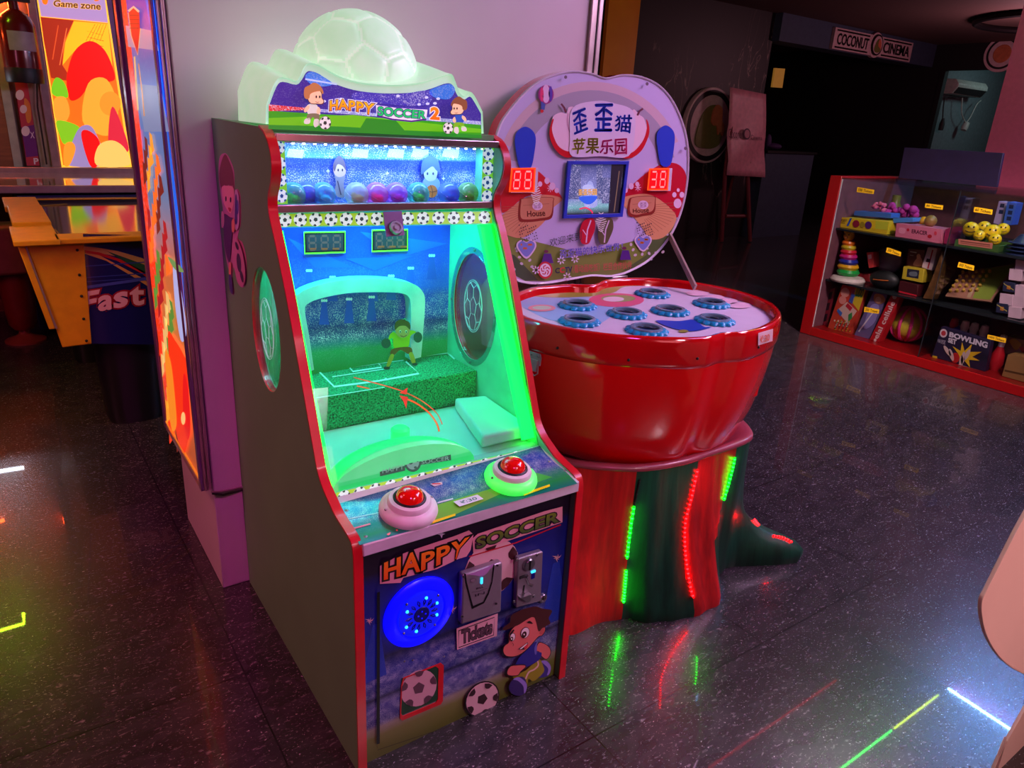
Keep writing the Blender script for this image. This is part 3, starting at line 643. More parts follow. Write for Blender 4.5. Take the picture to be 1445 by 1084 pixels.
a.line([(300, 640), (700, 560)], 8, (190, 210, 230)); a.line([(380, 730), (560, 680)], 16, (200, 90, 130)); a.line([(1200, 480), (1350, 440)], 14, (210, 220, 240))
a.poly([(1130, 300), (1240, 280), (1250, 305), (1170, 325)], (220, 200, 210)); a.line([(1150, 300), (1230, 300)], 10, (210, 30, 50))
a.blob([(715, 785), (740, 770), (755, 772), (735, 795)], (235, 80, 80)); a.ell(812, 748, 10, 8, (235, 80, 80))
a.poly([(1150, 660), (1370, 588), (1372, 610), (1155, 684)], (240, 225, 20)); a.poly([(2020, 395), (2270, 310), (2275, 330), (2025, 420)], (240, 225, 20))
a.build('deck_picture', dk, smooth=0)
a = Art(deck, 'print', tr=(440, 640, .1476), base=12); a.poly([(1350, 478), (1580, 410), (1640, 452), (1410, 525)], (226, 236, 240)); a.text('₹:30', ((1410, 476), (1560, 432), (1585, 456), (1430, 502)), (40, 130, 110), .01)
a.build('price_sticker', dk, smooth=0)
each('deck_screw', dk, lambda h, p: h.ball(deck(440 + p[0] * .1476, 640 + p[1] * .1476), .0045, 'screw', 10, 6, (1, 1, .6)), ((330, 545), (515, 795), (2270, 80), (2420, 165)))
for i, (x, y) in enumerate(((576, 722), (720, 678))):
    c = deck(x, y) + DN * .0006; ax = DN
    bm_ = 'green_glow' if i else 'white_plastic'
    bt = MB().lathe([(0, 0), (.062, 0), (.064, .008), (.062, .016), (.052, .024), (.046, .0245)], c, bm_, ax, 48).build('arcade_button', SM, label='push button with a green lit base' if i else None)
    MB().lathe([(.047, .022), (.0475, .030), (.044, .036), (.036, .038), (.034, .034)], c, 'white_plastic', ax, 40).build('collar', bt)
    MB().lathe([(.035, .030), (.035, .039), (.031, .041), (.030, .036)], c, 'black', ax, 40).build('black_ring', bt)
    MB().lathe([(.030, .034), (.030, .042), (.026, .052), (.018, .058), (.008, .0605), (0, .061)], c, 'button_red', ax, 36).build('button_cap', bt)
    each('button_screw', bt, lambda h, s: h.ball(c + V((.055 * s, 0, 0)) + ax * .022, .003, 'screw', 8, 6), (-1, 1))

# big window: tilted pane, ribbons, tubes
GO, GN = V((0, .155, .628)), V((0, -.546, .267)).normalized()
glass = lambda x, y: hit(x, y, GO, GN)
gd = V((0, .267, .546)).normalized()
def onG(x, t, off=0): return V((x, .155, .628)) + gd * t + GN * off     # x across, t up the pane
pane = MB().prism([onG(.02, .0), onG(.58, .0), onG(.58, .640), onG(.02, .640)], -GN * .004, 'glass_hazy').build('window_pane', SM)
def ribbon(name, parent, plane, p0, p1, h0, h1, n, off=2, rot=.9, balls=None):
    a = Art(plane, 'ribbon_added_glow', step=.0003, base=off); p0, p1 = V(p0), V(p1); 
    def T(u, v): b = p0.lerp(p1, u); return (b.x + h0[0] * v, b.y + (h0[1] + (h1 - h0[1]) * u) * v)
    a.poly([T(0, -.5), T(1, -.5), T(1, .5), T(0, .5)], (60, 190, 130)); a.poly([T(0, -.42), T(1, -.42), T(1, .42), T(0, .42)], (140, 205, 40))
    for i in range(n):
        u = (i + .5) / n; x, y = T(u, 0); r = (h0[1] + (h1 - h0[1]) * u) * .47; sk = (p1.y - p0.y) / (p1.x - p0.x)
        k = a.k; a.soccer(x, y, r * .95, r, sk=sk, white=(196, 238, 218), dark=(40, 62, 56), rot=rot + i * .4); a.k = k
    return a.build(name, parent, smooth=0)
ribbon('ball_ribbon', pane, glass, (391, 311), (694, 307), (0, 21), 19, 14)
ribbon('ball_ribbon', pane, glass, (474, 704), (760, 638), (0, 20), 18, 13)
# etched logo and the printed arrow on the pane
a = Art(glass, 'print', tr=(440, 640, .1476), base=3); dk_, lt_ = (40, 130, 84), (120, 235, 170)
a.poly([(645, 130), (890, 80), (890, 165), (650, 220)], dk_); a.poly([(1040, 75), (1325, 0), (1328, 65), (1040, 110)], dk_); a.ell(960, 85, 82, 92, dk_); a.ell(960, 85, 62, 70, lt_)
for p in ((940, 80, 22, 26), (1005, 60, 14, 22), (985, 135, 14, 12), (955, 30, 22, 9)): a.ell(*p, dk_); a.k -= 1
a.k += 1
a.text('HAPPY', ((668, 145), (878, 100), (878, 150), (668, 192)), lt_, .02); a.text('SOCCER', ((1042, 68), (1308, 24), (1308, 64), (1042, 106)), lt_, .02)
a.build('etched_logo', pane, smooth=0)
a = Art(glass, 'print', tr=(410, 380, .2214), base=3); og = (255, 140, 40)
a.line(sm([(945, 1035), (930, 985), (880, 915), (800, 855), (730, 825)], 5, False), 11, og); a.line(sm([(965, 990), (930, 920), (850, 850), (750, 795), (640, 755), (400, 690)], 5, False), 7, (240, 130, 60)); a.poly([(690, 805), (745, 815), (735, 890), (715, 840)], (240, 90, 40)); a.poly([(690, 790), (745, 755), (735, 800)], (240, 90, 40)); a.line([(420, 745), (500, 762)], 8, og)
a.build('arrow_print', pane, smooth=0)
for x0, x1 in ((.0205, .031), (.545, .5785)):
    MB().prism([onG(x0, .03, -.010), onG(x1, .03, -.010), onG(x1, .604, -.010), onG(x0, .604, -.010)], -GN * .012, 'green_tube').build('light_tube', SM)
# score displays
BY = .637
for q, d in ((((429, 328), (487, 327), (487, 356), (430, 358)), '888'), (((525, 325), (575, 324), (575, 353), (525, 355)), '888')):
    pts = [pY(x, y, BY) for x, y in q]; ds = MB().prism([(p.x, BY, p.z) for p in pts], (0, -.006, 0), 'display_red').build('score_display', SM)
    a = Art(planeY(BY - .0065), 'print_inside'); qi = [(q[0][0] + 3, q[0][1] + 3), (q[1][0] - 3, q[1][1] + 3), (q[2][0] - 3, q[2][1] - 3), (q[3][0] + 3, q[3][1] - 3)]
    a.line(q, 2.4, (235, 235, 60), True); a.poly(qi, (80, 40, 60)); a.seg7(qi, d, (180, 60, 70), .16)
    for i in range(3): a.line([(qi[0][0] + 5 + i * 16, qi[3][1] - 4), (qi[0][0] + 14 + i * 16, qi[3][1] - 4)], 2.5, (255, 60, 40)); a.k -= 1
    a.build('digits', ds, smooth=0)
# inside: printed stadium back
a = Art(planeY(.6398), 'print_inside', tr=(380, 280, .42419))
a.grad([((20, 60), (606, 60), (10, 40, 220), 0), ((30, 200), (606, 180), (20, 70, 235), .05), ((50, 300), (606, 290), (30, 90, 220), .1), ((60, 330), (606, 320), (24, 70, 180), .3), ((70, 400), (606, 380), (24, 80, 180), .75), ((75, 440), (606, 400), (20, 50, 130), .3), ((80, 470), (606, 425), (60, 90, 150), 1), ((85, 492), (606, 445), (40, 120, 140), .3), ((90, 520), (606, 470), (30, 150, 90), .1), ((100, 590), (606, 540), (30, 140, 60), 0)])
for x, y in ((132, 240), (210, 262), (345, 262), (405, 258), (470, 232), (540, 190), (182, 340), (265, 335), (340, 328)):
    a.k = 1; a.poly([(x - 7, y), (x + 7, y), (x + 17, y + 80), (x - 17, y + 80)], (30, 82, 215), 0); a.k = 2
    for dx in (-7, 0, 7): a.ell(x + dx, y, 4, 5, (210, 235, 255)); a.k = 2
a.k = 1
for p in (((60, 130), (280, 230), (150, 230)), ((300, 110), (420, 200), (590, 150)), ((250, 200), (480, 190), (350, 240))): a.poly(p, (30, 90, 245))
a.build('stadium_backdrop', SM, smooth=0)
# pitch block
TZ = .745
tb = MB().box(.021, .579, .466, .6385, .648, TZ, 'turf').build('pitch_block', SM, bevel=.004)
a = Art(planeZ(TZ), 'print', tr=(410, 380, .2214), base=1); wl = (225, 240, 235)
a.line([(135, 650), (180, 652), (278, 750), (560, 714), (818, 666), (735, 590)], 11, wl); a.line([(180, 652), (720, 580)], 9, wl); a.line([(378, 632), (398, 655), (580, 628), (560, 602)], 9, wl); a.line([(265, 690), (600, 640)], 5, wl); a.line(sm([(520, 722), (580, 715), (612, 700)], 4, False), 8, wl); a.line([(845, 555), (1000, 538), (1045, 578)], 10, wl); a.line([(165, 828), (600, 760)], 4, wl)
a.build('pitch_lines', tb, smooth=0)
# tray, ramp, curved guard
MB().prism([(.021, .16, .630), (.021, .20, .626), (.021, .46, .652), (.021, .46, .60), (.021, .16, .60)], (.558, 0, 0), 'tray_white').build('ball_tray', SM)
MB().prism([(.43, .20, .640), (.578, .20, .640), (.578, .42, .652), (.49, .44, .652)], (0, 0, .035), 'tray_white').build('side_ramp', SM, bevel=.01, seg=3)
gp = [pZ(380 + x * .4242, 280 + y * .4242, .66) for x, y in ((250, 960), (235, 900), (290, 850), (380, 800), (470, 782), (560, 785), (640, 815), (700, 870))]
dm = MB(); rings = []
for k in range(9):
    t = k / 8; rings.append([(.205 + .185 * cos(pi * j / 24) * cos(t * pi / 2) , .205 + .115 * sin(pi * j / 24) * cos(t * pi / 2) - .012 + .0 * t, .632 + .075 * sin(t * pi / 2)) for j in range(25)] + [(.205 - .185 * cos(t * pi / 2), .17, .632 + .075 * sin(t * pi / 2)), (.205 + .185 * cos(t * pi / 2), .17, .632 + .075 * sin(t * pi / 2))])
dm.loft(rings, 'dome_green_glow').build('curved_guard', SM)
q = pZ(550, 611, .70); MB().lathe([(.024, 0), (.024, .03), (.018, .036), (0, .037)], (.268, .33, .648), 'dome_green_glow', (0, 0, 1), 24).build('ball_launcher', SM)
# goal
c4 = lambda x, y, Y: pY(410 + x * .2214, 380 + y * .2214, Y)
outer = sm([(132, 650), (82, 420), (35, 205), (62, 150), (130, 115), (250, 80), (400, 60), (560, 58), (700, 72), (790, 97), (840, 140), (858, 205), (846, 400), (832, 560)], 4, False)
inner = sm([(765, 580), (768, 420), (768, 240), (755, 180), (715, 156), (640, 148), (500, 147), (350, 155), (200, 185), (115, 218), (92, 265), (118, 420), (150, 640)], 4, False)
gl = [c4(x, y, .598) for x, y in outer + inner]
zmin = TZ + .0005
gl = [V((p.x, p.y, max(p.z, zmin))) for p in gl]
g_ = MB().prism(gl, (0, .036, 0), 'goal_white').build('goal_frame', SM, bevel=.003)
# keeper figure standing in the pitch slot
K = pZ(410 + 700 * .2214, 380 + 628 * .2214, TZ).y
kp = [(595, 640), (610, 600), (620, 560), (650, 490), (640, 470), (600, 500), (575, 470), (590, 440), (630, 435), (625, 415), (665, 390), (655, 340), (690, 315), (735, 315), (762, 345), (760, 380), (795, 395), (815, 395), (832, 425), (815, 465), (780, 450), (760, 430), (760, 480), (775, 510), (785, 560), (805, 600), (780, 612), (755, 560), (720, 525), (690, 520), (650, 570), (635, 630)]
kl = [c4(x, y, K) for x, y in kp]; kl = [V((p.x, K, max(p.z, TZ + .0005))) for p in kl]
kf = MB().prism(kl, (0, .004, 0), 'acrylic').build('keeper_figure', SM)
a = Art(planeY(K), 'print', tr=(410, 380, .2214), base=1); kc = (190, 160, 40)
a.blob([(655, 400), (700, 420), (760, 390), (800, 400), (765, 425), (752, 490), (720, 505), (660, 500), (650, 440), (625, 450), (630, 420)], (200, 205, 30)); a.blob([(655, 505), (755, 495), (775, 525), (750, 540), (700, 515), (660, 545), (635, 540)], (150, 80, 40))
a.blob([(635, 545), (658, 550), (630, 615), (610, 615)], (220, 180, 60)); a.blob([(752, 540), (776, 530), (795, 590), (775, 600)], (220, 180, 60)); a.ell(610, 628, 22, 9, (60, 80, 70)); a.k -= 1; a.ell(790, 604, 18, 9, (60, 80, 70))
a.ell(712, 388, 46, 48, (236, 170, 110)); a.blob([(662, 385), (668, 335), (710, 318), (755, 340), (758, 382), (730, 360), (690, 362)], (110, 70, 36)); a.ell(605, 470, 30, 32, (50, 84, 80)); a.k -= 1; a.ell(808, 432, 28, 34, (50, 84, 80))
for x in (695, 732): a.ell(x, 395, 7, 10, (240, 245, 230)); a.ell(x, 397, 4, 6, (40, 60, 30))
a.line([(695, 420), (715, 428), (735, 418)], 4, (140, 60, 40))
a.build('keeper_print', kf, smooth=0)
area('cabinet_light', (.3, .545, 1.19), (.3, .50, .7), .4, (.03, .78, .86), 3.4, .1)
# ------------------------------------------------------------------ prize window on top of the game
PB_ = .516
def strip(name, z0, z1, y0, y1): return MB().box(.0185, .5815, y0, y1, z0, z1, 'steel').build(name, SM, bevel=.002)
strip('steel_strip', 1.355, 1.372, .408, .43); strip('steel_strip', 1.205, 1.223, .424, .45)
MB().box(.02, .58, .45, .64, 1.198, 1.2095, 'mint_liner').build('prize_shelf', SM)
pw = MB().box(.02, .58, .4315, .4345, 1.223, 1.355, 'glass_clear').build('prize_pane', SM)
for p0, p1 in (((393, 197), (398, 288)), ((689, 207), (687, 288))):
    a = Art(planeY(.4312), 'ribbon_added_glow', step=.0003, base=1); x0, y0 = p0; x1, y1 = p1
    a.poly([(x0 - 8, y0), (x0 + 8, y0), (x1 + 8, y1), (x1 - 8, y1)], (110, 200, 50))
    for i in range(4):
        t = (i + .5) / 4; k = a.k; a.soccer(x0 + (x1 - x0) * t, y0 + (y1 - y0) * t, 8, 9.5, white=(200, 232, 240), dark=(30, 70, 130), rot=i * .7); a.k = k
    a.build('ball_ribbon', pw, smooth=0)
MB().box(.0205, .5795, PB_, PB_ + .004, 1.2105, 1.354, 'mint_liner').build('prize_back', SM)
a = Art(planeY(PB_ - .0004), 'print_inside', tr=(380, 180, .22837))
a.grad([((70, 20), (1300, 40), (40, 70, 200), .2), ((70, 95), (1300, 125), (40, 90, 215), 1), ((70, 180), (1300, 200), (90, 150, 240), 1), ((70, 190), (1300, 215), (40, 70, 215), .1), ((70, 245), (1300, 260), (40, 70, 220), .3), ((70, 300), (1300, 300), (60, 110, 235), 1), ((70, 480), (1300, 470), (50, 110, 240), .8)])
for x in (160, 560, 780, 930, 1120): a.poly([(x - 40, 130), (x + 55, 138), (x + 45, 190), (x - 55, 180)], (190, 215, 250), 1); a.k -= 1
a.k += 1
for x, y in ((362, 268), (728, 282), (1075, 315), (1135, 185)): a.poly([(x, y - 14), (x + 4, y - 4), (x + 14, y), (x + 4, y + 4), (x, y + 14), (x - 4, y + 4), (x - 14, y), (x - 4, y - 4)], (225, 240, 255)); a.k -= 1
a.build('stadium_backdrop', SM, smooth=0)
h = MB().box(.03, .57, .447, .456, 1.3515, 1.3545, 'aluminium')
for i in range(22): h.cbox((.045 + i * .0245, .4515, 1.3500), (.0045, .005, .003), 'white_led')
h.build('led_row', SM)
area('prize_window_light', (.3, .474, 1.3505), (.3, .478, 1.2), .5, (.30, .60, 1), 1.5, .02)
# hasp and lock below the prize window
hp = [hit(x, y, GO - GN * -.012, GN) for x, y in ((541, 299), (567, 298), (571, 332), (545, 334))]
M('hasp', (120, 96, 128), .4, .6); lk = MB().prism(hp, -GN * .003, 'hasp').build('lock_hasp', SM)
q = hit(558, 322, GO + GN * .0125, GN); MB().lathe([(.0175, 0), (.0175, .004), (.015, .008), (.011, .008), (.010, .005), (.006, .005), (.006, .009), (0, .009)], q, 'steel', GN, 24).build('cam_lock', lk)

# ------------------------------------------------------------------ glowing marquee
c1 = lambda x, y, Y: pY(290 + x * .29758, y * .29758, Y)
fo = [(286, 606), (287, 500), (322, 405), (352, 368), (395, 372), (430, 384), (452, 352), (468, 316), (490, 300), (540, 308), (620, 355), (720, 388), (820, 400), (920, 402), (1020, 392), (1090, 372), (1150, 352), (1172, 356), (1188, 395), (1206, 440), (1232, 458), (1256, 436), (1280, 462), (1314, 530), (1318, 660)]
art_ = [(298, 612), (300, 505), (336, 412), (366, 388), (430, 402), (458, 376), (476, 345), (498, 337), (540, 352), (600, 392), (700, 426), (800, 440), (900, 443), (1000, 437), (1070, 420), (1130, 398), (1160, 396), (1176, 412), (1194, 452), (1222, 474), (1252, 458), (1272, 480), (1306, 540), (1308, 656)]
fo = [fo[0]] + sm(fo[1:-1], 3, False) + [fo[-1]]; art_ = [art_[0]] + sm(art_[1:-1], 3, False) + [art_[-1]]
MY = .410
fr = [c1(x, y, MY) for x, y in fo]
for i in (0, -1): fr[i].z = 1.3885
for p in fr: p.z = max(p.z, 1.3885)
def shift(pts, y, dz, s=1): return [V((.29 + (p.x - .29) * s, y, p.z + (dz if p.z > 1.40 else 0))) for p in pts]
mq = MB().loft([shift(fr, MY + .006, -.003, .985), fr, shift(fr, MY + .03, .004, 1.004), shift(fr, .50, .016, 1.0), shift(fr, .60, .034, 1.0), shift(fr, .625, .028, .985)], 'marquee').build('marquee_shell', SM)
a = Art(planeY(MY - .0002), 'print_lit', tr=(290, 0, .29758))
def clip_rows(poly, rows):
    """cut the sign outline into bands so the printed ground can change colour with height"""
    ys = [r[0] for r in rows]
    def side(y):
        xs = []
        for i in range(len(poly)):
            (xa, ya), (xb, yb) = poly[i], poly[(i + 1) % len(poly)]
            ya -= .055 * (xa - 298); yb -= .055 * (xb - 298)
            if (ya - y) * (yb - y) < 0: xs.append(xa + (xb - xa) * (y - ya) / (yb - ya))
        return sorted(xs)
    return side
a.poly(art_, (62, 46, 150), .06)
a.poly([(299, 525), (1304, 590), (1308, 656), (298, 612)], (60, 170, 30)); a.poly([(299, 495), (480, 512), (480, 522), (299, 527)], (220, 60, 60), .7); a.k -= 1; a.poly([(480, 512), (1304, 575), (1305, 592), (480, 526)], (150, 160, 220), .9)
a.poly([(298, 560), (700, 545), (1306, 612), (1307, 630), (700, 610), (298, 600)], (110, 205, 30)); a.poly([(298, 592), (640, 600), (1307, 640), (1308, 656), (298, 612)], (44, 150, 44)); a.poly([(760, 560), (900, 570), (960, 640), (720, 628)], (50, 150, 40))
a.blob([(470, 365), (498, 340), (545, 358), (600, 396), (560, 410), (500, 400)], (60, 130, 225), .2); a.k -= 1; a.blob([(1060, 430), (1130, 402), (1165, 402), (1180, 430), (1150, 470), (1080, 460)], (50, 120, 220), .2); a.k -= 1; a.blob([(720, 436), (900, 448), (1060, 430), (1040, 500), (820, 490), (700, 470)], (70, 60, 180), .4)
for x, y in ((910, 455), (1045, 462), (1100, 468), (1010, 495), (1050, 492), (1085, 490), (640, 470), (560, 480)): a.ell(x, y, 9, 6, (215, 225, 255)); a.k -= 1
a.k += 1; a.line([(470, 375), (620, 400)], 8, (190, 215, 255))
for ch, q in (('H', ((586, 478), (624, 472), (624, 522), (584, 526))), ('A', ((628, 468), (666, 474), (676, 522), (624, 520))), ('P', ((676, 476), (706, 478), (704, 528), (674, 524))), ('P', ((712, 480), (746, 486), (742, 536), (710, 528))), ('Y', ((744, 484), (796, 492), (782, 548), (750, 536)))):
    a.text(ch, q, (255, 200, 20), .03, (250, 140, 10), (250, 250, 250), .09); a.k -= 1; a.text(ch, q, (255, 200, 20), .03, (250, 140, 10), (60, 30, 110), .045); a.k -= 2
a.k += 2
a.poly([(802, 498), (900, 512), (1046, 520), (1040, 568), (970, 578), (880, 570), (806, 552)], (245, 245, 250)); a.line([(806, 548), (880, 566), (970, 575), (1040, 565)], 8, (90, 40, 140))
a.text('SOCCER', ((810, 504), (1040, 526), (1036, 564), (810, 548)), (40, 215, 110), .03, None, (70, 30, 130), .05)
a.text('2', ((1058, 506), (1102, 508), (1102, 570), (1056, 566)), (250, 150, 20), .05, (250, 110, 20), (240, 240, 245), .05)
a.k += 1
def kid(cx, cy, s, hair, shirt, short, flip=1):
    X = lambda x, y: (cx + flip * x * s, cy + y * s); P = lambda *pts: [X(*p) for p in pts]
    sk = (250, 205, 165); dk = (90, 55, 40)
    a.blob(P((-45, 60), (-20, 40), (20, 48), (30, 80), (40, 110), (-30, 110)), shirt); a.blob(P((-52, 62), (-30, 50), (-28, 70), (-52, 95), (-62, 85)), sk); a.k -= 1; a.blob(P((28, 60), (44, 80), (36, 104), (18, 96)), sk)
    a.blob(P((-34, 105), (30, 105), (36, 140), (8, 138), (-6, 125), (-20, 140), (-44, 135)), short); a.k -= 1; a.blob(P((-50, 135), (-24, 132), (-26, 165), (-58, 168), (-62, 150)), (225, 222, 210)); a.blob(P((4, 140), (30, 140), (34, 172), (10, 190), (-2, 172)), (225, 222, 210))
    a.blob(P((-46, -20), (-30, -52), (20, -58), (50, -30), (52, 0), (66, 22), (56, 44), (20, 44), (-20, 40), (-40, 16)), dk); a.blob(P((-42, -18), (-28, -48), (20, -54), (46, -28), (48, 2), (60, 22), (52, 39), (20, 39), (-18, 36), (-36, 14)), sk)
    a.blob(P((-64, -10), (-60, -60), (-30, -78), (0, -95), (40, -74), (60, -36), (54, -22), (40, -40), (0, -34), (-24, -20), (-30, 4), (-50, 10)), hair)
    for x in (14, 36): a.ell(*X(x, -4), 5 * s, 9 * s, (40, 30, 40)); a.k -= 1
    a.k += 1; a.line(P((8, 26), (20, 32), (32, 28)), 3 * s, dk)
kid(505, 462, .74, (190, 125, 75), (225, 225, 215), (130, 120, 90)); a.soccer(556, 582, 27, 30, white=(240, 240, 235), dark=(60, 60, 60), rim=(90, 110, 70))
kid(1182, 516, .62, (140, 85, 55), (50, 90, 190), (130, 190, 40), -1); a.soccer(1130, 606, 23, 26, white=(240, 240, 235), dark=(60, 60, 60), rot=1, rim=(90, 110, 70))
a.build('marquee_picture', mq, smooth=0)
# ball dome
BC, BR = V((.283, .60, 1.497)), .152
rot = Matrix.Rotation(R(-14), 3, 'Z') @ Matrix.Rotation(R(12), 3, 'X') @ (V((0, -1, 0)).rotation_difference(V((0, -1, 0))).to_matrix())
base_q = ICO[1].rotation_difference(V((-.22, -.93, .12)).normalized()).to_matrix()
SEAM = {}; b = MB(); rings = []; NB, KB = 150, 72
for k in range(KB + 1):
    th = -.16 + (pi / 2 - .001 + .16) * k / KB; ring = []
    for j in range(NB):
        d = V((cos(th) * cos(2 * pi * j / NB), cos(th) * sin(2 * pi * j / NB), sin(th)))
        e, _ = SEAM.setdefault((k, j), 9), 0; e, _ = panel(base_q.inverted() @ d); SEAM[(k, j)] = e; g = 1 - min(1, e / .022); r = BR * (1 - .028 * g * g * (3 - 2 * g)); ring.append(BC + d * r)
    rings.append(ring)
b.loft(rings, 'marquee', cap0=True, cap1=True, mf=lambda i, j: 'marquee_seam' if SEAM.get((i, j), 1) < .006 else 'marquee'); b.build('ball_dome', mq, smooth=60)
MB().lathe([(.0, 0), (.165, 0), (.172, .012), (.165, .026), (.150, .030), (0, .030)], (.283, .585, 1.448), 'marquee', n=48, sy=.62).build('dome_collar', mq)
area('marquee_wall_fill', (.30, .72, 1.46), (.30, .857, 1.62), .4, (.86, 1, .86), .5, .06)  # added behind the shell to put the marquee's glow on the wall

# ------------------------------------------------------------------ prize capsules and figures
CG = 'toy capsules in the prize window'
caps = [(413, 268, .4735, (70, 225, 215), (150, 220, 60), 'teal toy capsule at the left end of the prize window'),
        (432, 266, .4855, (40, 120, 235), (60, 110, 200), 'blue toy capsule behind the teal one at the left end'),
        (456, 267, .474, (60, 200, 235), (150, 235, 235), 'sky blue toy capsule left of the thin acrylic figure'),
        (503, 270, .473, (215, 225, 230), (205, 170, 110), 'clear toy capsule with a tan toy right of the thin figure'),
        (531, 269, .474, (245, 120, 225), (250, 40, 140), 'hot pink toy capsule in the middle of the prize window'),
        (559, 269.5, .473, (215, 120, 235), (200, 90, 190), 'violet toy capsule beside the hot pink one'),
        (590, 269.5, .473, (40, 210, 200), (190, 230, 60), 'teal toy capsule with a lime toy beside the basketball figure'),
        (633, 270, .474, (40, 130, 235), (90, 190, 230), 'blue toy capsule right of the basketball figure'),
        (660, 270, .473, (150, 225, 120), (130, 160, 50), 'lime green toy capsule at the right end of the prize window')]
for x, y, Y, c, ct, lb in caps:
    p = pY(x, y, Y); r = .0285; p.z = 1.2098 + r; p.x = min(max(p.x, .058), .542); k = 'capsule_%d_%d_%d' % c
    if k not in MATS: GL(k, [.25 + .75 * v for v in lin(c)], .05, .05, haze=.30)
    M('toy_%d_%d_%d' % ct, ct, .5)
    t = thing('toy_capsule', lb, 'toy capsule', (p.x, p.y, 1.2098), CG)
    MB().ball(p, r, k, 22, 14).build('shell', t)
    MB().lathe([(r * .995, -.0012), (r * 1.02, 0), (r * .995, .0012)], p, k, (.3, -.5, 1), 26).build('seam_ring', t)
    MB().ball(p + V((.003, 0, -.010)), .014, 'toy_%d_%d_%d' % ct, 12, 8, (1.2, .8, .75)).ball(p + V((-.006, .002, -.002)), .007, 'toy_%d_%d_%d' % ct, 10, 7).build('toy', t)
def standee(nm, pts, Y, label, draw):
    pl = [pY(x, y, Y) for x, y in pts]; lo = min(p.z for p in pl); zb = 1.2098
    pl = [V((p.x, Y, max(p.z, zb))) for p in pl]
    t = thing(nm, label, 'acrylic figure', (sum(p.x for p in pl) / len(pl), Y, zb), 'acrylic figures in the prize window')
    MB().prism(pl, (0, .003, 0), 'acrylic').build('acrylic_sheet', t)
    MB().lathe([(0, 0), (.016, 0), (.016, .002), (0, .002)], (sum(p.x for p in pl) / len(pl), Y + .0005, zb), 'acrylic', n=20, sy=.2).build('stand_foot', t)
    a = Art(planeY(Y), 'print', step=.0002, base=1); draw(a); a.build('figure_print', t, smooth=0)
def d1(a):
    a.blob([(472, 246), (478, 240), (487, 244), (485, 262), (489, 275), (480, 279), (472, 272), (474, 258)], (150, 150, 170)); a.blob([(471, 232), (478, 223), (487, 234), (487, 246), (478, 250), (471, 244)], (225, 190, 180)); a.blob([(470, 232), (477, 220), (485, 226), (488, 240), (483, 234), (476, 232), (472, 242)], (120, 100, 120))
    for x in (477, 483): a.ell(x, 240, 1, 2, (40, 40, 70)); a.k -= 1
    a.k += 1; a.line([(476, 255), (481, 275)], 1.5, (70, 70, 100))
def d2(a):
    a.blob([(597, 255), (607, 250), (620, 255), (618, 275), (600, 275)], (150, 190, 230)); a.blob([(598, 236), (607, 228), (617, 236), (615, 252), (606, 256), (599, 250)], (200, 215, 230)); a.blob([(594, 246), (596, 228), (606, 220), (618, 227), (621, 244), (615, 240), (610, 235), (602, 240)], (96, 120, 160))
    for x in (603, 611): a.ell(x, 245, 1.2, 2, (60, 80, 120)); a.k -= 1
    a.k += 1; a.ell(609, 270, 8, 9, (225, 140, 70)); a.line(sm([(601, 268), (609, 271), (617, 269)], 3, False), .7, (90, 50, 40)); a.k -= 1; a.line(sm([(607, 261), (610, 270), (609, 279)], 3, False), .7, (90, 50, 40))
standee('acrylic_figure', sm([(468, 281), (466, 262), (467, 232), (478, 216), (489, 232), (490, 262), (489, 281)], 4, False), .5075, 'thin acrylic standing figure in the left half of the prize window', d1)
standee('acrylic_figure', sm([(596, 281), (594, 262), (591, 232), (606, 217), (622, 230), (622, 262), (621, 281)], 4, False), .5075, 'acrylic standing figure holding a basketball in the prize window', d2)
# ------------------------------------------------------------------ apple whack game
def wood_lacquer(key, c):
    M(key, c, .42, coat=.12, var=.34, vs=5, stretch=(9, 9, .6), bump=.12, bs=5)
wood_lacquer('stump_red', (190, 26, 24)); wood_lacquer('stump_green', (16, 74, 50)); M('stump_rim', (150, 62, 78), .35, coat=.3, var=.2, vs=9)
M('apple_red', (236, 2, 6), .16, coat=.9, var=.06, vs=4); M('apple_lip', (206, 12, 20), .12, coat=1, var=.04); M('ring_blue', (20, 150, 200), .3, var=.1); M('ring_clear', (110, 140, 165), .2, coat=.6)
M('hole_dark', (14, 40, 84), .5); M('board_white', (214, 204, 222), .4, var=.03); M('bezel_blue', (40, 60, 190), .4); M('green_tape', (10, 160, 30), .4, emit=5, ec=(3, 255, 14)); M('red_tape', (160, 10, 14), .4, emit=5, ec=(255, 4, 6)); M('red_led', (255, 24, 30), .4, emit=70, ec=(255, 4, 6)); M('green_led', (30, 255, 60), .4, emit=75, ec=(3, 255, 14))
PR('board_print', rough=.3, dot=160); PR('screen_print', emit=.55, dot=300); PR('digit_print', emit=1.5)
AP = thing('apple_whack_machine', 'red apple shaped whacking game on a red and green striped tree stump', 'arcade machine', (1.15, .4, 0))
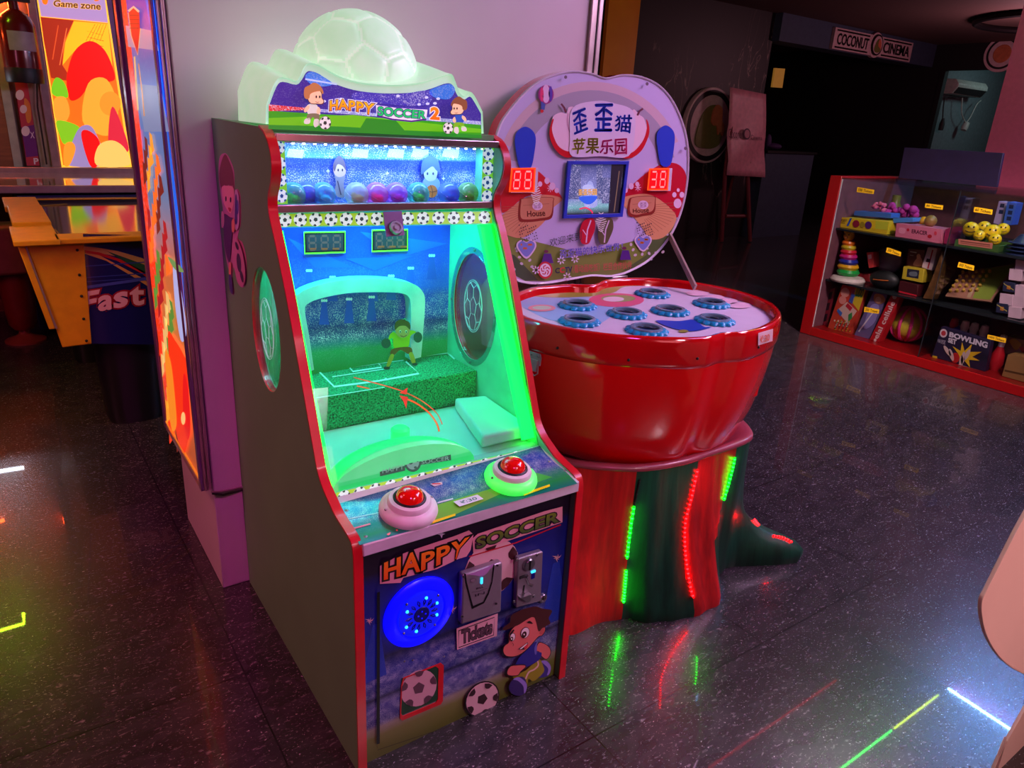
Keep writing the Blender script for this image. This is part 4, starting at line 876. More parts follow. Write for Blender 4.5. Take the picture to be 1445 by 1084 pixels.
# tree stump with two spreading roots
SC = V((1.13, .45))
topP = [(.751, .304), (.795, .227), (.927, .129), (1.068, .095), (1.192, .094), (1.392, .105), (1.475, .165), (1.53, .28), (1.54, .45), (1.49, .62), (1.38, .75), (1.2, .81), (1.0, .81), (.84, .73), (.75, .6), (.725, .44)]
botP = [(.66, .20), (.706, .113), (.80, .118), (.86, .110), (.931, .070), (1.018, .007), (1.112, -.012), (1.20, -.024), (1.275, .02), (1.33, .085), (1.42, .105), (1.55, .05), (1.66, .0), (1.715, .035), (1.66, .13), (1.60, .26), (1.585, .45), (1.56, .70), (1.40, .82), (1.2, .84), (.95, .835), (.75, .77), (.67, .62), (.66, .40)]
def polar(P, n=144):
    c = sm(P, 10); an = sorted((atan2(y - SC.y, x - SC.x), sqrt((x - SC.x) ** 2 + (y - SC.y) ** 2)) for x, y in c); res = []
    for j in range(n):
        t = -pi + 2 * pi * j / n
        k = 0
        while k < len(an) and an[k][0] < t: k += 1
        a0, r0 = an[k - 1]; a1, r1 = an[k % len(an)]
        if a0 > t: a0 -= 2 * pi
        if a1 < t: a1 += 2 * pi
        f = (t - a0) / (a1 - a0) if a1 != a0 else 0; res.append(r0 + (r1 - r0) * f)
    return res
rT, rB = polar(topP), polar(botP); NS = 144
def srad(j, z):
    a = -pi + 2 * pi * j / NS; root = math.exp(-((a + .63) / .30) ** 2)
    wg = (1 - z / .5) ** 1.7; wr = 1 / (1 + (max(0, z - .03) / .075) ** 2.6); w = wg * (1 - root) + wr * root
    groove = .006 * sin(a * 19 + 1) + .004 * sin(a * 31)
    r = rT[j] + (rB[j] - rT[j]) * w + groove * (.4 + .6 * wg)
    if z < .02: r -= .006 * (1 - z / .02)
    return r
def spt(j, z): a = -pi + 2 * pi * j / NS; return V((SC.x + srad(j, z) * cos(a), SC.y + srad(j, z) * sin(a), z))
b1, b2, b3 = [atan2(p.y - SC.y, p.x - SC.x) for p in (pZ(882, 868, .02), pZ(978, 858, .03), pZ(1024, 800, .08))]
zs = [0, .02, .04, .06, .08, .10, .12, .145, .17, .2, .24, .28, .32, .36, .4, .44, .475, .488]
LEDP = [[(901, 676), (893, 722), (886, 772), (882, 820), (880, 868)], [(983, 662), (975, 700), (966, 740), (967, 785), (974, 830), (979, 846)], [(1036, 643), (1031, 665), (1024, 690), (1017, 722), (1008, 768)]]
M('__t', (0, 0, 0)); M('latch_metal', (170, 166, 160), .35, .3); tmp = MB().loft([[spt(j, z) for j in range(NS)] for z in zs], '__t')
bvh = BVHTree.FromPolygons(tmp.v, tmp.f)
def onS(x, y, lift=.004):
    d = ray(x, y).normalized(); l, n, i, _ = bvh.ray_cast(CPOS, d)
    if l is None: return None
    if n.dot(d) > 0: n = -n
    return l + n * lift
import bisect
LEDC = []
for P in LEDP:
    c = [q for q in (onS(x, y, 0) for x, y in sm(P, 6, False)) if q]
    c = sorted((q.z, atan2(q.y - SC.y, q.x - SC.x)) for q in c); LEDC.append(c)
def bound(k, z):
    c = LEDC[k]
    if z <= c[0][0]: return c[0][1]
    if z >= c[-1][0]: return c[-1][1]
    for (z0, a0), (z1, a1) in zip(c, c[1:]):
        if z0 <= z <= z1: return a0 + (a1 - a0) * (z - z0) / max(1e-6, z1 - z0)
    return c[-1][1]
def scol(i, j):
    a = -pi + 2 * pi * (j + .5) / NS; z = (zs[i] + zs[min(i + 1, len(zs) - 1)]) / 2
    if a < bound(0, z): return 'stump_red'
    if a < bound(1, z): return 'stump_green'
    if a < bound(2, z): return 'stump_red'
    if a < .9: return 'stump_green'
    return 'stump_red' if int((a - .9) / .7) % 2 == 0 else 'stump_green'
st = MB().loft([[spt(j, z) for j in range(NS)] for z in zs], 'stump_red', cap1=False, mf=scol)
stump = st.build('tree_stump', AP, smooth=60)
def rimring(s, z): return [(SC.x + rT[j] * s * cos(-pi + 2 * pi * j / NS), SC.y + rT[j] * s * sin(-pi + 2 * pi * j / NS), z) for j in range(NS)]
MB().loft([rimring(.99, .484), rimring(1.012, .490), rimring(1.01, .500), rimring(.985, .505), rimring(.93, .500), rimring(.89, .485), rimring(.80, .462)], 'stump_rim', cap0=False).build('stump_rim', stump, smooth=60)
# light strips
def strip_leds(pts, key, n, name='led_strip'):
    path = [q for q in (onS(x, y, .0035) for x, y in sm(pts, 5, False)) if q]
    L = [0]
    for p, q in zip(path, path[1:]): L.append(L[-1] + (q - p).length)
    h = MB().tube(path, .0030, {'green_led': 'green_tape', 'red_led': 'red_tape'}.get(key, 'black'), 5)
    for i in range(n):
        s = L[-1] * (i + .5) / n; k = max(0, bisect.bisect(L, s) - 1); k = min(k, len(path) - 2)
        p = path[k].lerp(path[k + 1], (s - L[k]) / max(1e-6, L[k + 1] - L[k])); h.ball(p, .0037, key, 8, 6)
    return h.build(name, stump)
strip_leds([(902, 676), (897, 700), (894, 712)], 'black', 6, 'unlit_strip')
strip_leds([(894, 714), (889, 745), (884, 788)], 'green_led', 11); strip_leds([(883, 804), (881, 830), (879, 850)], 'green_led', 11)
strip_leds([(983, 662), (975, 700), (966, 740), (967, 785), (974, 830), (978, 843)], 'red_led', 28); strip_leds([(1036, 645), (1031, 668), (1020, 706)], 'green_led', 11)
strip_leds([(1057, 722), (1062, 732), (1070, 742)], 'red_led', 7); strip_leds([(1090, 757), (1105, 760), (1117, 766)], 'red_led', 7)
# bowl
AC = V((1.16, .385))
APL = [(1.19, .690), (1.29, .735), (1.42, .730), (1.54, .66), (1.61, .55), (1.635, .40), (1.595, .25), (1.48, .125), (1.34, .058), (1.21, .035), (1.125, .052), (1.04, .045), (.94, .085), (.80, .19), (.715, .33), (.695, .45), (.735, .58), (.84, .68), (.97, .735), (1.10, .728)]
apl = sm(APL, 6)
def aring(s, z, y=0): return [(AC.x + (x - AC.x) * s, AC.y + (yy - AC.y) * s, z) for x, yy in apl]
RZ = .900
bw = MB().loft([aring(s, z) for s, z in ((.60, .470), (.70, .468), (.76, .478), (.83, .52), (.90, .60), (.95, .69), (.978, .77), (.988, .818))], 'apple_red').build('apple_bowl', AP, smooth=60)
lip = MB().loft([aring(.985, .812), aring(.996, .816), aring(1.004, .828), aring(1.004, .884), aring(.998, .897), aring(.985, RZ + .002), aring(.955, RZ), aring(.945, .892), aring(.945, .868), aring(.93, .860)], 'apple_lip', cap0=False, cap1=False).build('apple_lip', AP, smooth=60)
for p_ in ((787, 491), (887, 508), (984, 506), (1070, 490)): SCREWS = globals().setdefault('SCREWS', []); SCREWS.append(p_)
q = [pZ(x, y, .88) for x, y in ((1068, 470), (1088, 464))]
# play board
PZ = .874
pbm = MB().loft([aring(.945, PZ - .006), aring(.945, PZ)], 'board_white').build('play_board', AP)
a = Art(planeZ(PZ), 'print', base=1, step=.0003, tr=(720, 370, .2699))
a.blob([(45, 215), (90, 180), (250, 180), (420, 185), (560, 230), (520, 290), (440, 330), (330, 325), (200, 300), (90, 250)], (150, 195, 235)); a.blob([(110, 172), (440, 150), (520, 128), (700, 118), (760, 122), (600, 130), (540, 160), (420, 180), (220, 186)], (150, 160, 60))
a.ell(555, 200, 145, 36, (225, 90, 130)); a.ell(565, 192, 90, 18, (150, 170, 90)); a.ell(540, 196, 55, 13, (235, 215, 220)); a.ell(165, 243, 72, 18, (230, 150, 160)); a.ell(165, 242, 50, 10, (190, 220, 190))
a.blob([(760, 310), (880, 312), (960, 305), (1010, 340), (1050, 345), (950, 365), (850, 350)], (36, 70, 190)); a.ell(905, 365, 26, 7, (150, 150, 60))
for x, y in ((980, 165), (1060, 190), (1200, 230), (1130, 210)): a.ell(x, y, 60, 16, (230, 196, 214)); a.k -= 1
a.build('board_picture', pbm, smooth=0)
HP = [(1015, 549, 0), ]
for i, (x, y) in enumerate(((815, 428), (818, 450), (885, 440), (921, 412), (946, 436), (1004, 426), (1009, 449), (913, 463))):
    c = pZ(x, y, PZ + .012); c.z = PZ; r0 = .056
    def scal(r, z, amp): return [(c.x + (r + amp * abs(sin(7 * t)) * 1.0) * cos(t), c.y + (r + amp * abs(sin(7 * t))) * sin(t), z) for t in (2 * pi * k / 112 for k in range(112))]
    rg = MB().loft([scal(r0 - .002, PZ + .0006, .007), scal(r0, PZ + .004, .009), scal(r0 - .003, PZ + .009, .008), scal(r0 - .011, PZ + .012, .005), scal(.040, PZ + .0125, 0), scal(.036, PZ + .010, 0)], 'ring_blue', cap0=False, cap1=False).build('hole_ring', AP, smooth=60)
    MB().lathe([(.047, .0122), (.046, .0165), (.041, .018), (.036, .0155), (.035, .008)], c, 'ring_clear', n=40).build('clear_collar', rg)
    MB().lathe([(.0, .0010), (.0355, .0010), (.0355, .0030), (.030, .0024), (0, .0024)], c, 'hole_dark', n=28).build('mole_plug', rg)
# upright picture board
BY_ = .762
c4b = lambda x, y: (680 + x * .3045, 80 + y * .3045)
ob = [(575, 98), (650, 83), (740, 92), (822, 132), (888, 210), (938, 330), (957, 450), (950, 600), (920, 730), (868, 840), (780, 940), (680, 998), (600, 1020), (510, 1017), (430, 1030), (300, 1052), (200, 1050), (140, 1020), (85, 900), (55, 760), (45, 600), (52, 430), (80, 320), (120, 255), (180, 182), (240, 128), (300, 94), (380, 70), (440, 66), (510, 76)]
obx = sm(ob, 4)
bp = [pY(*c4b(x, y), BY_) for x, y in obx]
bd = MB().prism(bp, (0, .045, 0), 'board_white', mside='apple_lip').build('picture_board', AP)
ctr = sum(bp, V()) / len(bp)
MB().loft([[V((ctr.x + (p.x - ctr.x) * s, BY_ + d, ctr.z + (p.z - ctr.z) * s)) for p in bp] for s, d in ((.982, -.0012), (.985, -.0035), (1.0, -.0045), (1.004, .0), (1.002, .004))], 'board_white', cap0=False, cap1=False).build('board_rim', bd, smooth=60)
a = Art(planeY(BY_), 'board_print', step=.00022, tr=(680, 80, .3045), base=1)
def inset(s): 
    cx = sum(p[0] for p in obx) / len(obx); cy = sum(p[1] for p in obx) / len(obx); return [(cx + (x - cx) * s, cy + (y - cy) * s) for x, y in obx]
a.poly(inset(.985), (196, 186, 226))
arc = lambda r0, r1, a0, a1, cx=505, cy=560: [(cx + r0 * cos(t) * .98, cy + r0 * sin(t) * 1.0) for t in [a0 + (a1 - a0) * k / 24 for k in range(25)]] + [(cx + r1 * cos(t) * .98, cy + r1 * sin(t)) for t in [a1 + (a0 - a1) * k / 24 for k in range(25)]]
a.poly(arc(405, 330, 3.35, 6.05), (168, 160, 178)); a.k -= 1; a.poly(arc(445, 405, 3.5, 5.9), (206, 180, 190))
# meadow
g1 = [(75, 850), (100, 815), (180, 840), (300, 870), (420, 900), (500, 915), (600, 880), (720, 850), (800, 840), (890, 770), (905, 745), (868, 838), (780, 935), (680, 992), (600, 1012), (510, 1009), (430, 1020), (300, 1040), (200, 1040), (145, 1010), (95, 905)]
a.poly(g1, (126, 142, 62)); a.poly([(780, 850), (890, 775), (866, 836), (778, 932), (690, 985), (640, 1000), (760, 920)], (86, 104, 60)); a.k -= 1; a.poly([(95, 900), (150, 920), (260, 1036), (200, 1038), (145, 1008)], (70, 88, 56))
for i in range(26):
    x = 110 + (i * 53) % 130 if i % 2 else 690 + (i * 37) % 180; y = 870 + (i * 29) % 130 - (0 if i % 2 else (x - 690) * .55); a.ell(x, y, 6, 8, (206, 196, 210), rot=i); a.k -= 1
a.k += 1
# mushrooms left and right
a.poly(sm([(88, 700), (100, 560), (180, 520), (250, 525), (320, 590), (372, 660), (300, 640), (200, 650), (110, 720)], 5), (206, 40, 50)); a.k -= 1
a.poly(sm([(640, 660), (690, 600), (760, 540), (830, 500), (900, 495), (944, 545), (940, 640), (908, 745), (860, 690), (780, 640), (700, 640)], 5), (196, 24, 50))
a.poly(sm([(85, 745), (110, 720), (200, 655), (300, 640), (370, 660), (330, 700), (300, 750), (250, 800), (180, 840), (100, 818), (80, 780)], 5), (214, 150, 110)); a.k -= 1
a.poly(sm([(640, 662), (700, 640), (780, 640), (860, 692), (900, 750), (850, 830), (780, 845), (740, 790), (700, 740), (665, 700)], 5), (220, 160, 112))
for k in range(12):
    t = 2.0 + k * .1; a.line([(250 + 60 * cos(t), 690 + 60 * sin(t)), (250 + 190 * cos(t), 690 + 150 * sin(t))], 2, (180, 110, 76)); a.k -= 1; t = -.2 + k * .12; a.line([(720 + 70 * cos(t), 700 + 60 * sin(t)), (720 + 180 * cos(t), 700 + 130 * sin(t))], 2, (180, 110, 76)); a.k -= 1
a.k += 1
for x, y, r in ((300, 575, 12), (325, 600, 14), (268, 590, 10), (345, 620, 10), (690, 600, 12), (665, 620, 9), (718, 590, 9), (905, 680, 18), (890, 640, 10), (925, 640, 11), (908, 618, 7)): a.ell(x, y, r, r * 1.25, (230, 200, 226)); a.k -= 1
a.k += 1
# wooden signs
for (x0, y0, x1, y1), tq in (((172, 655, 330, 760), ((206, 715), (290, 708), (292, 738), (208, 742))), ((678, 650, 802, 738), ((696, 705), (770, 697), (770, 722), (696, 724)))):
    a.blob([(x0, y0 + 20), (x0 + 20, y0), (x1 - 10, y0 - 4), (x1, y0 + 20), (x1 - 8, y1 - 14), (x1 - 60, y1), (x0 + 30, y1 + 6), (x0 - 4, y1 - 6)], (140, 50, 40)); a.blob([(x0 + 8, y0 + 20), (x0 + 24, y0 + 2), (x1 - 12, y0 - 2), (x1 - 4, y0 + 18), (x1 - 14, y1 - 26), (x1 - 60, y1 - 12), (x0 + 34, y1 - 6), (x0 + 6, y1 - 18)], (206, 140, 104))
    a.line([(x0 + 16, y0 + 34), (x1 - 20, y0 + 26)], 2, (170, 104, 76)); a.k -= 1; a.ell((x0 + x1) / 2 + 4, y0 + 36, 24, 20, (228, 206, 230)); a.text('House', tq, (96, 44, 30), .02); a.text('歪歪', (((x0 + x1) / 2 - 12, y0 + 26), ((x0 + x1) / 2 + 20, y0 + 24), ((x0 + x1) / 2 + 20, y0 + 46), ((x0 + x1) / 2 - 12, y0 + 48)), (150, 110, 140))
# hearts of seeds
for cx, cy, s in ((203, 880, 1), (743, 855, .86)):
    hb = lambda s_: sm([(cx, cy - 22 * s_), (cx + 22 * s_, cy - 34 * s_), (cx + 44 * s_, cy - 18 * s_), (cx + 40 * s_, cy + 12 * s_), (cx, cy + 56 * s_), (cx - 40 * s_, cy + 14 * s_), (cx - 46 * s_, cy - 14 * s_), (cx - 24 * s_, cy - 32 * s_)], 4)
    a.poly(hb(s), (226, 206, 226)); a.poly(hb(s * .84), (124, 132, 206))
    for i in range(9): a.ell(cx - 24 * s + (i * 23) % 50 * s, cy - 10 * s + (i * 17) % 34 * s, 4, 5, (220, 120, 40), n=8); a.k -= 1
    a.k += 1
    for i in range(34): a.ell(cx - 34 * s + (i * 31) % 86 * s, cy - 100 * s + (i * 19) % 74 * s, 2.6, 3.2, (60, 40, 60), n=8); a.k -= 1
    a.k += 1
# plain blue rounded patches over the counters, balloon, apple halves
for x, y, w, h_ in ((196, 420, 46, 96), (846, 410, 40, 92)): a.blob([(x - w, y - h_ * .6), (x, y - h_), (x + w, y - h_ * .6), (x + w * .9, y + h_ * .3), (x + w * .5, y + h_), (x - w * .5, y + h_), (x - w * .9, y + h_ * .3)], (44, 70, 200))
a.ell(291, 175, 36, 44, (160, 40, 130)); a.ell(291, 172, 18, 43, (226, 190, 226)); a.k -= 1; a.ell(312, 172, 9, 36, (90, 60, 170)); a.k -= 1; a.ell(272, 176, 8, 34, (230, 60, 120)); a.poly([(268, 206), (288, 220), (284, 246), (268, 246)], (70, 90, 170)); a.ell(272, 252, 8, 8, (200, 40, 50))
rdx = sm([(320, 285), (345, 262), (330, 300), (335, 380), (365, 425), (400, 440), (418, 432), (420, 460), (385, 468), (340, 440), (312, 390), (304, 340)], 4)
a.poly(sm([(322, 280), (360, 258), (385, 262), (395, 235), (425, 238), (440, 300), (430, 400), (420, 440), (385, 440), (340, 410), (316, 350)], 5), (236, 206, 222)); a.poly(sm([(316, 300), (326, 290), (318, 340), (345, 410), (390, 438), (420, 432), (414, 462), (375, 464), (330, 425), (306, 360)], 5), (206, 24, 40)); a.line([(382, 258), (374, 236), (360, 218)], 9, (110, 50, 70)); a.ell(408, 330, 7, 14, (60, 34, 50)); a.line(sm([(392, 262), (388, 300), (400, 350), (412, 356)], 3, False), 3, (190, 130, 160))
a.poly(sm([(745, 290), (720, 268), (705, 250), (690, 248), (660, 300), (660, 400), (650, 460), (690, 455), (735, 420), (758, 360)], 5), (236, 206, 222)); a.poly(sm([(752, 290), (764, 310), (766, 360), (735, 430), (690, 466), (645, 470), (660, 455), (700, 435), (740, 385), (756, 330)], 5), (206, 24, 40)); a.line([(712, 272), (722, 252), (738, 240)], 9, (110, 50, 70)); a.ell(676, 330, 6, 12, (60, 34, 50))
a.blob([(400, 380), (410, 240), (520, 205), (600, 215), (690, 250), (700, 350), (670, 460), (540, 460), (410, 460)], (222, 208, 232))
for ch, q in (('歪', ((410, 262), (472, 236), (482, 336), (420, 360))), ('歪', ((514, 220), (600, 218), (592, 345), (514, 345))), ('猫', ((612, 272), (688, 268), (680, 355), (604, 342)))): a.text(ch, q, (40, 70, 210), .024, None, (236, 226, 240), .05); a.k -= 2
a.k += 2
for ch, c, q in (('苹', (164, 158, 50), ((416, 380), (472, 376), (460, 448), (408, 450))), ('果', (150, 144, 44), ((476, 378), (536, 378), (532, 448), (472, 448))), ('乐', (206, 44, 120), ((542, 384), (600, 382), (600, 448), (536, 450))), ('园', (206, 44, 110), ((608, 382), (662, 378), (662, 450), (608, 454)))): a.text(ch, q, c, .024, None, (236, 226, 240), .05); a.k -= 2
a.k += 2
# lower lettering, red and green trees, bottles, badge
for x, c in ((482, (196, 30, 56)), (566, (96, 90, 60))): a.blob([(x - 20, 760), (x + 24, 748), (x + 34, 790), (x + 16, 840), (x, 866), (x - 30, 860), (x - 38, 810)], c); a.line([(x - 8, 860), (x - 2, 800), (x + 14, 756)], 6, (222, 200, 226)); a.k -= 1; a.line([(x - 4, 830), (x - 24, 800)], 4, (222, 200, 226)); a.k -= 1
a.k += 1
a.text('欢迎来到', ((304, 842), (452, 808), (452, 846), (304, 880)), (60, 70, 84), .012); a.text('歪歪猫的快乐世界！', ((352, 892), (642, 858), (642, 892), (352, 934)), (60, 70, 200), .012, None, (226, 210, 232), .03)
for x, y, s in ((294, 920, 1), (655, 905, .95)): a.poly([(x - 16 * s, y - 10), (x + 16 * s, y - 10), (x + 28 * s, y + 34), (x - 28 * s, y + 34)], (84, 40, 130)); a.ell(x - 6, y - 20, 10, 7, (110, 40, 80)); a.k -= 1
a.k += 1; a.ell(283, 986, 34, 40, (196, 30, 50)); a.ell(283, 986, 26, 31, (230, 220, 232))
for k in range(5): a.line(sm([(283 + 6 * cos(1.256 * k), 986 + 7 * sin(1.256 * k)), (283 + 16 * cos(1.256 * k + .4), 986 + 18 * sin(1.256 * k + .4)), (283 + 20 * cos(1.256 * k + 1.1), 986 + 23 * sin(1.256 * k + 1.1))], 3, False), 5, (190, 40, 60)); a.k -= 1
a.k += 1; a.text('C', ((328, 976), (350, 974), (350, 1000), (328, 1002)), (40, 40, 60), .04); a.k -= 1; a.text('C', ((350, 974), (372, 972), (372, 998), (350, 1000)), (206, 40, 60), .04); a.k -= 1; a.text('TV', ((374, 972), (408, 969), (406, 996), (374, 998)), (40, 40, 90), .04); a.text('（看动画吃饭）栏目合作伙伴', ((408, 962), (684, 944), (684, 980), (408, 1000)), (206, 60, 84), .012)
for x, y in ((356, 940), (420, 934), (384, 1016), (240, 985)):
    for k in range(7): a.ell(x + 13 * cos(k * .9), y + 13 * sin(k * .9), 7, 3.4, (226, 214, 228), rot=k * .9, n=8); a.k -= 1
a.k += 1
for x, y, w in ((240, 645, 24), (540, 768, 26)):                      # white leafy sprays
    for i in range(9):
        for s in (-1, 1): a.line([(x, y - 40 + i * 10), (x + s * w * (1 - abs(i - 4) / 7), y - 48 + i * 10)], 4, (236, 236, 226)); a.k -= 1
a.k += 1
for x, y in ((305, 608), (710, 604)):
    for k in range(8): a.line([(x, y), (x + 15 * cos(k * .785), y + 18 * sin(k * .785))], 2.5, (230, 200, 220)); a.k -= 1
for x, y in ((375, 95), (752, 126), (930, 424)): a.ell(x, y, 7, 8, (110, 90, 110)); a.k -= 1
a.build('board_picture', bd, smooth=0)
# screen with blue bezel
qs = [(388, 482), (670, 482), (640, 740), (366, 748)]
def onB(x, y, d=0): p = pY(*c4b(x, y), BY_); p.y -= d; return p
bz = [onB(*p) for p in qs]; bi = [onB(*p) for p in ((402, 498), (656, 498), (628, 724), (382, 732))]
sc_ = MB().prism([(p.x, BY_ - .007, p.z) for p in bz], (0, -.008, 0), 'bezel_blue', [[(p.x, BY_ - .007, p.z) for p in bi]]).prism([(p.x, BY_ - .0062, p.z) for p in bz], (0, -.002, 0), 'black').build('game_screen', AP, bevel=.003)
a = Art(planeY(BY_ - .0085), 'screen_print', tr=(680, 80, .3045), step=.0003)
a.grad([((402, 498), (656, 498), (54, 66, 120), 0), ((396, 580), (648, 580), (110, 124, 176), .4), ((388, 660), (638, 650), (120, 140, 186), .5), ((384, 700), (632, 690), (110, 180, 176), .3), ((382, 732), (628, 724), (40, 36, 50), 0)])
a.blob([(474, 690), (486, 600), (500, 575), (518, 600), (534, 690)], (150, 170, 214), .5); a.k -= 1
for x, y, w, h_ in ((415, 600, 16, 60), (440, 570, 18, 90), (545, 580, 14, 80), (575, 620, 20, 60)): a.poly([(x - w, y - h_), (x + w, y - h_), (x + w, y + h_), (x - w, y + h_)], (70, 84, 130), .6); a.k -= 1
a.poly([(600, 500), (656, 498), (630, 724), (585, 726)], (34, 30, 44)); a.line([(636, 530), (612, 720)], 4, (120, 100, 80))
for x, y, c in ((490, 608, (176, 192, 230)), (490, 625, (190, 204, 236))): a.ell(x, y, 26, 16, c)
a.text('歪歪乐园', ((446, 615), (530, 612), (530, 640), (446, 642)), (220, 180, 80), .03, None, (60, 60, 110), .05); a.blob([(450, 650), (530, 646), (515, 675), (490, 684), (462, 672)], (50, 100, 220)); a.line(sm([(450, 706), (480, 700), (505, 715), (510, 726)], 4, False), 6, (240, 40, 90))
a.build('screen_picture', sc_, smooth=0)
for q, d in ((((136, 516), (250, 514), (244, 628), (124, 628)), '88'), (((775, 518), (870, 516), (862, 620), (765, 620)), '38')):
    ds = MB().prism([(onB(*p).x, BY_ - .0068, onB(*p).z) for p in q], (0, -.007, 0), 'board_white').build('score_display', AP)
    a = Art(planeY(BY_ - .0139), 'digit_print', tr=(680, 80, .3045), step=.0003); mid = ((q[0][0] + q[2][0]) / 2, (q[0][1] + q[2][1]) / 2)
    a.poly(q, (200, 60, 14)); qi = [(mid[0] + (x - mid[0]) * .86, mid[1] + (y - mid[1]) * .86) for x, y in q]; a.poly(qi, (196, 4, 10)); a.seg7(qi, d, (255, 120, 120), .10); a.build('digits', ds, smooth=0)
# hinges, strut, latches, sticker, coin unit
for (x0, y0), (x1, y1) in (((756, 401), (768, 400)), ((862, 392), (884, 390))):
    p0, p1 = pY(x0, y0, BY_), pY(x1, y1, BY_); MB().box(p0.x, p1.x, BY_ - .008, BY_ + .03, min(p0.z, p1.z) - .006, max(p0.z, p1.z) + .004, 'steel').build('board_hinge', AP, bevel=.002)
s0, s1 = pY(945, 332, BY_), pZ(981, 406, RZ); M('strut_steel', (180, 160, 150), .3, .4)
sv = (s1 - s0).normalized(); nv = sv.cross(V((0, 0, 1))).normalized() * .004; w_ = sv.cross(nv).normalized() * .011
MB().loft([[s0 + nv + w_, s0 + nv - w_, s0 - nv - w_, s0 - nv + w_], [s1 + nv + w_, s1 + nv - w_, s1 - nv - w_, s1 - nv + w_]], 'strut_steel').build('board_strut', AP)
bb = BVHTree.FromPolygons(*(lambda m: (m.v, m.f))(MB().loft([aring(s, z) for s, z in ((.70, .468), (.76, .478), (.83, .52), (.90, .60), (.95, .69), (.978, .77), (.988, .818), (1.004, .828), (1.004, .884), (.99, .9))], '__t')))
def onA(x, y, lift=.002):
    d = ray(x, y).normalized(); l, n, i, _ = bb.ray_cast(CPOS, d)
    if l is None: return pZ(x, y, .75), V((0, -1, 0))
    if n.dot(d) > 0: n = -n
    return l + n * lift, n
each('lip_screw', lip, lambda h, p: h.ball(onA(*p, .001)[0], .004, 'black', 8, 6), SCREWS)
P, n = onA(757, 508); Z = V((0, 0, 1)); rgt = Z.cross(n).normalized(); upv = n.cross(rgt)
T = lambda x, z, d=0: P + rgt * x + upv * z + n * d
lt = MB().prism([T(-.02, .024, .002), T(.018, .024, .002), T(.022, .012, .002), T(.018, -.012, .002), T(-.018, -.012, .002), T(-.022, .012, .002)], n * .004, 'latch_metal').prism([T(-.012, .004, .006), T(.012, .004, .006), T(.009, -.03, .010), T(-.009, -.03, .010)], n * .003, 'latch_metal').tube([T(-.012, -.012, .006), T(-.012, -.036, .008), T(0, -.045, .009), T(.012, -.036, .008), T(.012, -.012, .006)], .002, 'latch_metal', 6)
for x in (-.012, .012): lt.ball(T(x, .017, .006), .003, 'screw', 8, 6)
lt.build('toggle_latch', AP)
a = Art(lambda x, y: onA(x, y, .004)[0], 'print', step=.0002, base=1); a.n = onA(1078, 476)[1]
a.grad([((1068, 470), (1089, 464), (228, 200, 206), 0), ((1068, 487), (1088, 481), (228, 200, 206), 0)]); a.text('₹:30', ((1071, 474), (1084, 470), (1084, 480), (1071, 484)), (230, 110, 60), .01)
a.build('price_sticker', AP, smooth=0)
P, n = onA(1078, 535)
cu = MB().prism([pZ(1072, 530, .74) + V((dx, dy, dz)) for dx, dy, dz in ((.02, .03, .07), (.02, .14, .07), (.02, .14, -.09), (.02, .03, -.09))], (.035, 0, 0), 'apple_lip').build('coin_unit', AP, bevel=.006)
q = pZ(1072, 530, .74) + V((.055, .06, 0))
MB().box(q.x, q.x + .008, q.y - .02, q.y + .05, q.z - .075, q.z + .05, 'mech_grey').box(q.x + .008, q.x + .022, q.y - .01, q.y + .03, q.z - .07, q.z - .04, 'steel').box(q.x + .0078, q.x + .011, q.y - .005, q.y + .005, q.z - .005, q.z + .012, 'cyan_led').build('coin_mechanism', cu, bevel=.002)
# ------------------------------------------------------------------ glass prize counter
M('counter_red', (150, 5, 10), .4, coat=.2, var=.05); M('maroon_board', (128, 78, 92), .6); M('shelf_dark', (34, 40, 44), .25); M('pane_edge', (205, 205, 205), .3)
GL('counter_glass', (.96, 1, .98), .012); GL('bag_clear', (.9, .9, .95), .12, .12, haze=.10); M('yellow_card', (238, 206, 30), .5)
CT = thing('prize_counter', 'red framed glass prize counter full of toys by the pink wall', 'display counter', (5.0, .6, 0))
Y1, Y0, XF, XB, SZ = 1.95, -1.3, 4.5, 5.55, (.066, .436, .815)
MB().box(XF, XB, Y0, Y1 - .09, .0, .066, 'counter_red').build('base', CT, bevel=.004)
MB().box(XF, XB, Y1 - .09, Y1, .0, 1.176, 'counter_red').build('end_board', CT, bevel=.004)
MB().box(XF + .012, XB - .02, Y1 - .0925, Y1 - .0905, .068, 1.158, 'maroon_board').build('end_haze_sheet', CT)  # added sheet; its maroon stands in for reflected haze on the front glass
MB().box(XB - .015, XB, Y0, Y1 - .092, .068, 1.16, 'maroon_board').build('back_panel', CT)
for z in SZ[1:]: MB().box(XF + .05, XB - .02, Y0, Y1 - .094, z - .014, z - .0005, 'shelf_dark').build('shelf', CT)
MB().box(XF, XB, Y0, Y1 - .092, 1.160, 1.168, 'counter_glass').build('glass_top', CT)
YM = 1.052
for y0, y1 in ((YM + .004, Y1 - .094), (.10, YM - .004), (Y0, .094)):
    gp = MB().box(XF + .003, XF + .009, y0, y1, .068, 1.158, 'counter_glass').build('front_pane', CT)
    MB().box(XF + .002, XF + .010, y1 - .004, y1, .0685, 1.1575, 'pane_edge' if y1 > 1.5 else 'shelf_dark').build('pane_edge', gp)
MB().box(XF + .03, XB - .03, YM - .006, YM + .002, .068, 1.158, 'counter_glass').build('divider', CT)
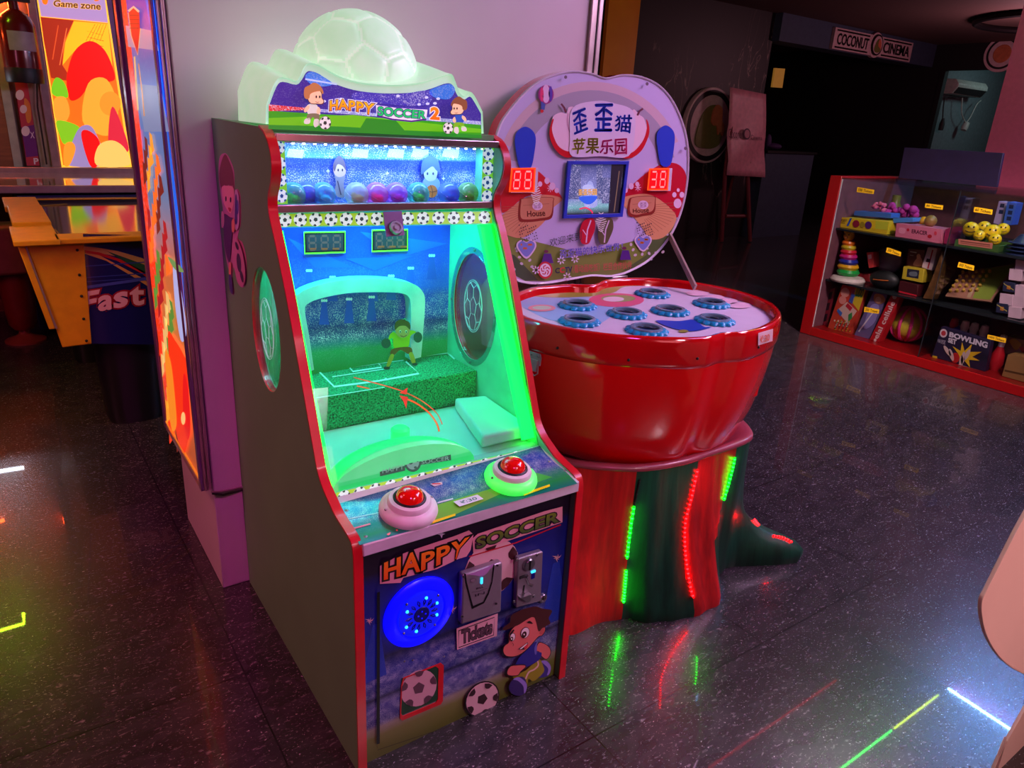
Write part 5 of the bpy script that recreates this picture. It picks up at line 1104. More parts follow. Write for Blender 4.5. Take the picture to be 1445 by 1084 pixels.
tags = [((1210, 264), (1234, 268), (1233, 274), (1209, 271), '100 Tickets'), ((1306, 287), (1331, 290), (1330, 296), (1305, 293), '80 Tickets'), ((1252, 349), (1272, 356), (1271, 362), (1250, 356), '300 Tickets'), ((1220, 433), (1241, 437), (1240, 443), (1219, 440), '500 Tickets'),
        ((1375, 292), (1401, 296), (1400, 303), (1374, 299), '60 Tickets'), ((1353, 370), (1375, 375), (1374, 382), (1351, 377), '800 Tickets'), ((1394, 472), (1420, 478), (1419, 484), (1393, 478), '1000 Tickets')]
for t in tags:
    a = Art(planeX(XF + .0015), 'print', step=.0006); a.poly(t[:4], (240, 205, 30)); q = [(x + (2 if i in (0, 3) else -2), y + (1.5 if i < 2 else -1.5)) for i, (x, y) in enumerate(t[:4])]; a.text(t[4], q, (60, 40, 20), .02); a.build('ticket_tag', CT, smooth=0)
# -- things on sale
def keep(v, mid=None, r=0):
    """hold a point inside its compartment of the counter"""
    m = mid or v; i = 0 if m.z < .43 else (1 if m.z < .808 else 2); lo, hi = SZ[i] + .0008, (.420, .799, 1.155)[i]
    y = min(v.y, 1.8555 - r); y = max(y, YM + .006 + r) if m.y > YM else min(y, YM - .010 - r)
    return V((max(4.532 + r, min(5.5 - r, v.x)), y, max(lo + r, min(hi - r, v.z))))
def mk(c, **k):
    key = 'goods_%d_%d_%d' % tuple(c); M(key, c, k.get('rough', .45), var=.06); return key
def slab(name, label, cat, T, quad, X, d, c, z0=None, art=None, group=None, lean=0, bev=.003):
    """a carton whose front face fills the quad on the plane x = X, standing on z0"""
    p = [pX(T[0] + x * T[2], T[1] + y * T[2], X) for x, y in quad]
    if z0 is not None:
        lo = min(q.z for q in p); p = [q + V((0, 0, z0 - lo)) for q in p] if abs(lo - z0) < .08 else p
        for q in p: q.z = max(q.z, z0)
        if len(p) == 4: p[2].z = p[3].z = z0
    mid_ = sum(p, V()) / len(p); p = [keep(q, mid_) for q in p]
    t = thing(name, label, cat, (X, sum(q.y for q in p) / len(p), min(q.z for q in p)), group)
    MB().prism(p, (d, 0, 0), mk(c)).build('box', t, bevel=bev)
    if art: a = Art(planeX(X - .0003), 'print_gloss', tr=T, step=.0006); a0 = a.at; a.at = lambda q: keep(a0(q), mid_); art(a); a.build('printed_front', t, smooth=0)
    return t
def lump(name, label, cat, T, cx, cy, r, X, c, z0=None, group=None, sc=(1, 1, 1), extra=None, rough=.4):
    p = pX(T[0] + cx * T[2], T[1] + cy * T[2], X); rr = r * T[2] / F * (p - CPOS).dot(fwd)
    if z0 is not None: p.z = z0 + rr * sc[2]
    p = keep(p, None, rr * 1.13 if z0 is not None and r > 60 else rr * 1.01) if z0 is not None else V((p.x, keep(p, None, rr).y, p.z))
    M('lump_%d_%d_%d' % tuple(c), c, rough, coat=.2)
    o = MB().ball(p, rr, 'lump_%d_%d_%d' % tuple(c), 20, 14, sc).build(name, smooth=80); tag(o, label, cat, group)
    if extra: extra(o, p, rr)
    return o, p, rr
A4, A5, A6 = (1140, 240, .2399), (1300, 260, .2767), (1120, 200, .3689)
E1 = .0006
def g(a): a.poly([(152, 270), (478, 304), (470, 355), (150, 324)], (236, 206, 40)); a.poly([(400, 300), (476, 306), (468, 354), (396, 345)], (206, 214, 60)); a.text('TARGET', ((165, 282), (232, 292), (230, 306), (164, 296)), (90, 70, 20), .03); a.text('GAME BOX', ((170, 302), (220, 308), (218, 316), (170, 310)), (90, 70, 20), .02); a.poly([(250, 284), (262, 282), (240, 330), (228, 328)], (40, 90, 200)); a.ell(285, 316, 20, 22, (150, 40, 60)); a.ell(358, 324, 20, 22, (90, 40, 120)); a.ell(322, 322, 14, 18, (170, 150, 40))
slab('game_box', 'yellow carton with red and purple circles on the top shelf of the counter', 'toy box', A4, [(152, 266), (478, 298), (470, 356), (150, 325)], 4.60, .22, (226, 196, 40), SZ[2] + E1, g)
slab('plastic_tray', 'flat blue plastic case lying on the yellow game carton', 'tray', A4, [(275, 240), (492, 256), (488, 284), (268, 266)], 4.70, .12, (60, 110, 205))
slab('plastic_tray', 'open sky blue tray beside the pink eraser carton', 'tray', A4, [(500, 284), (622, 282), (618, 306), (500, 312)], 4.66, .2, (70, 140, 220))
rnd = random.Random(3)
def fluff(name, label, cat, T, cx, cy, w, h, X, c, n, z0):
    p = pX(T[0] + cx * T[2], T[1] + cy * T[2], X); k = T[2] / F * (p - CPOS).dot(fwd); m = MB(); M('fluff_%d_%d_%d' % c, c, .8, bump=.6, bs=120)
    for i in range(n):
        q = p + V((rnd.uniform(-.05, .05), rnd.uniform(-1, 1) * w * k * .5, rnd.uniform(-.5, .5) * h * k)); m.ball(q, h * k * rnd.uniform(.22, .34), 'fluff_%d_%d_%d' % c, 10, 7)
    m.tube([p + V((.02 * sin(i), (i / 30 - .5) * w * k, h * k * .35 * sin(i * 2.3))) for i in range(31)], h * k * .12, 'fluff_%d_%d_%d' % c, 6)
    o = m.build(name, smooth=80); lo = o.location.z - o.dimensions.z / 2; return tag(o, label, cat)
fluff('pompom_bag', 'pale pink fluffy toy behind the yellow game carton', 'soft toy', A4, 415, 214, 66, 40, 4.78, (236, 110, 150), 10, SZ[2])
fluff('yarn_bundle', 'heap of magenta and purple hair wigs on the top shelf', 'toy wig', A4, 550, 248, 170, 70, 4.94, (206, 60, 170), 22, SZ[2])
q = pX(1140 + 520 * .2399, 240 + 175 * .2399, 5.05); M('olive_jar', (120, 120, 60), .3)
tag(MB().lathe([(.0, 0), (.042, 0), (.045, .02), (.045, .16), (.03, .19), (.03, .24), (0, .24)], (5.05, q.y, SZ[2] + E1), 'olive_jar').build('jar'), 'olive green jar at the back of the top shelf', 'jar')
def g(a):
    a.poly([(522, 312), (788, 350), (783, 420), (515, 382)], (222, 120, 150)); a.text('ERACER', ((612, 348), (706, 360), (704, 384), (610, 372)), (90, 40, 60), .03); a.blob([(540, 340), (575, 345), (570, 372), (538, 368)], (236, 150, 180)); a.ell(590, 352, 8, 9, (200, 40, 60)); a.ell(718, 390, 13, 11, (180, 40, 50)); a.ell(752, 372, 8, 12, (220, 70, 90))
slab('eraser_box', 'pink carton of erasers on the top shelf beside the yellow one', 'toy box', A4, [(522, 308), (790, 346), (785, 424), (513, 385)], 4.58, .2, (222, 120, 150), SZ[2] + E1, g)
lump('ball', 'tan ball resting on the pink eraser carton', 'ball', A4, 722, 300, 34, 4.70, (150, 118, 62)); lump('ball', 'yellow ball half hidden behind the tan ball', 'ball', A4, 682, 300, 26, 4.78, (226, 170, 30))
slab('toy_box', 'narrow magenta carton right of the pink eraser carton', 'toy box', A5, [(124, 224), (152, 214), (142, 292), (114, 298)], 4.6, .16, (190, 50, 110), SZ[2] + E1)
# ring stacker
T = A4; p0 = pX(T[0] + 176 * T[2], T[1] + 612 * T[2], 4.636); k = T[2] / F * (p0 - CPOS).dot(fwd); z = SZ[1] + E1
p0.y = min(p0.y, 1.8555 - k * 96 - .001)
rs = thing('ring_stacker', 'rainbow ring stacking toy with a bear head at the left end of the counter', 'toy', (p0.x, p0.y, z))
tilt = (pX(T[0] + 236 * T[2], T[1] + 380 * T[2], 4.636).y - p0.y) / 1.0
M('cream', (228, 214, 206), .4)
MB().lathe([(0, 0), (k * 92, 0), (k * 96, k * 10), (k * 85, k * 26), (k * 30, k * 36), (0, k * 36)], (p0.x, p0.y, z), 'cream', n=32).build('base', rs)
zc = z + k * 36
k *= .90
for nm, c, w, h_ in (('green', (30, 170, 70), 70, 36), ('yellow', (236, 180, 30), 66, 32), ('blue', (40, 50, 160), 60, 32), ('magenta', (206, 40, 130), 56, 30), ('red', (214, 40, 60), 50, 28), ('lime', (206, 190, 40), 46, 28), ('orange', (236, 120, 30), 41, 26)):
    kk = mk(c, rough=.3); f = (zc - z) / (k * 250); MB().lathe([(k * w * .4, 0), (k * w * .85, 0), (k * w, h_ * k * .5), (k * w * .85, h_ * k), (k * w * .4, h_ * k)], (p0.x, p0.y + tilt * f * .8, zc), kk, n=30).build('ring', rs, label=nm + ' ring'); zc += h_ * k
yb = p0.y + tilt * .85
hb = MB().ball((p0.x, yb, zc + k * 30), k * 33, mk((236, 190, 40)), 18, 12).ball((p0.x - .01, yb + k * 24, zc + k * 54), k * 11, mk((236, 190, 40)), 10, 8).ball((p0.x - .01, yb - k * 24, zc + k * 54), k * 11, mk((236, 190, 40)), 10, 8).ball((p0.x - k * 30, yb, zc + k * 22), k * 12, mk((190, 110, 40)), 10, 8)
for s in (-1, 1): hb.ball((p0.x - k * 28, yb + s * k * 13, zc + k * 40), k * 5, 'black', 8, 6)
hb.build('bear_head', rs)
# middle shelf
def pouch(name, label, cat, T, cx, cy, w, h_, X, c, extra=None, z0=None, key=None):
    p = pX(T[0] + cx * T[2], T[1] + cy * T[2], X); k = T[2] / F * (p - CPOS).dot(fwd); key = key or mk(c, rough=.5)
    if z0 is not None: p.z = z0 + h_ * k / 2
    o = MB().ball(p, 1, key, 24, 14, (.05, w * k / 2, h_ * k / 2)).build(name, smooth=80); tag(o, label, cat)
    if extra: extra(o, p, k)
    return o
def zipx(o, p, k): M('zip_orange', (206, 110, 50), .4); MB().tube([p + V((-.049, k * 45, -k * 4)), p + V((-.051, 0, 0)), p + V((-.049, -k * 45, k * 6))], .004, 'zip_orange', 6).build('zip', o)
pouch('pouch', 'black oval zip pouch on the middle shelf of the counter', 'bag', A4, 452, 635, 176, 108, 4.64, (26, 28, 30), zipx, SZ[1] + E1)
pouch('silver_bag', 'crumpled silver plastic bag behind the black pouch', 'bag', A4, 480, 530, 180, 146, 4.86, (120, 112, 130), None)
slab('toy_box', 'small red and white carton left of the silver bag', 'toy box', A4, [(345, 486), (384, 482), (386, 572), (358, 578)], 4.72, .08, (206, 60, 66), None, lambda a: a.poly([(352, 500), (374, 496), (376, 520), (356, 526)], (230, 200, 200)))
slab('toy_box', 'flat dark red carton under the silver bag', 'toy box', A4, [(290, 602), (365, 606), (362, 652), (287, 638)], 4.78, .2, (140, 30, 36), SZ[1] + E1)
def g(a): a.blob([(640, 520), (660, 512), (672, 530), (676, 565), (620, 560)], (196, 140, 130)); a.ell(652, 508, 12, 15, (206, 150, 140)); a.line([(602, 480), (640, 486)], 6, (206, 190, 190)); a.line([(600, 500), (622, 504)], 4, (190, 160, 160))
slab('photo_card', 'brown picture card with a figure standing above the yellow box', 'card', A4, [(592, 464), (690, 470), (682, 575), (578, 566)], 4.70, .03, (92, 44, 48), None, g)
def g(a): a.line([(735, 470), (706, 580)], 8, (190, 40, 60)); a.poly([(700, 520), (722, 524), (718, 545), (694, 540)], (60, 40, 50))
slab('toy_box', 'tall white carton with a red stripe beside the brown card', 'toy box', A4, [(706, 452), (762, 460), (728, 592), (668, 574)], 4.66, .06, (226, 200, 206), None, g)
def g(a): a.poly([(586, 580), (656, 590), (650, 640), (580, 628)], (50, 50, 66)); a.blob([(600, 600), (640, 600), (640, 625), (600, 620)], (110, 120, 130))
slab('toy_box', 'yellow edged carton with a dark window on the middle shelf', 'toy box', A4, [(562, 566), (684, 584), (674, 664), (550, 640)], 4.64, .12, (206, 186, 50), None, g)
slab('toy_box', 'low black and red carton under the yellow edged one', 'toy box', A4, [(540, 652), (650, 676), (642, 746), (528, 718)], 4.62, .16, (70, 18, 26), SZ[1] + E1, lambda a: a.line([(535, 714), (640, 740)], 10, (206, 40, 60)))
q = [pX(A4[0] + x * A4[2], A4[1] + y * A4[2], 4.60) for x, y in ((672, 752), (700, 700), (740, 600), (790, 470), (792, 560), (770, 690), (740, 762))]
M('toy_wood', (126, 84, 46), .5, var=.4, vs=30); lo = min(p.z for p in q)
tag(MB().prism([keep(p + V((0, 0, SZ[1] + E1 - lo)), V((4.6, 1.2, .6))) for p in q], (.06, 0, 0), 'toy_wood').build('wooden_toy', bevel=.006), 'brown wooden toy leaning at the divider of the counter', 'toy')
# bottom shelf
tb_ = slab('toy_bus', 'dark red toy bus in a clear box at the bottom left of the counter', 'toy', A4, [(96, 690), (160, 690), (118, 915), (52, 900)], 4.64, .14, (130, 26, 46), SZ[0] + E1)
a = Art(planeX(4.6395), 'print', tr=A4, step=.0006); a3 = a.at; a.at = lambda q: keep(a3(q), V((4.6, 1.7, .2)))
for i in range(3): a.poly([(98 - i * 14, 712 + i * 64), (146 - i * 14, 716 + i * 64), (136 - i * 14, 760 + i * 64), (88 - i * 14, 754 + i * 64)], (30, 16, 26)); a.k -= 1
a.build('bus_windows', tb_, smooth=0)
def g(a):
    a.poly([(207, 668), (343, 692), (256, 966), (118, 930)], (206, 70, 50)); a.poly([(285, 682), (343, 692), (300, 830), (262, 780)], (226, 196, 50)); a.ell(220, 720, 26, 28, (236, 160, 150)); a.ell(205, 765, 22, 24, (236, 150, 140)); a.poly([(232, 775), (290, 830), (235, 905), (172, 825)], (226, 190, 180)); a.poly([(180, 815), (205, 840), (195, 862), (172, 830)], (70, 110, 200)); a.k -= 1; a.poly([(236, 782), (265, 810), (250, 830), (222, 800)], (200, 40, 60)); a.k -= 1; a.poly([(240, 850), (262, 836), (262, 870), (238, 898)], (60, 150, 80)); a.text('LUDO', ((292, 690), (336, 698), (318, 752), (280, 742)), (30, 120, 70), .04); a.text('Ladders', ((266, 700), (290, 708), (262, 790), (242, 775)), (60, 100, 200), .04)
    for i in range(40): a.ell(160 + (i * 37) % 90, 885 + (i * 23) % 66, 5, 6, [(230, 210, 190), (190, 40, 40), (236, 190, 60)][i % 3], n=8); a.k -= 1
slab('board_game_box', 'red and yellow board game carton leaning on the bottom shelf', 'board game', A4, [(205, 665), (345, 690), (257, 970), (115, 932)], 4.60, .05, (190, 60, 50), SZ[0] + E1, g)
def g(a): a.poly([(388, 714), (468, 738), (360, 996), (274, 974)], (110, 96, 150)); a.blob([(395, 730), (440, 735), (455, 770), (420, 790), (390, 770)], (206, 140, 100)); a.ell(415, 765, 18, 20, (236, 180, 150)); a.blob([(370, 800), (420, 800), (390, 900), (330, 930)], (150, 140, 206)); a.line([(300, 950), (390, 830)], 8, (226, 216, 236))
slab('doll_box', 'clear lilac doll package between the board game and the red carton', 'doll', A4, [(386, 710), (470, 736), (362, 1000), (271, 976)], 4.61, .06, (90, 80, 120), SZ[0] + E1, g)
def g(a): a.text('etal cetuls', ((492, 768), (522, 772), (412, 1000), (380, 990)), (236, 206, 206), .02)
def g(a):
    # vertical lettering that climbs the carton
    n = 'snake cell'; a.text('elal cellule', ((384, 985), (486, 770), (516, 780), (412, 996)), (236, 206, 206), .02); a.ell(510, 746, 13, 14, (236, 200, 200)); a.k -= 1; a.ell(396, 1000, 8, 9, (236, 200, 200))
slab('board_game_box', 'narrow red carton with white lettering beside the doll package', 'board game', A4, [(492, 730), (546, 740), (417, 1016), (361, 1002)], 4.59, .07, (190, 24, 36), SZ[0] + E1, g)
def nb(o, p, r):
    a = MB(); M('net_pink', (220, 50, 130), .5)
    for i in range(5): t = i * .62; a.tube([p + V((r * 1.01 * cos(u) * cos(t), r * 1.01 * cos(u) * sin(t), r * 1.01 * sin(u))) for u in [2 * pi * k / 28 for k in range(28)]], r * .10, 'net_pink', 6, True)
    a.build('pink_net', o)
lump('play_ball', 'yellow ball in a pink net at the bottom of the counter', 'ball', A4, 575, 965, 96, 4.80, (206, 190, 60), SZ[0] + E1, extra=nb)
def pl(o, p, r): MB().ball(p + V((-.02, r * .9, -r * .1)), r * .5, 'lump_128_116_118', 12, 8).ball(p + V((-.02, r * .3, r * .8)), r * .35, 'lump_128_116_118', 12, 8).build('limbs', o)
lump('plush_toy', 'grey soft toy in a bag behind the netted ball', 'soft toy', A4, 640, 828, 80, 5.06, (128, 116, 118), None, extra=pl, rough=.9)
# right bay
YG = 'yellow smiling balls in the green crate'
def face(o, p, r):
    b = MB(); v = (CPOS - p).normalized(); s = v.cross(V((0, 0, 1))).normalized(); u = s.cross(v)
    b.tube([p + (v * cos(t * .55) + s * sin(t) * .62 - u * .42 * cos(t)).normalized() * r * 1.005 for t in [-1.1 + i * .2 for i in range(12)]], r * .05, 'black', 6)
    for q in (-1, 1): b.ball(p + (v + s * .34 * q + u * .35).normalized() * r, r * .13, 'black', 8, 6)
    b.build('smile', o)
for x, y, r, X, lb in ((240, 228, 37, 4.655, 'yellow smiling ball at the left end of the green crate'), (320, 222, 33, 4.80, 'yellow smiling ball at the back in the middle of the crate'), (362, 246, 40, 4.70, 'large yellow ball at the front of the crate'), (416, 230, 31, 4.80, 'yellow ball at the right end of the crate'), (295, 262, 27, 4.63, 'yellow ball low between the left and front balls'), (376, 282, 30, 4.635, 'yellow ball lowest at the right front of the crate')):
    lump('smiley_ball', lb, 'ball', A5, x, y, r, X, (240, 206, 24), None, YG, extra=face, rough=.35)
for x, y, lb in ((232, 264, 'dark green ball under the leftmost yellow ball'), (306, 274, 'dark green ball in the middle of the crate')): lump('ball', lb, 'ball', A5, x, y, 22, 4.72, (30, 60, 50), None, 'dark green balls in the crate')
def g(a): a.poly([(190, 278), (365, 300), (362, 330), (190, 306)], (206, 130, 110)); a.line([(200, 290), (352, 310)], 5, (120, 60, 50)); a.line([(200, 299), (352, 319)], 3, (140, 70, 60))
cr = [pX(A5[0] + x * A5[2], A5[1] + y * A5[2], 4.59) for x, y in ((170, 264), (404, 300), (384, 343), (168, 312))]
gc = thing('toy_crate', 'green crate with a salmon label holding yellow smiling balls', 'crate', (4.6, cr[0].y, SZ[2])); zb = SZ[2] + E1; zt = max(p.z for p in cr[:2]) - .02; ya, yb = cr[1].y, min(cr[0].y, YM - .012); M('crate_green', (60, 96, 40), .5)
b = MB().box(4.59, 4.60, ya, yb, zb, zt, 'crate_green').box(4.85, 4.86, ya, yb, zb, zt, 'crate_green').box(4.6, 4.85, ya, ya + .01, zb, zt, 'crate_green').box(4.6, 4.85, yb - .01, yb, zb, zt, 'crate_green').box(4.6, 4.85, ya + .01, yb - .01, zb, zb + .008, 'crate_green'); b.build('crate', gc)
a = Art(planeX(4.5895), 'print', tr=A5, step=.0006); a1 = a.at; a.at = lambda q: keep(a1(q), V((4.6, .8, .9))); g(a); a.build('label', gc, smooth=0)
def win(cols):
    def f(a):
        for x, y in cols:
            a.poly([(x, y), (x + 22, y + 2), (x + 18, y + 22), (x - 4, y + 20)], (40, 50, 90)); a.k -= 1
    return f
slab('toy_castle', 'lavender toy house block at the top right of the counter', 'toy', A5, [(396, 86), (436, 92), (412, 215), (366, 200)], 4.90, .1, (170, 150, 206), None, win([(404, 98), (398, 130)]))
slab('toy_castle', 'blue toy house block right of the lavender one', 'toy', A5, [(440, 88), (488, 96), (458, 210), (416, 204)], 4.86, .1, (60, 100, 206), None, win([(450, 104), (444, 134), (438, 164)]))
q = pX(A5[0] + 500 * A5[2], A5[1] + 250 * A5[2], 4.66); M('navy_plastic', (40, 56, 96), .4)
for i in range(4):
    o = MB().lathe([(.0, .055), (.02, .055), (.055, .006), (.075, .005), (.075, 0), (.05, 0), (.012, .05), (0, .05)], (4.66, q.y - .03, SZ[2] + E1 + .0225 * i), 'navy_plastic', n=24).build('toy_cone')
    tag(o, ['lowest navy cone in the stack beside the crate', 'second lowest navy cone in the stack beside the crate', 'second navy cone from the top of the stack', 'topmost navy cone in the stack beside the crate'][i], 'cone', 'navy cones stacked beside the crate')
def tray(): pass
LO, LN = V((4.59, 0, SZ[1] + .004)), V((-.34, 0, .36)).normalized()
lean = lambda x, y: hit(x, y, LO, LN)
pc = [lean(A5[0] + x * A5[2], A5[1] + y * A5[2]) for x, y in ((100, 566), (196, 446), (486, 404), (356, 600))]
M('peg_brown', (150, 104, 84), .5); zl_ = min(p.z for p in pc)
pc = [V((p.x, min(p.y, YM - .02), p.z)) for p in pc]; sh = V((0, 0, max(0, SZ[1] + .0012 - min((p - LN * .012).z for p in pc))))
bg = MB().prism([p + sh for p in pc], -LN * .012, 'peg_brown').build('board_game', smooth=0); tag(bg, 'brown and lime peg board game leaning back on the middle shelf', 'board game')
a = Art(lambda x, y: lean(x, y) + sh, 'print_gloss', tr=A5, step=.0005, base=1)
a.poly([(320, 432), (476, 409), (350, 590), (262, 582)], (130, 150, 60)); a.poly([(300, 432), (318, 429), (250, 580), (232, 578)], (176, 150, 120))
a.build('lime_half', bg, smooth=0)
m = MB(); M('peg_yellow', (196, 160, 60), .4)
for i in range(5):
    for j in range(5):
        x, y = 150 + i * 34 + (4 - j) * 16, 548 - (4 - j) * 24 - i * 1; p = lean(A5[0] + x * A5[2], A5[1] + y * A5[2]) + sh
        m.lathe([(.010, 0), (.009, .018), (0, .021)], p + LN * .0012, 'peg_yellow', LN, n=8)
m.build('pegs', bg)
WG = 'small white cartons stacked on the middle shelf'
for x, y, lb in ((476, 655, 'white carton at the bottom right of the stacked cartons'), (432, 588, 'white carton second from the bottom at the left of the stack'), (496, 600, 'white carton in the middle row of the stack'), (510, 545, 'white carton at the right of the third row'), (480, 462, 'white carton in the upper left of the stack'), (520, 480, 'white carton behind the upper left one'), (512, 415, 'topmost white carton of the stack')):
    dz = 30
    slab('white_carton', lb, 'carton', A5, [(x - 30, y - 32), (x + 36, y - 24), (x + 30, y + 34), (x - 36, y + 26)], (4.71 if x == 520 else 4.60 + (.002 if x < 490 else .006)), .09, (222, 190, 206), None, group=WG, bev=.002)
for x, y, lb in ((412, 632, 'dark blue printed carton at the bottom left of the white stack'), (446, 524, 'dark blue printed carton halfway up the white stack')):
    slab('printed_carton', lb, 'carton', A5, [(x - 28, y - 28), (x + 32, y - 20), (x + 28, y + 30), (x - 34, y + 22)], 4.60, .09, (40, 46, 76), None, lambda a, x=x, y=y: (a.poly([(x - 8, y - 8), (x + 10, y - 5), (x + 8, y + 14), (x - 10, y + 10)], (206, 130, 50)), a.line([(x - 26, y - 18), (x + 26, y + 16)], 4, (200, 190, 90))))
# bowling set
bs = slab('bowling_set', 'boxed bowling set with purple label on the counter floor', 'toy', A5, [(100, 738), (352, 812), (322, 968), (48, 890)], 4.60, .05, (34, 26, 60), SZ[0] + E1)
a = Art(planeX(4.5992), 'print_gloss', tr=A5, step=.0006); a2 = a.at; a.at = lambda q: keep(a2(q), V((4.6, .8, .2)))
a.ell(114, 760, 19, 22, (226, 206, 216)); a.ell(114, 760, 12, 13, (190, 60, 70)); a.text('BOWLING', ((146, 752), (342, 806), (336, 838), (142, 778)), (230, 220, 236), .05); a.text('SET', ((140, 782), (182, 792), (178, 820), (136, 806)), (230, 220, 236), .05); a.text('VIVA SPORT', ((86, 788), (126, 798), (124, 820), (84, 806)), (200, 190, 210), .01)
a.poly([(210, 805), (222, 850), (260, 815), (250, 855), (310, 855), (262, 880), (300, 900), (245, 895), (250, 935), (222, 900), (190, 940), (196, 890), (150, 890), (190, 865), (160, 825), (202, 850)], (236, 196, 40)); a.ell(175, 885, 22, 26, (190, 40, 40))
for x, y, r in ((135, 850, -.6), (155, 870, -.3), (235, 870, .5), (215, 885, .2), (205, 905, .1)): a.ell(x, y, 10, 32, (216, 190, 186), rot=r); a.k -= 1
a.k += 1; a.poly([(60, 872), (84, 878), (80, 898), (56, 892)], (226, 196, 40)); a.line([(190, 922), (300, 955)], 9, (220, 210, 220)); a.build('printed_label', bs, smooth=0)
h = MB(); M('pin_red', (190, 26, 40), .3); M('pin_white', (226, 206, 210), .35); M('bowl_blue', (50, 50, 150), .4)
def pin(c, s, mk1, mk2): return MB().lathe([(0, 0), (.026 * s, 0), (.042 * s, .05 * s), (.036 * s, .11 * s), (.018 * s, .16 * s)], c, mk1, n=18).lathe([(.018 * s, .16 * s), (.019 * s, .185 * s), (.024 * s, .20 * s), (.018 * s, .235 * s), (0, .242 * s)], c, mk2, n=18)
p = pX(A5[0] + 372 * A5[2], A5[1] + 900 * A5[2], 4.66); pin((4.70, p.y, SZ[0] + E1), 1.0, 'pin_red', 'pin_white').build('bowling_pin', bs, label='red and white pin at the right end')
for x, y in ((160, 740), (215, 752), (262, 762), (312, 778)):
    p = pX(A5[0] + x * A5[2], A5[1] + y * A5[2], 4.72); pin((4.72, p.y, SZ[0] + E1), 1.12, 'pin_red', 'pin_white' if x != 160 else 'pin_red').build('bowling_pin', bs)
p = pX(A5[0] + 84 * A5[2], A5[1] + 728 * A5[2], 4.74); p.y = min(p.y, YM - .11); MB().ball((4.74, p.y, p.z - .01), .055, 'bowl_blue', 18, 12).ball((4.72, p.y + .04, max(.124, p.z - .11)), .055, 'bowl_blue', 18, 12).build('bowling_ball', bs)
slab('toy_bag', 'clear bag of mixed toys above the tan cartons', 'bag', A5, [(440, 775), (545, 800), (540, 885), (412, 860)], 4.76, .1, (150, 110, 90), None, lambda a: (a.blob([(450, 800), (480, 790), (510, 820), (480, 845)], (206, 170, 60)), a.blob([(500, 830), (530, 835), (520, 860)], (180, 60, 60))))
slab('toy_box', 'tan carton at the bottom right corner of the counter', 'toy box', A5, [(430, 905), (560, 925), (550, 1060), (402, 1002)], 4.60, .14, (160, 120, 70), SZ[0] + E1, lambda a: (a.line([(425, 950), (540, 975)], 10, (100, 70, 40)), a.line([(415, 990), (530, 1025)], 8, (196, 160, 100))))
# dark board standing on the counter
q = [pX(x, y, 5.2) for x, y in ((1276, 208), (1416, 216), (1405, 270), (1268, 250))]
for i in (2, 3): q[i].z = 1.1705
M('navy_board', (44, 36, 74), .5)
tag(MB().prism(q, (.025, 0, 0), 'navy_board').build('display_board', bevel=.003), 'plain dark navy board standing on the glass counter', 'board')
# ------------------------------------------------------------------ tall light box on the end of the partition
M('violet_frame', (120, 92, 140), .32, .35); M('bronze_frame', (176, 150, 152), .3, .45); M('gold_edge', (236, 176, 70), .4, emit=.35, ec=(255, 160, 40))
PR('lightbox_print', emit=.75, dot=90); PR('poster_print', emit=1.0, dot=90)
LB = thing('light_box_sign', 'tall backlit poster box with bright carnival picture on the end of the partition', 'light box', (-.1, 1.1, .36))
xL = -.112
MB().box(xL + .004, -.0815, .862, 1.378, .368, 2.6, 'violet_frame').build('housing', LB)
fr = MB().box(xL - .004, -.0815, 1.345, 1.384, .358, 2.62, 'violet_frame').box(xL - .004, -.0815, .872, 1.3445, .358, .376, 'bronze_frame')
fr.build('frame', LB, bevel=.002)
e = MB()
for x0, x1, d in ((xL - .004, -.1065, .0), (-.1062, -.1005, .005), (-.1002, -.0965, .001), (-.0962, -.0915, .006), (-.0912, -.0865, .002)): e.box(x0, x1, .846 - d, .8555 if x1 > -.105 else .871, .356, 2.62, 'violet_frame' if x0 < -.11 else 'bronze_frame')
e.build('corner_extrusion', LB, bevel=.0015)
MB().box(xL - .0035, xL + .001, .873, 1.344, .385, .392, 'gold_edge').build('lit_edge', LB)
a = Art(planeX(xL + .003), 'lightbox_print', step=.0004, tr=(0, 0, 1))
a.grad([((172, -4), (216, -4), (60, 60, 190), 0), ((178, 60), (222, 60), (90, 100, 180), .05), ((190, 150), (232, 150), (80, 120, 190), 0), ((203, 280), (246, 280), (100, 130, 170), 0), ((212, 380), (256, 380), (190, 110, 60), 0), ((226, 500), (268, 500), (200, 120, 60), 0), ((236, 600), (286, 690), (160, 70, 40), 0)])
a.poly([(205, -4), (217, -4), (262, 440), (252, 300), (246, 250), (236, 170)], (30, 110, 255)); a.poly([(171, -4), (178, -4), (196, 160), (216, 340), (232, 470), (247, 612), (238, 596), (214, 400), (198, 240)], (240, 60, 20), .1)
a.poly([(178, 36), (218, 44), (225, 72), (182, 66)], (150, 150, 180)); a.poly([(192, 118), (228, 122), (240, 186), (205, 186)], (120, 140, 180))
a.poly([(183, 18), (190, 9), (198, 18), (199, 45), (196, 78), (187, 50)], (190, 24, 30)); a.line([(183, 16), (190, 10), (198, 17)], 3, (225, 200, 160)); a.line([(183, 18), (187, 50), (196, 78), (200, 40)], 1, (225, 180, 110))
for y in (22, 28, 34, 40): a.line([(185, y), (198, y)], 1, (120, 10, 20)); a.k -= 1
a.k += 1; a.line([(192, 80), (195, 130), (197, 156)], 2.4, (225, 190, 120)); a.line([(198, 90), (203, 130), (206, 164)], 1.6, (210, 150, 90))
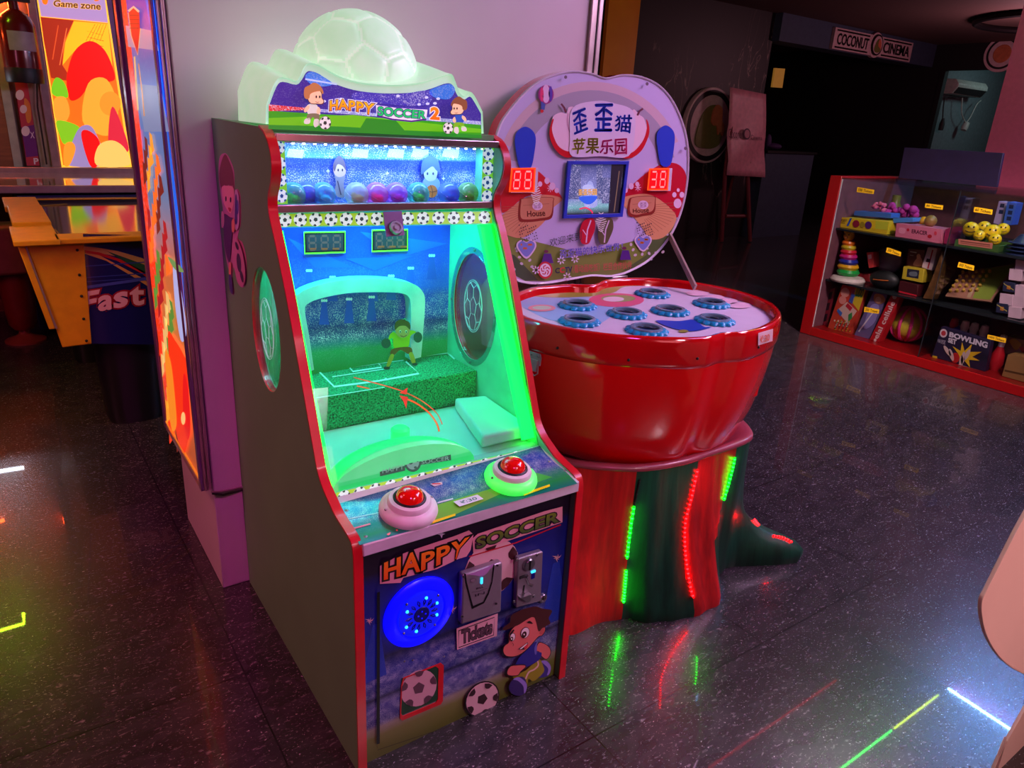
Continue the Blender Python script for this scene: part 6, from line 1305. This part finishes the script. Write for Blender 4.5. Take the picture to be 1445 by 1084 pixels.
for i in range(60):
    t = (i * .137) % 1; y = 180 + 430 * t; x0 = 196 + 42 * (y - 180) / 430; x = x0 + (i * 7.3) % 24; c = [(240, 60, 30), (250, 170, 50), (120, 40, 30), (250, 120, 40), (170, 30, 40), (90, 150, 60), (230, 200, 120)][i % 7]
    a.poly([(x, y), (x + 4, y + 5), (x + 5 + i % 4, y + 26), (x + 2, y + 34), (x + 1, y + 14)], c); a.k -= 1
a.k += 1
a.blob([(247, 375), (254, 390), (262, 430), (266, 470), (258, 480), (250, 430)], (170, 190, 240)); a.blob([(240, 362), (258, 376), (262, 384), (250, 380)], (110, 160, 90)); a.blob([(240, 470), (250, 480), (262, 500), (268, 520), (270, 600), (262, 640), (250, 600), (244, 540)], (245, 60, 24)); a.blob([(262, 530), (268, 540), (272, 600), (268, 620), (262, 590)], (230, 30, 30)); a.blob([(236, 500), (244, 510), (250, 560), (252, 600), (244, 600)], (245, 150, 40)); a.ell(262, 590, 3, 9, (245, 210, 130))
a.build('carnival_picture', LB, smooth=0)
M('cable_grey', (120, 96, 110), .5)
cb = MB().tube([(-.09, .836, .352), (-.06, .838, .346), (-.02, .846, .341), (.02, .852, .338), (.05, .852, .336)], .0035, 'cable_grey', 6).tube([(-.09, .832, .350), (-.06, .830, .339), (-.02, .842, .333), (.02, .851, .330), (.05, .852, .329)], .0035, 'black', 6)
tag(cb.build('power_cable'), 'pair of thin cables from under the light box to behind the football game', 'cable')

# ------------------------------------------------------------------ left aisle
M('hockey_yellow', (226, 160, 12), .45, var=.08); M('hockey_blue', (26, 30, 96), .35); M('table_top', (96, 84, 98), .09, spec=.7); M('leg_black', (16, 15, 20), .45)
HT = thing('air_hockey_table', 'yellow and dark blue air hockey table in the left aisle', 'game table', (.4, 3.0, 0))
XE = 1.5
tb = MB().box(-.20, XE, 2.305, 3.70, .412, .838, 'hockey_blue').build('table_body', HT)
a = Art(planeY(2.3045), 'print_gloss', step=.0005)
a.poly([(117, 330), (330, 335), (330, 488), (125, 485)], (24, 26, 92), 0)
def band(p, c): a.poly(sm(p, 4, False), c); a.k -= 1
a.poly([(113, 347), (135, 349), (165, 354), (200, 364), (230, 380), (230, 388), (200, 374), (165, 362), (135, 356), (113, 352)], (206, 170, 90)); a.poly([(113, 352), (140, 356), (170, 366), (205, 384), (230, 398), (230, 410), (200, 386), (165, 368), (135, 359), (113, 356)], (190, 40, 40)); a.k -= 1; a.poly([(150, 354), (200, 372), (230, 384), (230, 398), (200, 384)], (40, 90, 60)); a.k -= 1; a.poly([(113, 356), (140, 360), (200, 392), (230, 414), (230, 418), (190, 392), (150, 368)], (206, 150, 80))
for y in (376, 392, 398): a.line([(116, y), (230, y - 8)], 1.4, (50, 60, 150)); a.k -= 1
a.k += 1; a.poly([(117, 404), (230, 388), (230, 392), (118, 408)], (70, 80, 170))
for ch, q in (('F', ((118, 412), (141, 408), (132, 440), (118, 445))), ('a', ((138, 418), (160, 414), (160, 436), (138, 440))), ('s', ((160, 414), (181, 409), (180, 432), (160, 436))), ('t', ((182, 403), (204, 404), (203, 430), (184, 432)))): a.text(ch, q, (236, 176, 186), .035, None, (150, 20, 40), .05); a.k -= 1
a.build('speed_graphic', tb, smooth=0)
TPz = .856
MB().prism([(-.40, 2.296, .852), (-.202, 2.296, .852), (-.202, 2.296, .838), (-.228, 2.296, .414), (-.337, 2.296, .412)], (0, 1.41, 0), 'hockey_yellow').build('yellow_end', HT, bevel=.004)
MB().prism([(-.436, 2.285, .872), (-.412, 2.285, .872), (-.352, 2.285, .50), (-.374, 2.285, .50)], (0, .035, 0), 'hockey_yellow').build('end_board', HT, bevel=.003)
MB().prism([(-.412, 2.288, .855), (-.404, 2.288, .855), (-.344, 2.288, .50), (-.352, 2.288, .50)], (0, .03, 0), 'bronze_frame').build('edge_strip', HT)
MB().box(-.30, XE, 2.40, 3.62, .838, TPz, 'table_top').build('playfield', HT)
rm = MB().box(-.30, XE, 2.262, 2.405, .852, .874, 'hockey_yellow').build('front_rim', HT, bevel=.004)
MB().box(-.42, XE, 3.62, 3.735, .845, .872, 'leg_black').box(-.36, XE, 3.625, 3.64, .872, .876, 'hockey_yellow').build('rear_rim', HT, bevel=.002)
for y0, y1, dz in ((2.25, 2.66, 0), (2.67, 3.28, .014), (3.29, 3.74, .004)): MB().box(-.445 + dz, -.285, y0, y1, .852 + dz * .2, .874 + dz, 'hockey_yellow').build('bumper_plate', HT, bevel=.004)
h = MB()
for x, y in ((109, 353), (112, 388), (115, 418), (118, 450), (122, 481)): h.ball(pY(x, y, 2.296), .006, 'black', 8, 6)
h.build('rivets', HT)
a = Art(planeZ(TPz + .0004), 'print_gloss', step=.0004)
for l in (((54, 291), (61, 301)), ((77, 323), (86, 334)), ((56, 291), (95, 288))): a.line(l, 2, (196, 160, 60)); a.k -= 1
a.build('field_lines', HT, smooth=0)
for (x, y) in ((-.12, 2.46), (-.16, 3.46)):
    MB().loft([[(x + .13 * s * (abs(cos(t)) ** .6) * (1 if cos(t) > 0 else -1) + .04, y + .13 * s * (abs(sin(t)) ** .6) * (1 if sin(t) > 0 else -1), z) for t in [2 * pi * k / 32 for k in range(32)]] for s, z in ((.88, 0), (.92, .03), (1, .36), (1, .414))], 'leg_black').build('leg', HT)
M('stool_red', (120, 18, 16), .45); M('stool_pink', (128, 66, 60), .6); M('stool_base', (140, 56, 44), .5)
def stool(px_, y, lb, z=0):
    c = pZ(*px_, 0); x, y = c.x, c.y
    t = thing('pedestal_stool', lb, 'stool', (x, y, 0), 'stools in the left aisle')
    MB().lathe([(0, 0), (.108, 0), (.108, .012), (.05, .035), (.03, .05), (.028, .075), (0, .075)], (x, y, 0), 'stool_base').build('base', t)
    MB().lathe([(0, .075), (.05, .078), (.072, .11), (.082, .20), (.090, .43), (0, .43)], (x, y, 0), 'stool_red').build('pedestal', t)
    MB().box(x - .17, x + .075, y - .15, y + .15, .4305, .70, 'stool_pink').build('seat', t, bevel=.02)
    return t
stool((37, 481), 0, 'red pedestal stool nearest the yellow end of the hockey table'); stool((4, 434), 0, 'red pedestal stool further back, cut by the left photo edge')
M('cabinet_blue', (30, 34, 84), .4); M('cabinet_top', (150, 118, 110), .08, spec=.8, coat=.6)
GC = thing('game_cabinet', 'low dark blue game cabinet with glossy top and metal rails under the lit poster', 'game cabinet', (0, 4.8, 0))
zf = pY(100, 262, 4.16).z; zb_ = pY(100, 240, 5.40).z
MB().box(-.36, 2.0, 4.18, 5.36, 0, zf - .06, 'cabinet_blue').build('body', GC)
MB().prism([(-2.4, 4.18, zf - .018), (-2.4, 5.38, zb_ - .02), (-2.4, 5.38, zb_ - .035), (-2.4, 4.18, zf - .0195)], (4.4, 0, 0), 'cabinet_top').build('glossy_top', GC)
MB().box(-2.4, 2.0, 4.15, 4.19, zf - .045, zf + .0, 'bronze_frame').build('front_rail', GC, bevel=.006); MB().box(-2.4, 2.0, 5.36, 5.40, zb_ - .03, zb_ + .02, 'bronze_frame').build('rear_rail', GC, bevel=.006)
# lit poster
PB = thing('poster_light_box', 'backlit orange and red game zone poster on the far aisle wall', 'light box', (.2, 5.43, .9))
P4 = [pY(x, y, 5.42) for x, y in ((52, -2), (151, -2), (186, 236), (87, 236))]
x0, x1, zb0, zt0 = P4[3].x, P4[2].x, P4[3].z, 2.62
MB().box(x0 - .05, x1 + .05, 5.425, 5.469, zb0 - .02, zt0 + .05, 'violet_frame').build('housing', PB)
f = MB()
for b in ((x0 - .06, x0 - .006, zb0 - .02, zt0 + .06), (x1 + .006, x1 + .06, zb0 - .02, zt0 + .06)): f.box(b[0], b[1], 5.405, 5.4245, b[2], b[3], 'bronze_frame')
f.build('frame', PB, bevel=.004)
a = Art(planeY(5.422), 'poster_print', step=.0012)
a.poly([(46, -40), (146, -40), (150, 0), (186, 236), (87, 236), (52, 0)], (255, 200, 60)); 
a.poly([(50, -30), (144, -30), (148, 0), (152, 32), (58, 23), (54, 0)], (176, 140, 196)); a.text('Game zone', ((76, 0), (142, 4), (142, 14), (75, 9)), (90, 40, 40), .02, None, (255, 190, 60), .04)
a.blob([(58, -20), (68, -16), (67, 4), (62, 6), (59, 0)], (250, 120, 20)); a.blob([(132, -10), (141, -10), (140, 0), (133, 1)], (250, 120, 20))
a.poly([(57, 24), (152, 33), (182, 233), (89, 233)], (236, 110, 20)); a.poly([(57, 24), (104, 29), (90, 60), (88, 92), (104, 116), (72, 110), (62, 60)], (170, 44, 16)); a.poly([(104, 30), (152, 34), (160, 110), (140, 70), (110, 66), (88, 92), (92, 60)], (252, 190, 30)); a.k -= 1
for i in range(5): a.line([(121 + i * 5, 58), (134 + i * 4, 34)], 1, (190, 90, 20)); a.k -= 1
for i in range(3): a.line([(122, 44 + i * 8), (146, 50 + i * 8)], 1, (190, 90, 20)); a.k -= 1
a.k += 1; a.line([(94, 40), (84, 92)], 1.2, (240, 120, 60)); a.line([(82, 36), (74, 84)], 1.2, (230, 90, 40))
# plain colour shapes in place of the poster's figures
a.blob([(98, 140), (94, 110), (104, 74), (126, 58), (148, 72), (162, 108), (152, 116), (128, 120), (112, 138)], (242, 20, 8)); a.blob([(124, 118), (150, 112), (166, 150), (160, 186), (140, 190), (116, 170)], (252, 170, 50)); a.ell(155, 146, 15, 17, (255, 150, 40))
a.blob([(72, 130), (78, 110), (90, 116), (96, 136), (84, 138)], (120, 200, 30)); a.blob([(76, 140), (92, 138), (98, 160), (88, 176), (78, 166)], (250, 160, 50)); a.blob([(80, 170), (110, 178), (112, 196), (92, 204), (84, 192)], (130, 196, 30))
a.blob([(112, 180), (128, 178), (140, 200), (150, 232), (92, 232), (100, 204)], (150, 130, 180)); a.blob([(114, 190), (124, 184), (140, 200), (138, 232), (126, 232)], (230, 16, 12)); a.blob([(158, 150), (176, 190), (180, 214), (160, 204), (152, 196)], (220, 40, 60)); a.blob([(138, 206), (158, 198), (176, 210), (181, 233), (136, 233)], (245, 200, 100)); a.blob([(90, 206), (100, 200), (106, 210), (98, 232), (90, 232)], (250, 150, 40))
a.build('poster_picture', PB, smooth=0)
# strips of wall and banner left of the poster
M('post_white', (170, 170, 156), .5); M('post_grey', (150, 136, 120), .5); M('wood_tile', (136, 78, 44), .5, var=.2, vs=6, stretch=(1, 1, 8)); M('ext_red', (100, 10, 16), .25, coat=.5); M('label_grey', (170, 150, 150), .5)
def vstrip(pa, pb, Y, d, m, name, z0=.5, z1=2.7): A_, B_ = pY(pa[0], pa[1], Y), pY(pb[0], pb[1], Y); return struct(name, MB().box(A_.x, B_.x, Y, Y + d, z0, z1, m))
vstrip((-60, 200), (16, 200), 5.44, .029, 'wood_tile', 'trim_3'); vstrip((14, 200), (26, 200), 5.43, .039, 'post_white', 'trim_4'); vstrip((52, 200), (70, 200), 5.43, .039, 'post_grey', 'trim_5')
bn = [pY(*p, 5.44) for p in ((20, 118), (38, 118), (56, 234), (38, 234))]; bn[0].z = bn[1].z = 2.3; 
BN = MB().box(bn[3].x, bn[2].x, 5.435, 5.4395, bn[2].z, 1.38, 'ext_red').build('hanging_banner'); tag(BN, 'narrow red and purple printed banner below the fire extinguisher', 'banner')
a = Art(planeY(5.4345), 'print_far', step=.001); a.poly([(20, 110), (38, 110), (56, 234), (38, 234)], (196, 60, 80)); a.poly([(30, 180), (48, 176), (54, 220), (37, 222)], (110, 40, 130)); a.blob([(34, 140), (42, 146), (44, 168), (38, 172)], (230, 140, 60))
for x, y, r in ((28, 134, 6), (33, 154, 5), (36, 185, 6)): a.ell(x, y, r, r * 1.2, (236, 210, 220)); a.k -= 1
a.k += 1; a.text('P', ((47, 223), (54, 223), (55, 232), (48, 232)), (236, 220, 226), .03); a.text('X', ((42, 186), (48, 186), (49, 195), (43, 195)), (226, 200, 230), .02); a.build('banner_print', BN, smooth=0)
c = pY(28, 66, 5.28); rr = .112; zl = pY(34, 116, 5.28).z; zu = pY(18, 22, 5.28).z
FE = thing('fire_extinguisher', 'dark red fire extinguisher hanging beside the lit poster', 'fire extinguisher', (c.x, 5.28, zl))
MB().lathe([(0, zl), (rr, zl), (rr, zl + .12), (rr, zu - .06), (rr * .8, zu), (rr * .3, zu + .04), (rr * .25, zu + .09), (0, zu + .09)], (c.x, 5.28, 0), 'ext_red').build('cylinder', FE)
MB().lathe([(rr * 1.01, zl - .004), (rr * 1.02, zl), (rr * 1.02, zl + .085), (rr * 1.0, zl + .09)], (c.x, 5.28, 0), 'black').build('boot', FE)
MB().loft([[(c.x + rr * 1.01 * cos(t), 5.28 + rr * 1.01 * sin(t), z) for t in [-2.2 + .12 * k for k in range(14)]] for z in (zu - .22, zu - .10)], 'label_grey', close=False, cap0=False, cap1=False).build('label', FE)
MB().box(c.x - .03, c.x + .1, 5.25, 5.31, zu + .09, zu + .13, 'black').box(c.x - .03, c.x + .12, 5.27, 5.29, zu + .14, zu + .16, 'black').tube([(c.x - .02, 5.28, zu + .1), (c.x - .13, 5.28, zu + .05), (c.x - .15, 5.26, zu - .15)], .014, 'black').build('valve', FE)
MB().box(c.x - .02, c.x + .02, 5.39, 5.469, zu - .2, zu - .1, 'black').build('bracket', FE)
p0, p1 = pY(38, 20, 5.39), pY(66, 232, 5.39); tag(MB().tube([p0, p0.lerp(p1, .3) + V((.02, 0, 0)), p0.lerp(p1, .6) + V((-.01, 0, 0)), p1], .006, 'black', 6).build('power_cable'), 'thin black cable running down the wall left of the lit poster', 'cable')

# ------------------------------------------------------------------ back of the hall
M('sign_white', (206, 176, 180), .5); M('sign_black', (18, 16, 20), .5); M('coconut_green', (112, 110, 56), .5); M('coconut_orange', (196, 112, 74), .5)
def disc(name, label, cx, cy, r, Y, group=None):
    c = pY(cx, cy, Y); t = thing(name, label, 'sign', (c.x, Y, c.z), group)
    MB().lathe([(0, 0), (r, 0), (r, .05), (r * .985, .06), (0, .06)], (c.x, Y, c.z), 'sign_white', (0, -1, 0), 56).build('disc', t)
    MB().lathe([(r * .80, 0), (r * .93, 0), (r * .93, .004), (r * .80, .004)], (c.x, Y - .0602, c.z), 'sign_black', (0, -1, 0), 56).build('black_ring', t)
    S_ = lambda pts: [V((c.x + x * r, Y - .0605, c.z + z * r)) for x, z in sm(pts, 5)]
    MB().prism(S_([(-.52, -.50), (-.50, .0), (-.30, .40), (.02, .55), (.30, .45), (.42, .1), (.50, -.3), (.38, -.52), (.0, -.60)]), (0, -.02, 0), 'coconut_green').build('coconut_body', t)
    MB().prism([p + V((0, -.0205, 0)) for p in S_([(-.05, .12), (-.02, .42), (.14, .56), (.34, .44), (.40, .16), (.52, .0), (.50, -.24), (.36, -.14), (.30, -.22), (.20, .0), (.06, .02)])], (0, -.016, 0), 'coconut_orange').build('coconut_flesh', t)
    return t
disc('round_sign', 'large round coconut logo sign on the black marble wall', 997, 177.5, .475, 5.718)
# easel with wrinkled poster
ES = thing('easel', 'dark red easel holding a blank pink poster by the marble wall', 'easel', (7.9, 5.3, 0)); M('easel_red', (112, 36, 46), .5); M('poster_pink', (222, 150, 168), .45, bump=.25, bs=6)
pq = [pY(x, y, 5.4) for x, y in ((1033, 123), (1084, 133), (1077, 250), (1023, 247))]
rows = []
for i in range(13):
    t = i / 12; l = pq[0].lerp(pq[3], t); r = pq[1].lerp(pq[2], t); rows.append([l.lerp(r, j / 10) + V((0, -.02 * sin(t * 9 + j * .5) * (1 if .45 < t < .85 else .2) + .06 * (t - .5) * -1, 0)) for j in range(11)])
po = MB().loft(rows, 'poster_pink', close=False, cap0=False, cap1=False).build('poster', ES); so = po.modifiers.new('thick', 'SOLIDIFY'); so.thickness = .006
a = Art(planeY(5.36), 'print_far', step=.002); a.ell(1054, 189, 5, 8, (90, 60, 80)); a.ell(1054, 189, 3.6, 6, (206, 140, 160)); a.text('Coconut', ((1028, 181), (1048, 184), (1048, 196), (1027, 194)), (110, 70, 90), 0); a.k -= 1; a.text('Cinema', ((1059, 190), (1075, 192), (1075, 198), (1059, 197)), (110, 70, 90), 0); a.build('faint_logo', po, smooth=0)
for xa, xb in ((1028, 1018), (1060, 1058)):
    A_, B_ = pY(xa, 246, 5.36), pZ(xb, 342, 0); MB().tube([B_ + V((0, 0, .012)), A_ + V((0, .06, .0)), A_ + V((0, .08, .7))], .028, 'easel_red', 8).build('leg', ES)
A_, B_ = pY(1024, 305, 5.38), pY(1057, 305, 5.36); MB().tube([A_, B_], .025, 'easel_red', 8).build('crossbar', ES)
mid = pY(1045, 200, 5.5); MB().tube([mid, (mid.x + .1, 5.69, .012)], .02, 'easel_red', 8).build('rear_leg', ES)
# ticket desk
D0, D1 = pY(1064, 213, 5.55), pY(1150, 213, 5.55); M('desk_blue', (54, 66, 88), .6)
TD = thing('ticket_desk', 'plain blue grey desk at the cinema entrance beside the easel', 'desk', ((D0.x + D1.x) / 2, 5.9, 0))
MB().box(8.55, D1.x, 5.55, 6.3, 0, 1.19, 'desk_blue').build('desk_body', TD); MB().box(8.55, D1.x + .03, 5.52, 6.33, 1.19, 1.22, 'black').build('desk_top', TD)
p = pY(1090, 205, 5.9); M('purple_cloth', (70, 40, 96), .7)
tag(MB().ball((p.x, 5.9, 1.27), 1, 'purple_cloth', 16, 10, (.16, .12, .05)).ball((p.x - .12, 5.9, 1.33), 1, 'purple_cloth', 14, 10, (.05, .05, .11)).build('purple_bag'), 'small purple bag lying on the ticket desk', 'bag')
# lit amber panel in the entrance
q = [pY(x, y, 6.0) for x, y in ((1094, 96), (1108, 97), (1104, 124), (1090, 123))]; M('amber_panel', (150, 106, 50), .5, emit=.22, ec=(220, 150, 60))
tag(MB().prism(q, (0, .03, 0), 'amber_panel').build('amber_sign'), 'small amber panel inside the cinema entrance', 'sign')
for x, y, lb in ((1187, 130, 'left one of two tiny warm lamps in the dark entrance'), (1274, 134, 'right one of two tiny warm lamps in the dark entrance')):
    p = pY(x, y, 9.36); M('warm_lamp', (200, 120, 70), .5, emit=.35, ec=(220, 130, 80)); tag(MB().lathe([(0, 0), (.03, 0), (.03, .05), (.02, .14), (0, .14)], p - V((0, 0, .07)), 'warm_lamp', n=12).build('wall_lamp'), lb, 'lamp', 'tiny lamps in the entrance')
# COCONUT CINEMA sign
CS = thing('cinema_sign', 'long pink COCONUT CINEMA sign board above the dark entrance', 'sign', (10.7, 5.58, 2.76))
s0, s1 = pY(1174, 54, 5.58), pY(1283.5, 75, 5.58); zl, zh = 2.628, 2.905; xa, xb = s0.x, s1.x; xm = (xa + xb) / 2 + .02
MB().box(xa, xb, 5.55, 5.598, zl, zh, 'sign_white').lathe([(0, 0), (.172, 0), (.172, .054), (0, .054)], (xm, 5.598, 2.775), 'sign_white', (0, -1, 0), 40).build('board', CS)
a = Art(planeY(5.549), 'print_far', step=.003); a.at = lambda p: V((p[0], 5.5490 - .003 * a.k, p[1])); a.n = V((0, -1, 0))
sb = (22, 18, 22)
for z in (zl + .03, zh - .03): a.line([(xa + .05, z), (xm - .19, z)], .022, sb); a.k -= 1; a.line([(xm + .19, z), (xb - .05, z)], .022, sb); a.k -= 1
a.k += 1
a.text('COCONUT', ((xa + .08, 2.842), (xm - .20, 2.842), (xm - .20, 2.692), (xa + .08, 2.692)), sb, .02); a.text('CINEMA', ((xm + .21, 2.842), (xb - .08, 2.842), (xb - .08, 2.692), (xm + .21, 2.692)), sb, .02)
a.k += 6; a.ell(xm, 2.775, .145, .145, sb); a.ell(xm, 2.775, .122, .122, (206, 176, 180)); a.blob([(xm - .08, 2.70), (xm - .06, 2.80), (xm, 2.86), (xm + .07, 2.80), (xm + .09, 2.70), (xm, 2.67)], (112, 110, 56)); a.blob([(xm, 2.78), (xm + .02, 2.86), (xm + .07, 2.82), (xm + .1, 2.73), (xm + .05, 2.74)], (206, 112, 84))
a.build('sign_lettering', CS, smooth=0)
# small round sign over the service door, ceiling ring
c = pX(1415, 76, 12.58); RS = thing('round_sign', 'small round logo sign above the service doorway', 'sign', c)
MB().lathe([(0, 0), (.26, 0), (.26, .04), (0, .04)], (12.598, c.y, c.z), 'sign_white', (-1, 0, 0), 40).build('disc', RS); MB().lathe([(.19, 0), (.22, 0), (.22, .004), (.19, .004)], (12.5575, c.y, c.z), 'sign_black', (-1, 0, 0), 40).lathe([(0, 0), (.13, 0), (.12, .01), (0, .01)], (12.5575, c.y, c.z), 'coconut_orange', (-1, 0, 0), 24).build('logo', RS)
c0 = pZ(1395, 27, 2.9); cr = V((c0.x + .72, c0.y - .45, 2.9)); M('ring_black', (14, 12, 16), .5)
tag(MB().tube([(cr.x + .85 * cos(2 * pi * i / 48), cr.y + .85 * sin(2 * pi * i / 48), 2.92) for i in range(48)], .04, 'ring_black', 8, True).build('ceiling_ring'), 'black ring lamp fixed to the ceiling at the top right', 'lamp')
# air conditioner in the service room
M('ac_white', (196, 196, 186), .45); M('ac_dark', (40, 34, 36), .6)
A_ = [pY(x, y, 5.45) for x, y in ((1354, 110), (1396, 116), (1390, 138), (1352, 134))]
AC_ = thing('air_conditioner', 'white wall air conditioner in the grey service room', 'air conditioner', (A_[0].x, 5.6, A_[3].z)); X0, X1, Z0, Z1 = A_[0].x, A_[1].x, A_[2].z, A_[0].z
MB().prism([(X0, 5.748, Z1), (X0, 5.50, Z1 - .01), (X0, 5.44, Z1 - .08), (X0, 5.44, Z0 + .12), (X0, 5.52, Z0), (X0, 5.748, Z0)], (X1 - X0, 0, 0), 'ac_white').build('housing', AC_, bevel=.015)
MB().prism([(X0 + .04, 5.438, Z0 + .10), (X0 + .04, 5.50, Z0 + .012), (X0 + .04, 5.51, Z0 + .02), (X0 + .04, 5.45, Z0 + .11)], (X1 - X0 - .08, 0, 0), 'ac_dark').build('louvre', AC_)
p = [pY(x, y, 5.6) for x, y in ((1358, 138), (1357, 158), (1361, 170), (1364, 172), (1370, 164), (1378, 148), (1384, 142))]
tag(MB().tube(sm(p, 4, False), .010, 'ac_white', 6).build('hanging_cable'), 'white looped cable hanging under the air conditioner', 'cable')
p = pY(1361, 178, 5.6); tag(MB().lathe([(0, 0), (.05, 0), (.06, .05), (.05, .14), (0, .15)], p - V((0, 0, .07)), 'ac_white', (.4, 0, 1), 16).build('plug'), 'white plug at the end of the looped cable', 'plug')
p = [pY(x, y, 5.6) for x, y in ((1353, 137), (1340, 136), (1333, 138), (1331, 152), (1330, 172))]; tag(MB().tube(p, .010, 'ac_dark', 6).lathe([(0, 0), (.04, 0), (.045, .1), (.02, .2), (0, .2)], p[-1] - V((0, 0, .14)), 'ac_dark', n=12).build('hanging_cable'), 'black cable with plug left of the air conditioner', 'cable')

# ------------------------------------------------------------------ cabinet edge at the right border of the picture
M('blush_board', (244, 186, 166), .5, var=.04, vs=3); M('board_edge', (226, 200, 176), .5)
FYY = -.80
pp = [(1520, 560), (1490, 625), (1460, 690), (1430, 745), (1408, 788), (1388, 828), (1380, 846), (1380, 866), (1386, 892), (1400, 918), (1420, 938), (1445, 951), (1475, 960), (1478, 975), (1452, 985), (1436, 1010), (1416, 1046), (1395, 1090), (1380, 1130)]
fp_ = [pY(x, y, FYY) for x, y in sm(pp, 4, False)]
k = fp_[-1]; fp_ += [V((k.x + .02, FYY, .12)), V((k.x + .04, FYY, 0)), V((fp_[0].x + .9, FYY, 0)), V((fp_[0].x + .9, FYY, fp_[0].z))]
cab = thing('arcade_cabinet', 'pale blush wooden cabinet side with curved edge at the right photo border', 'arcade machine', (fp_[0].x + .4, FYY, 0))
MB().prism(fp_, (0, -.007, 0), 'blush_board', mside='board_edge').build('side_panel', cab, bevel=.001)
MB().box(fp_[0].x + .62, fp_[0].x + .89, FYY - .5, FYY - .008, .004, fp_[0].z - .02, 'blush_board').build('body', cab)
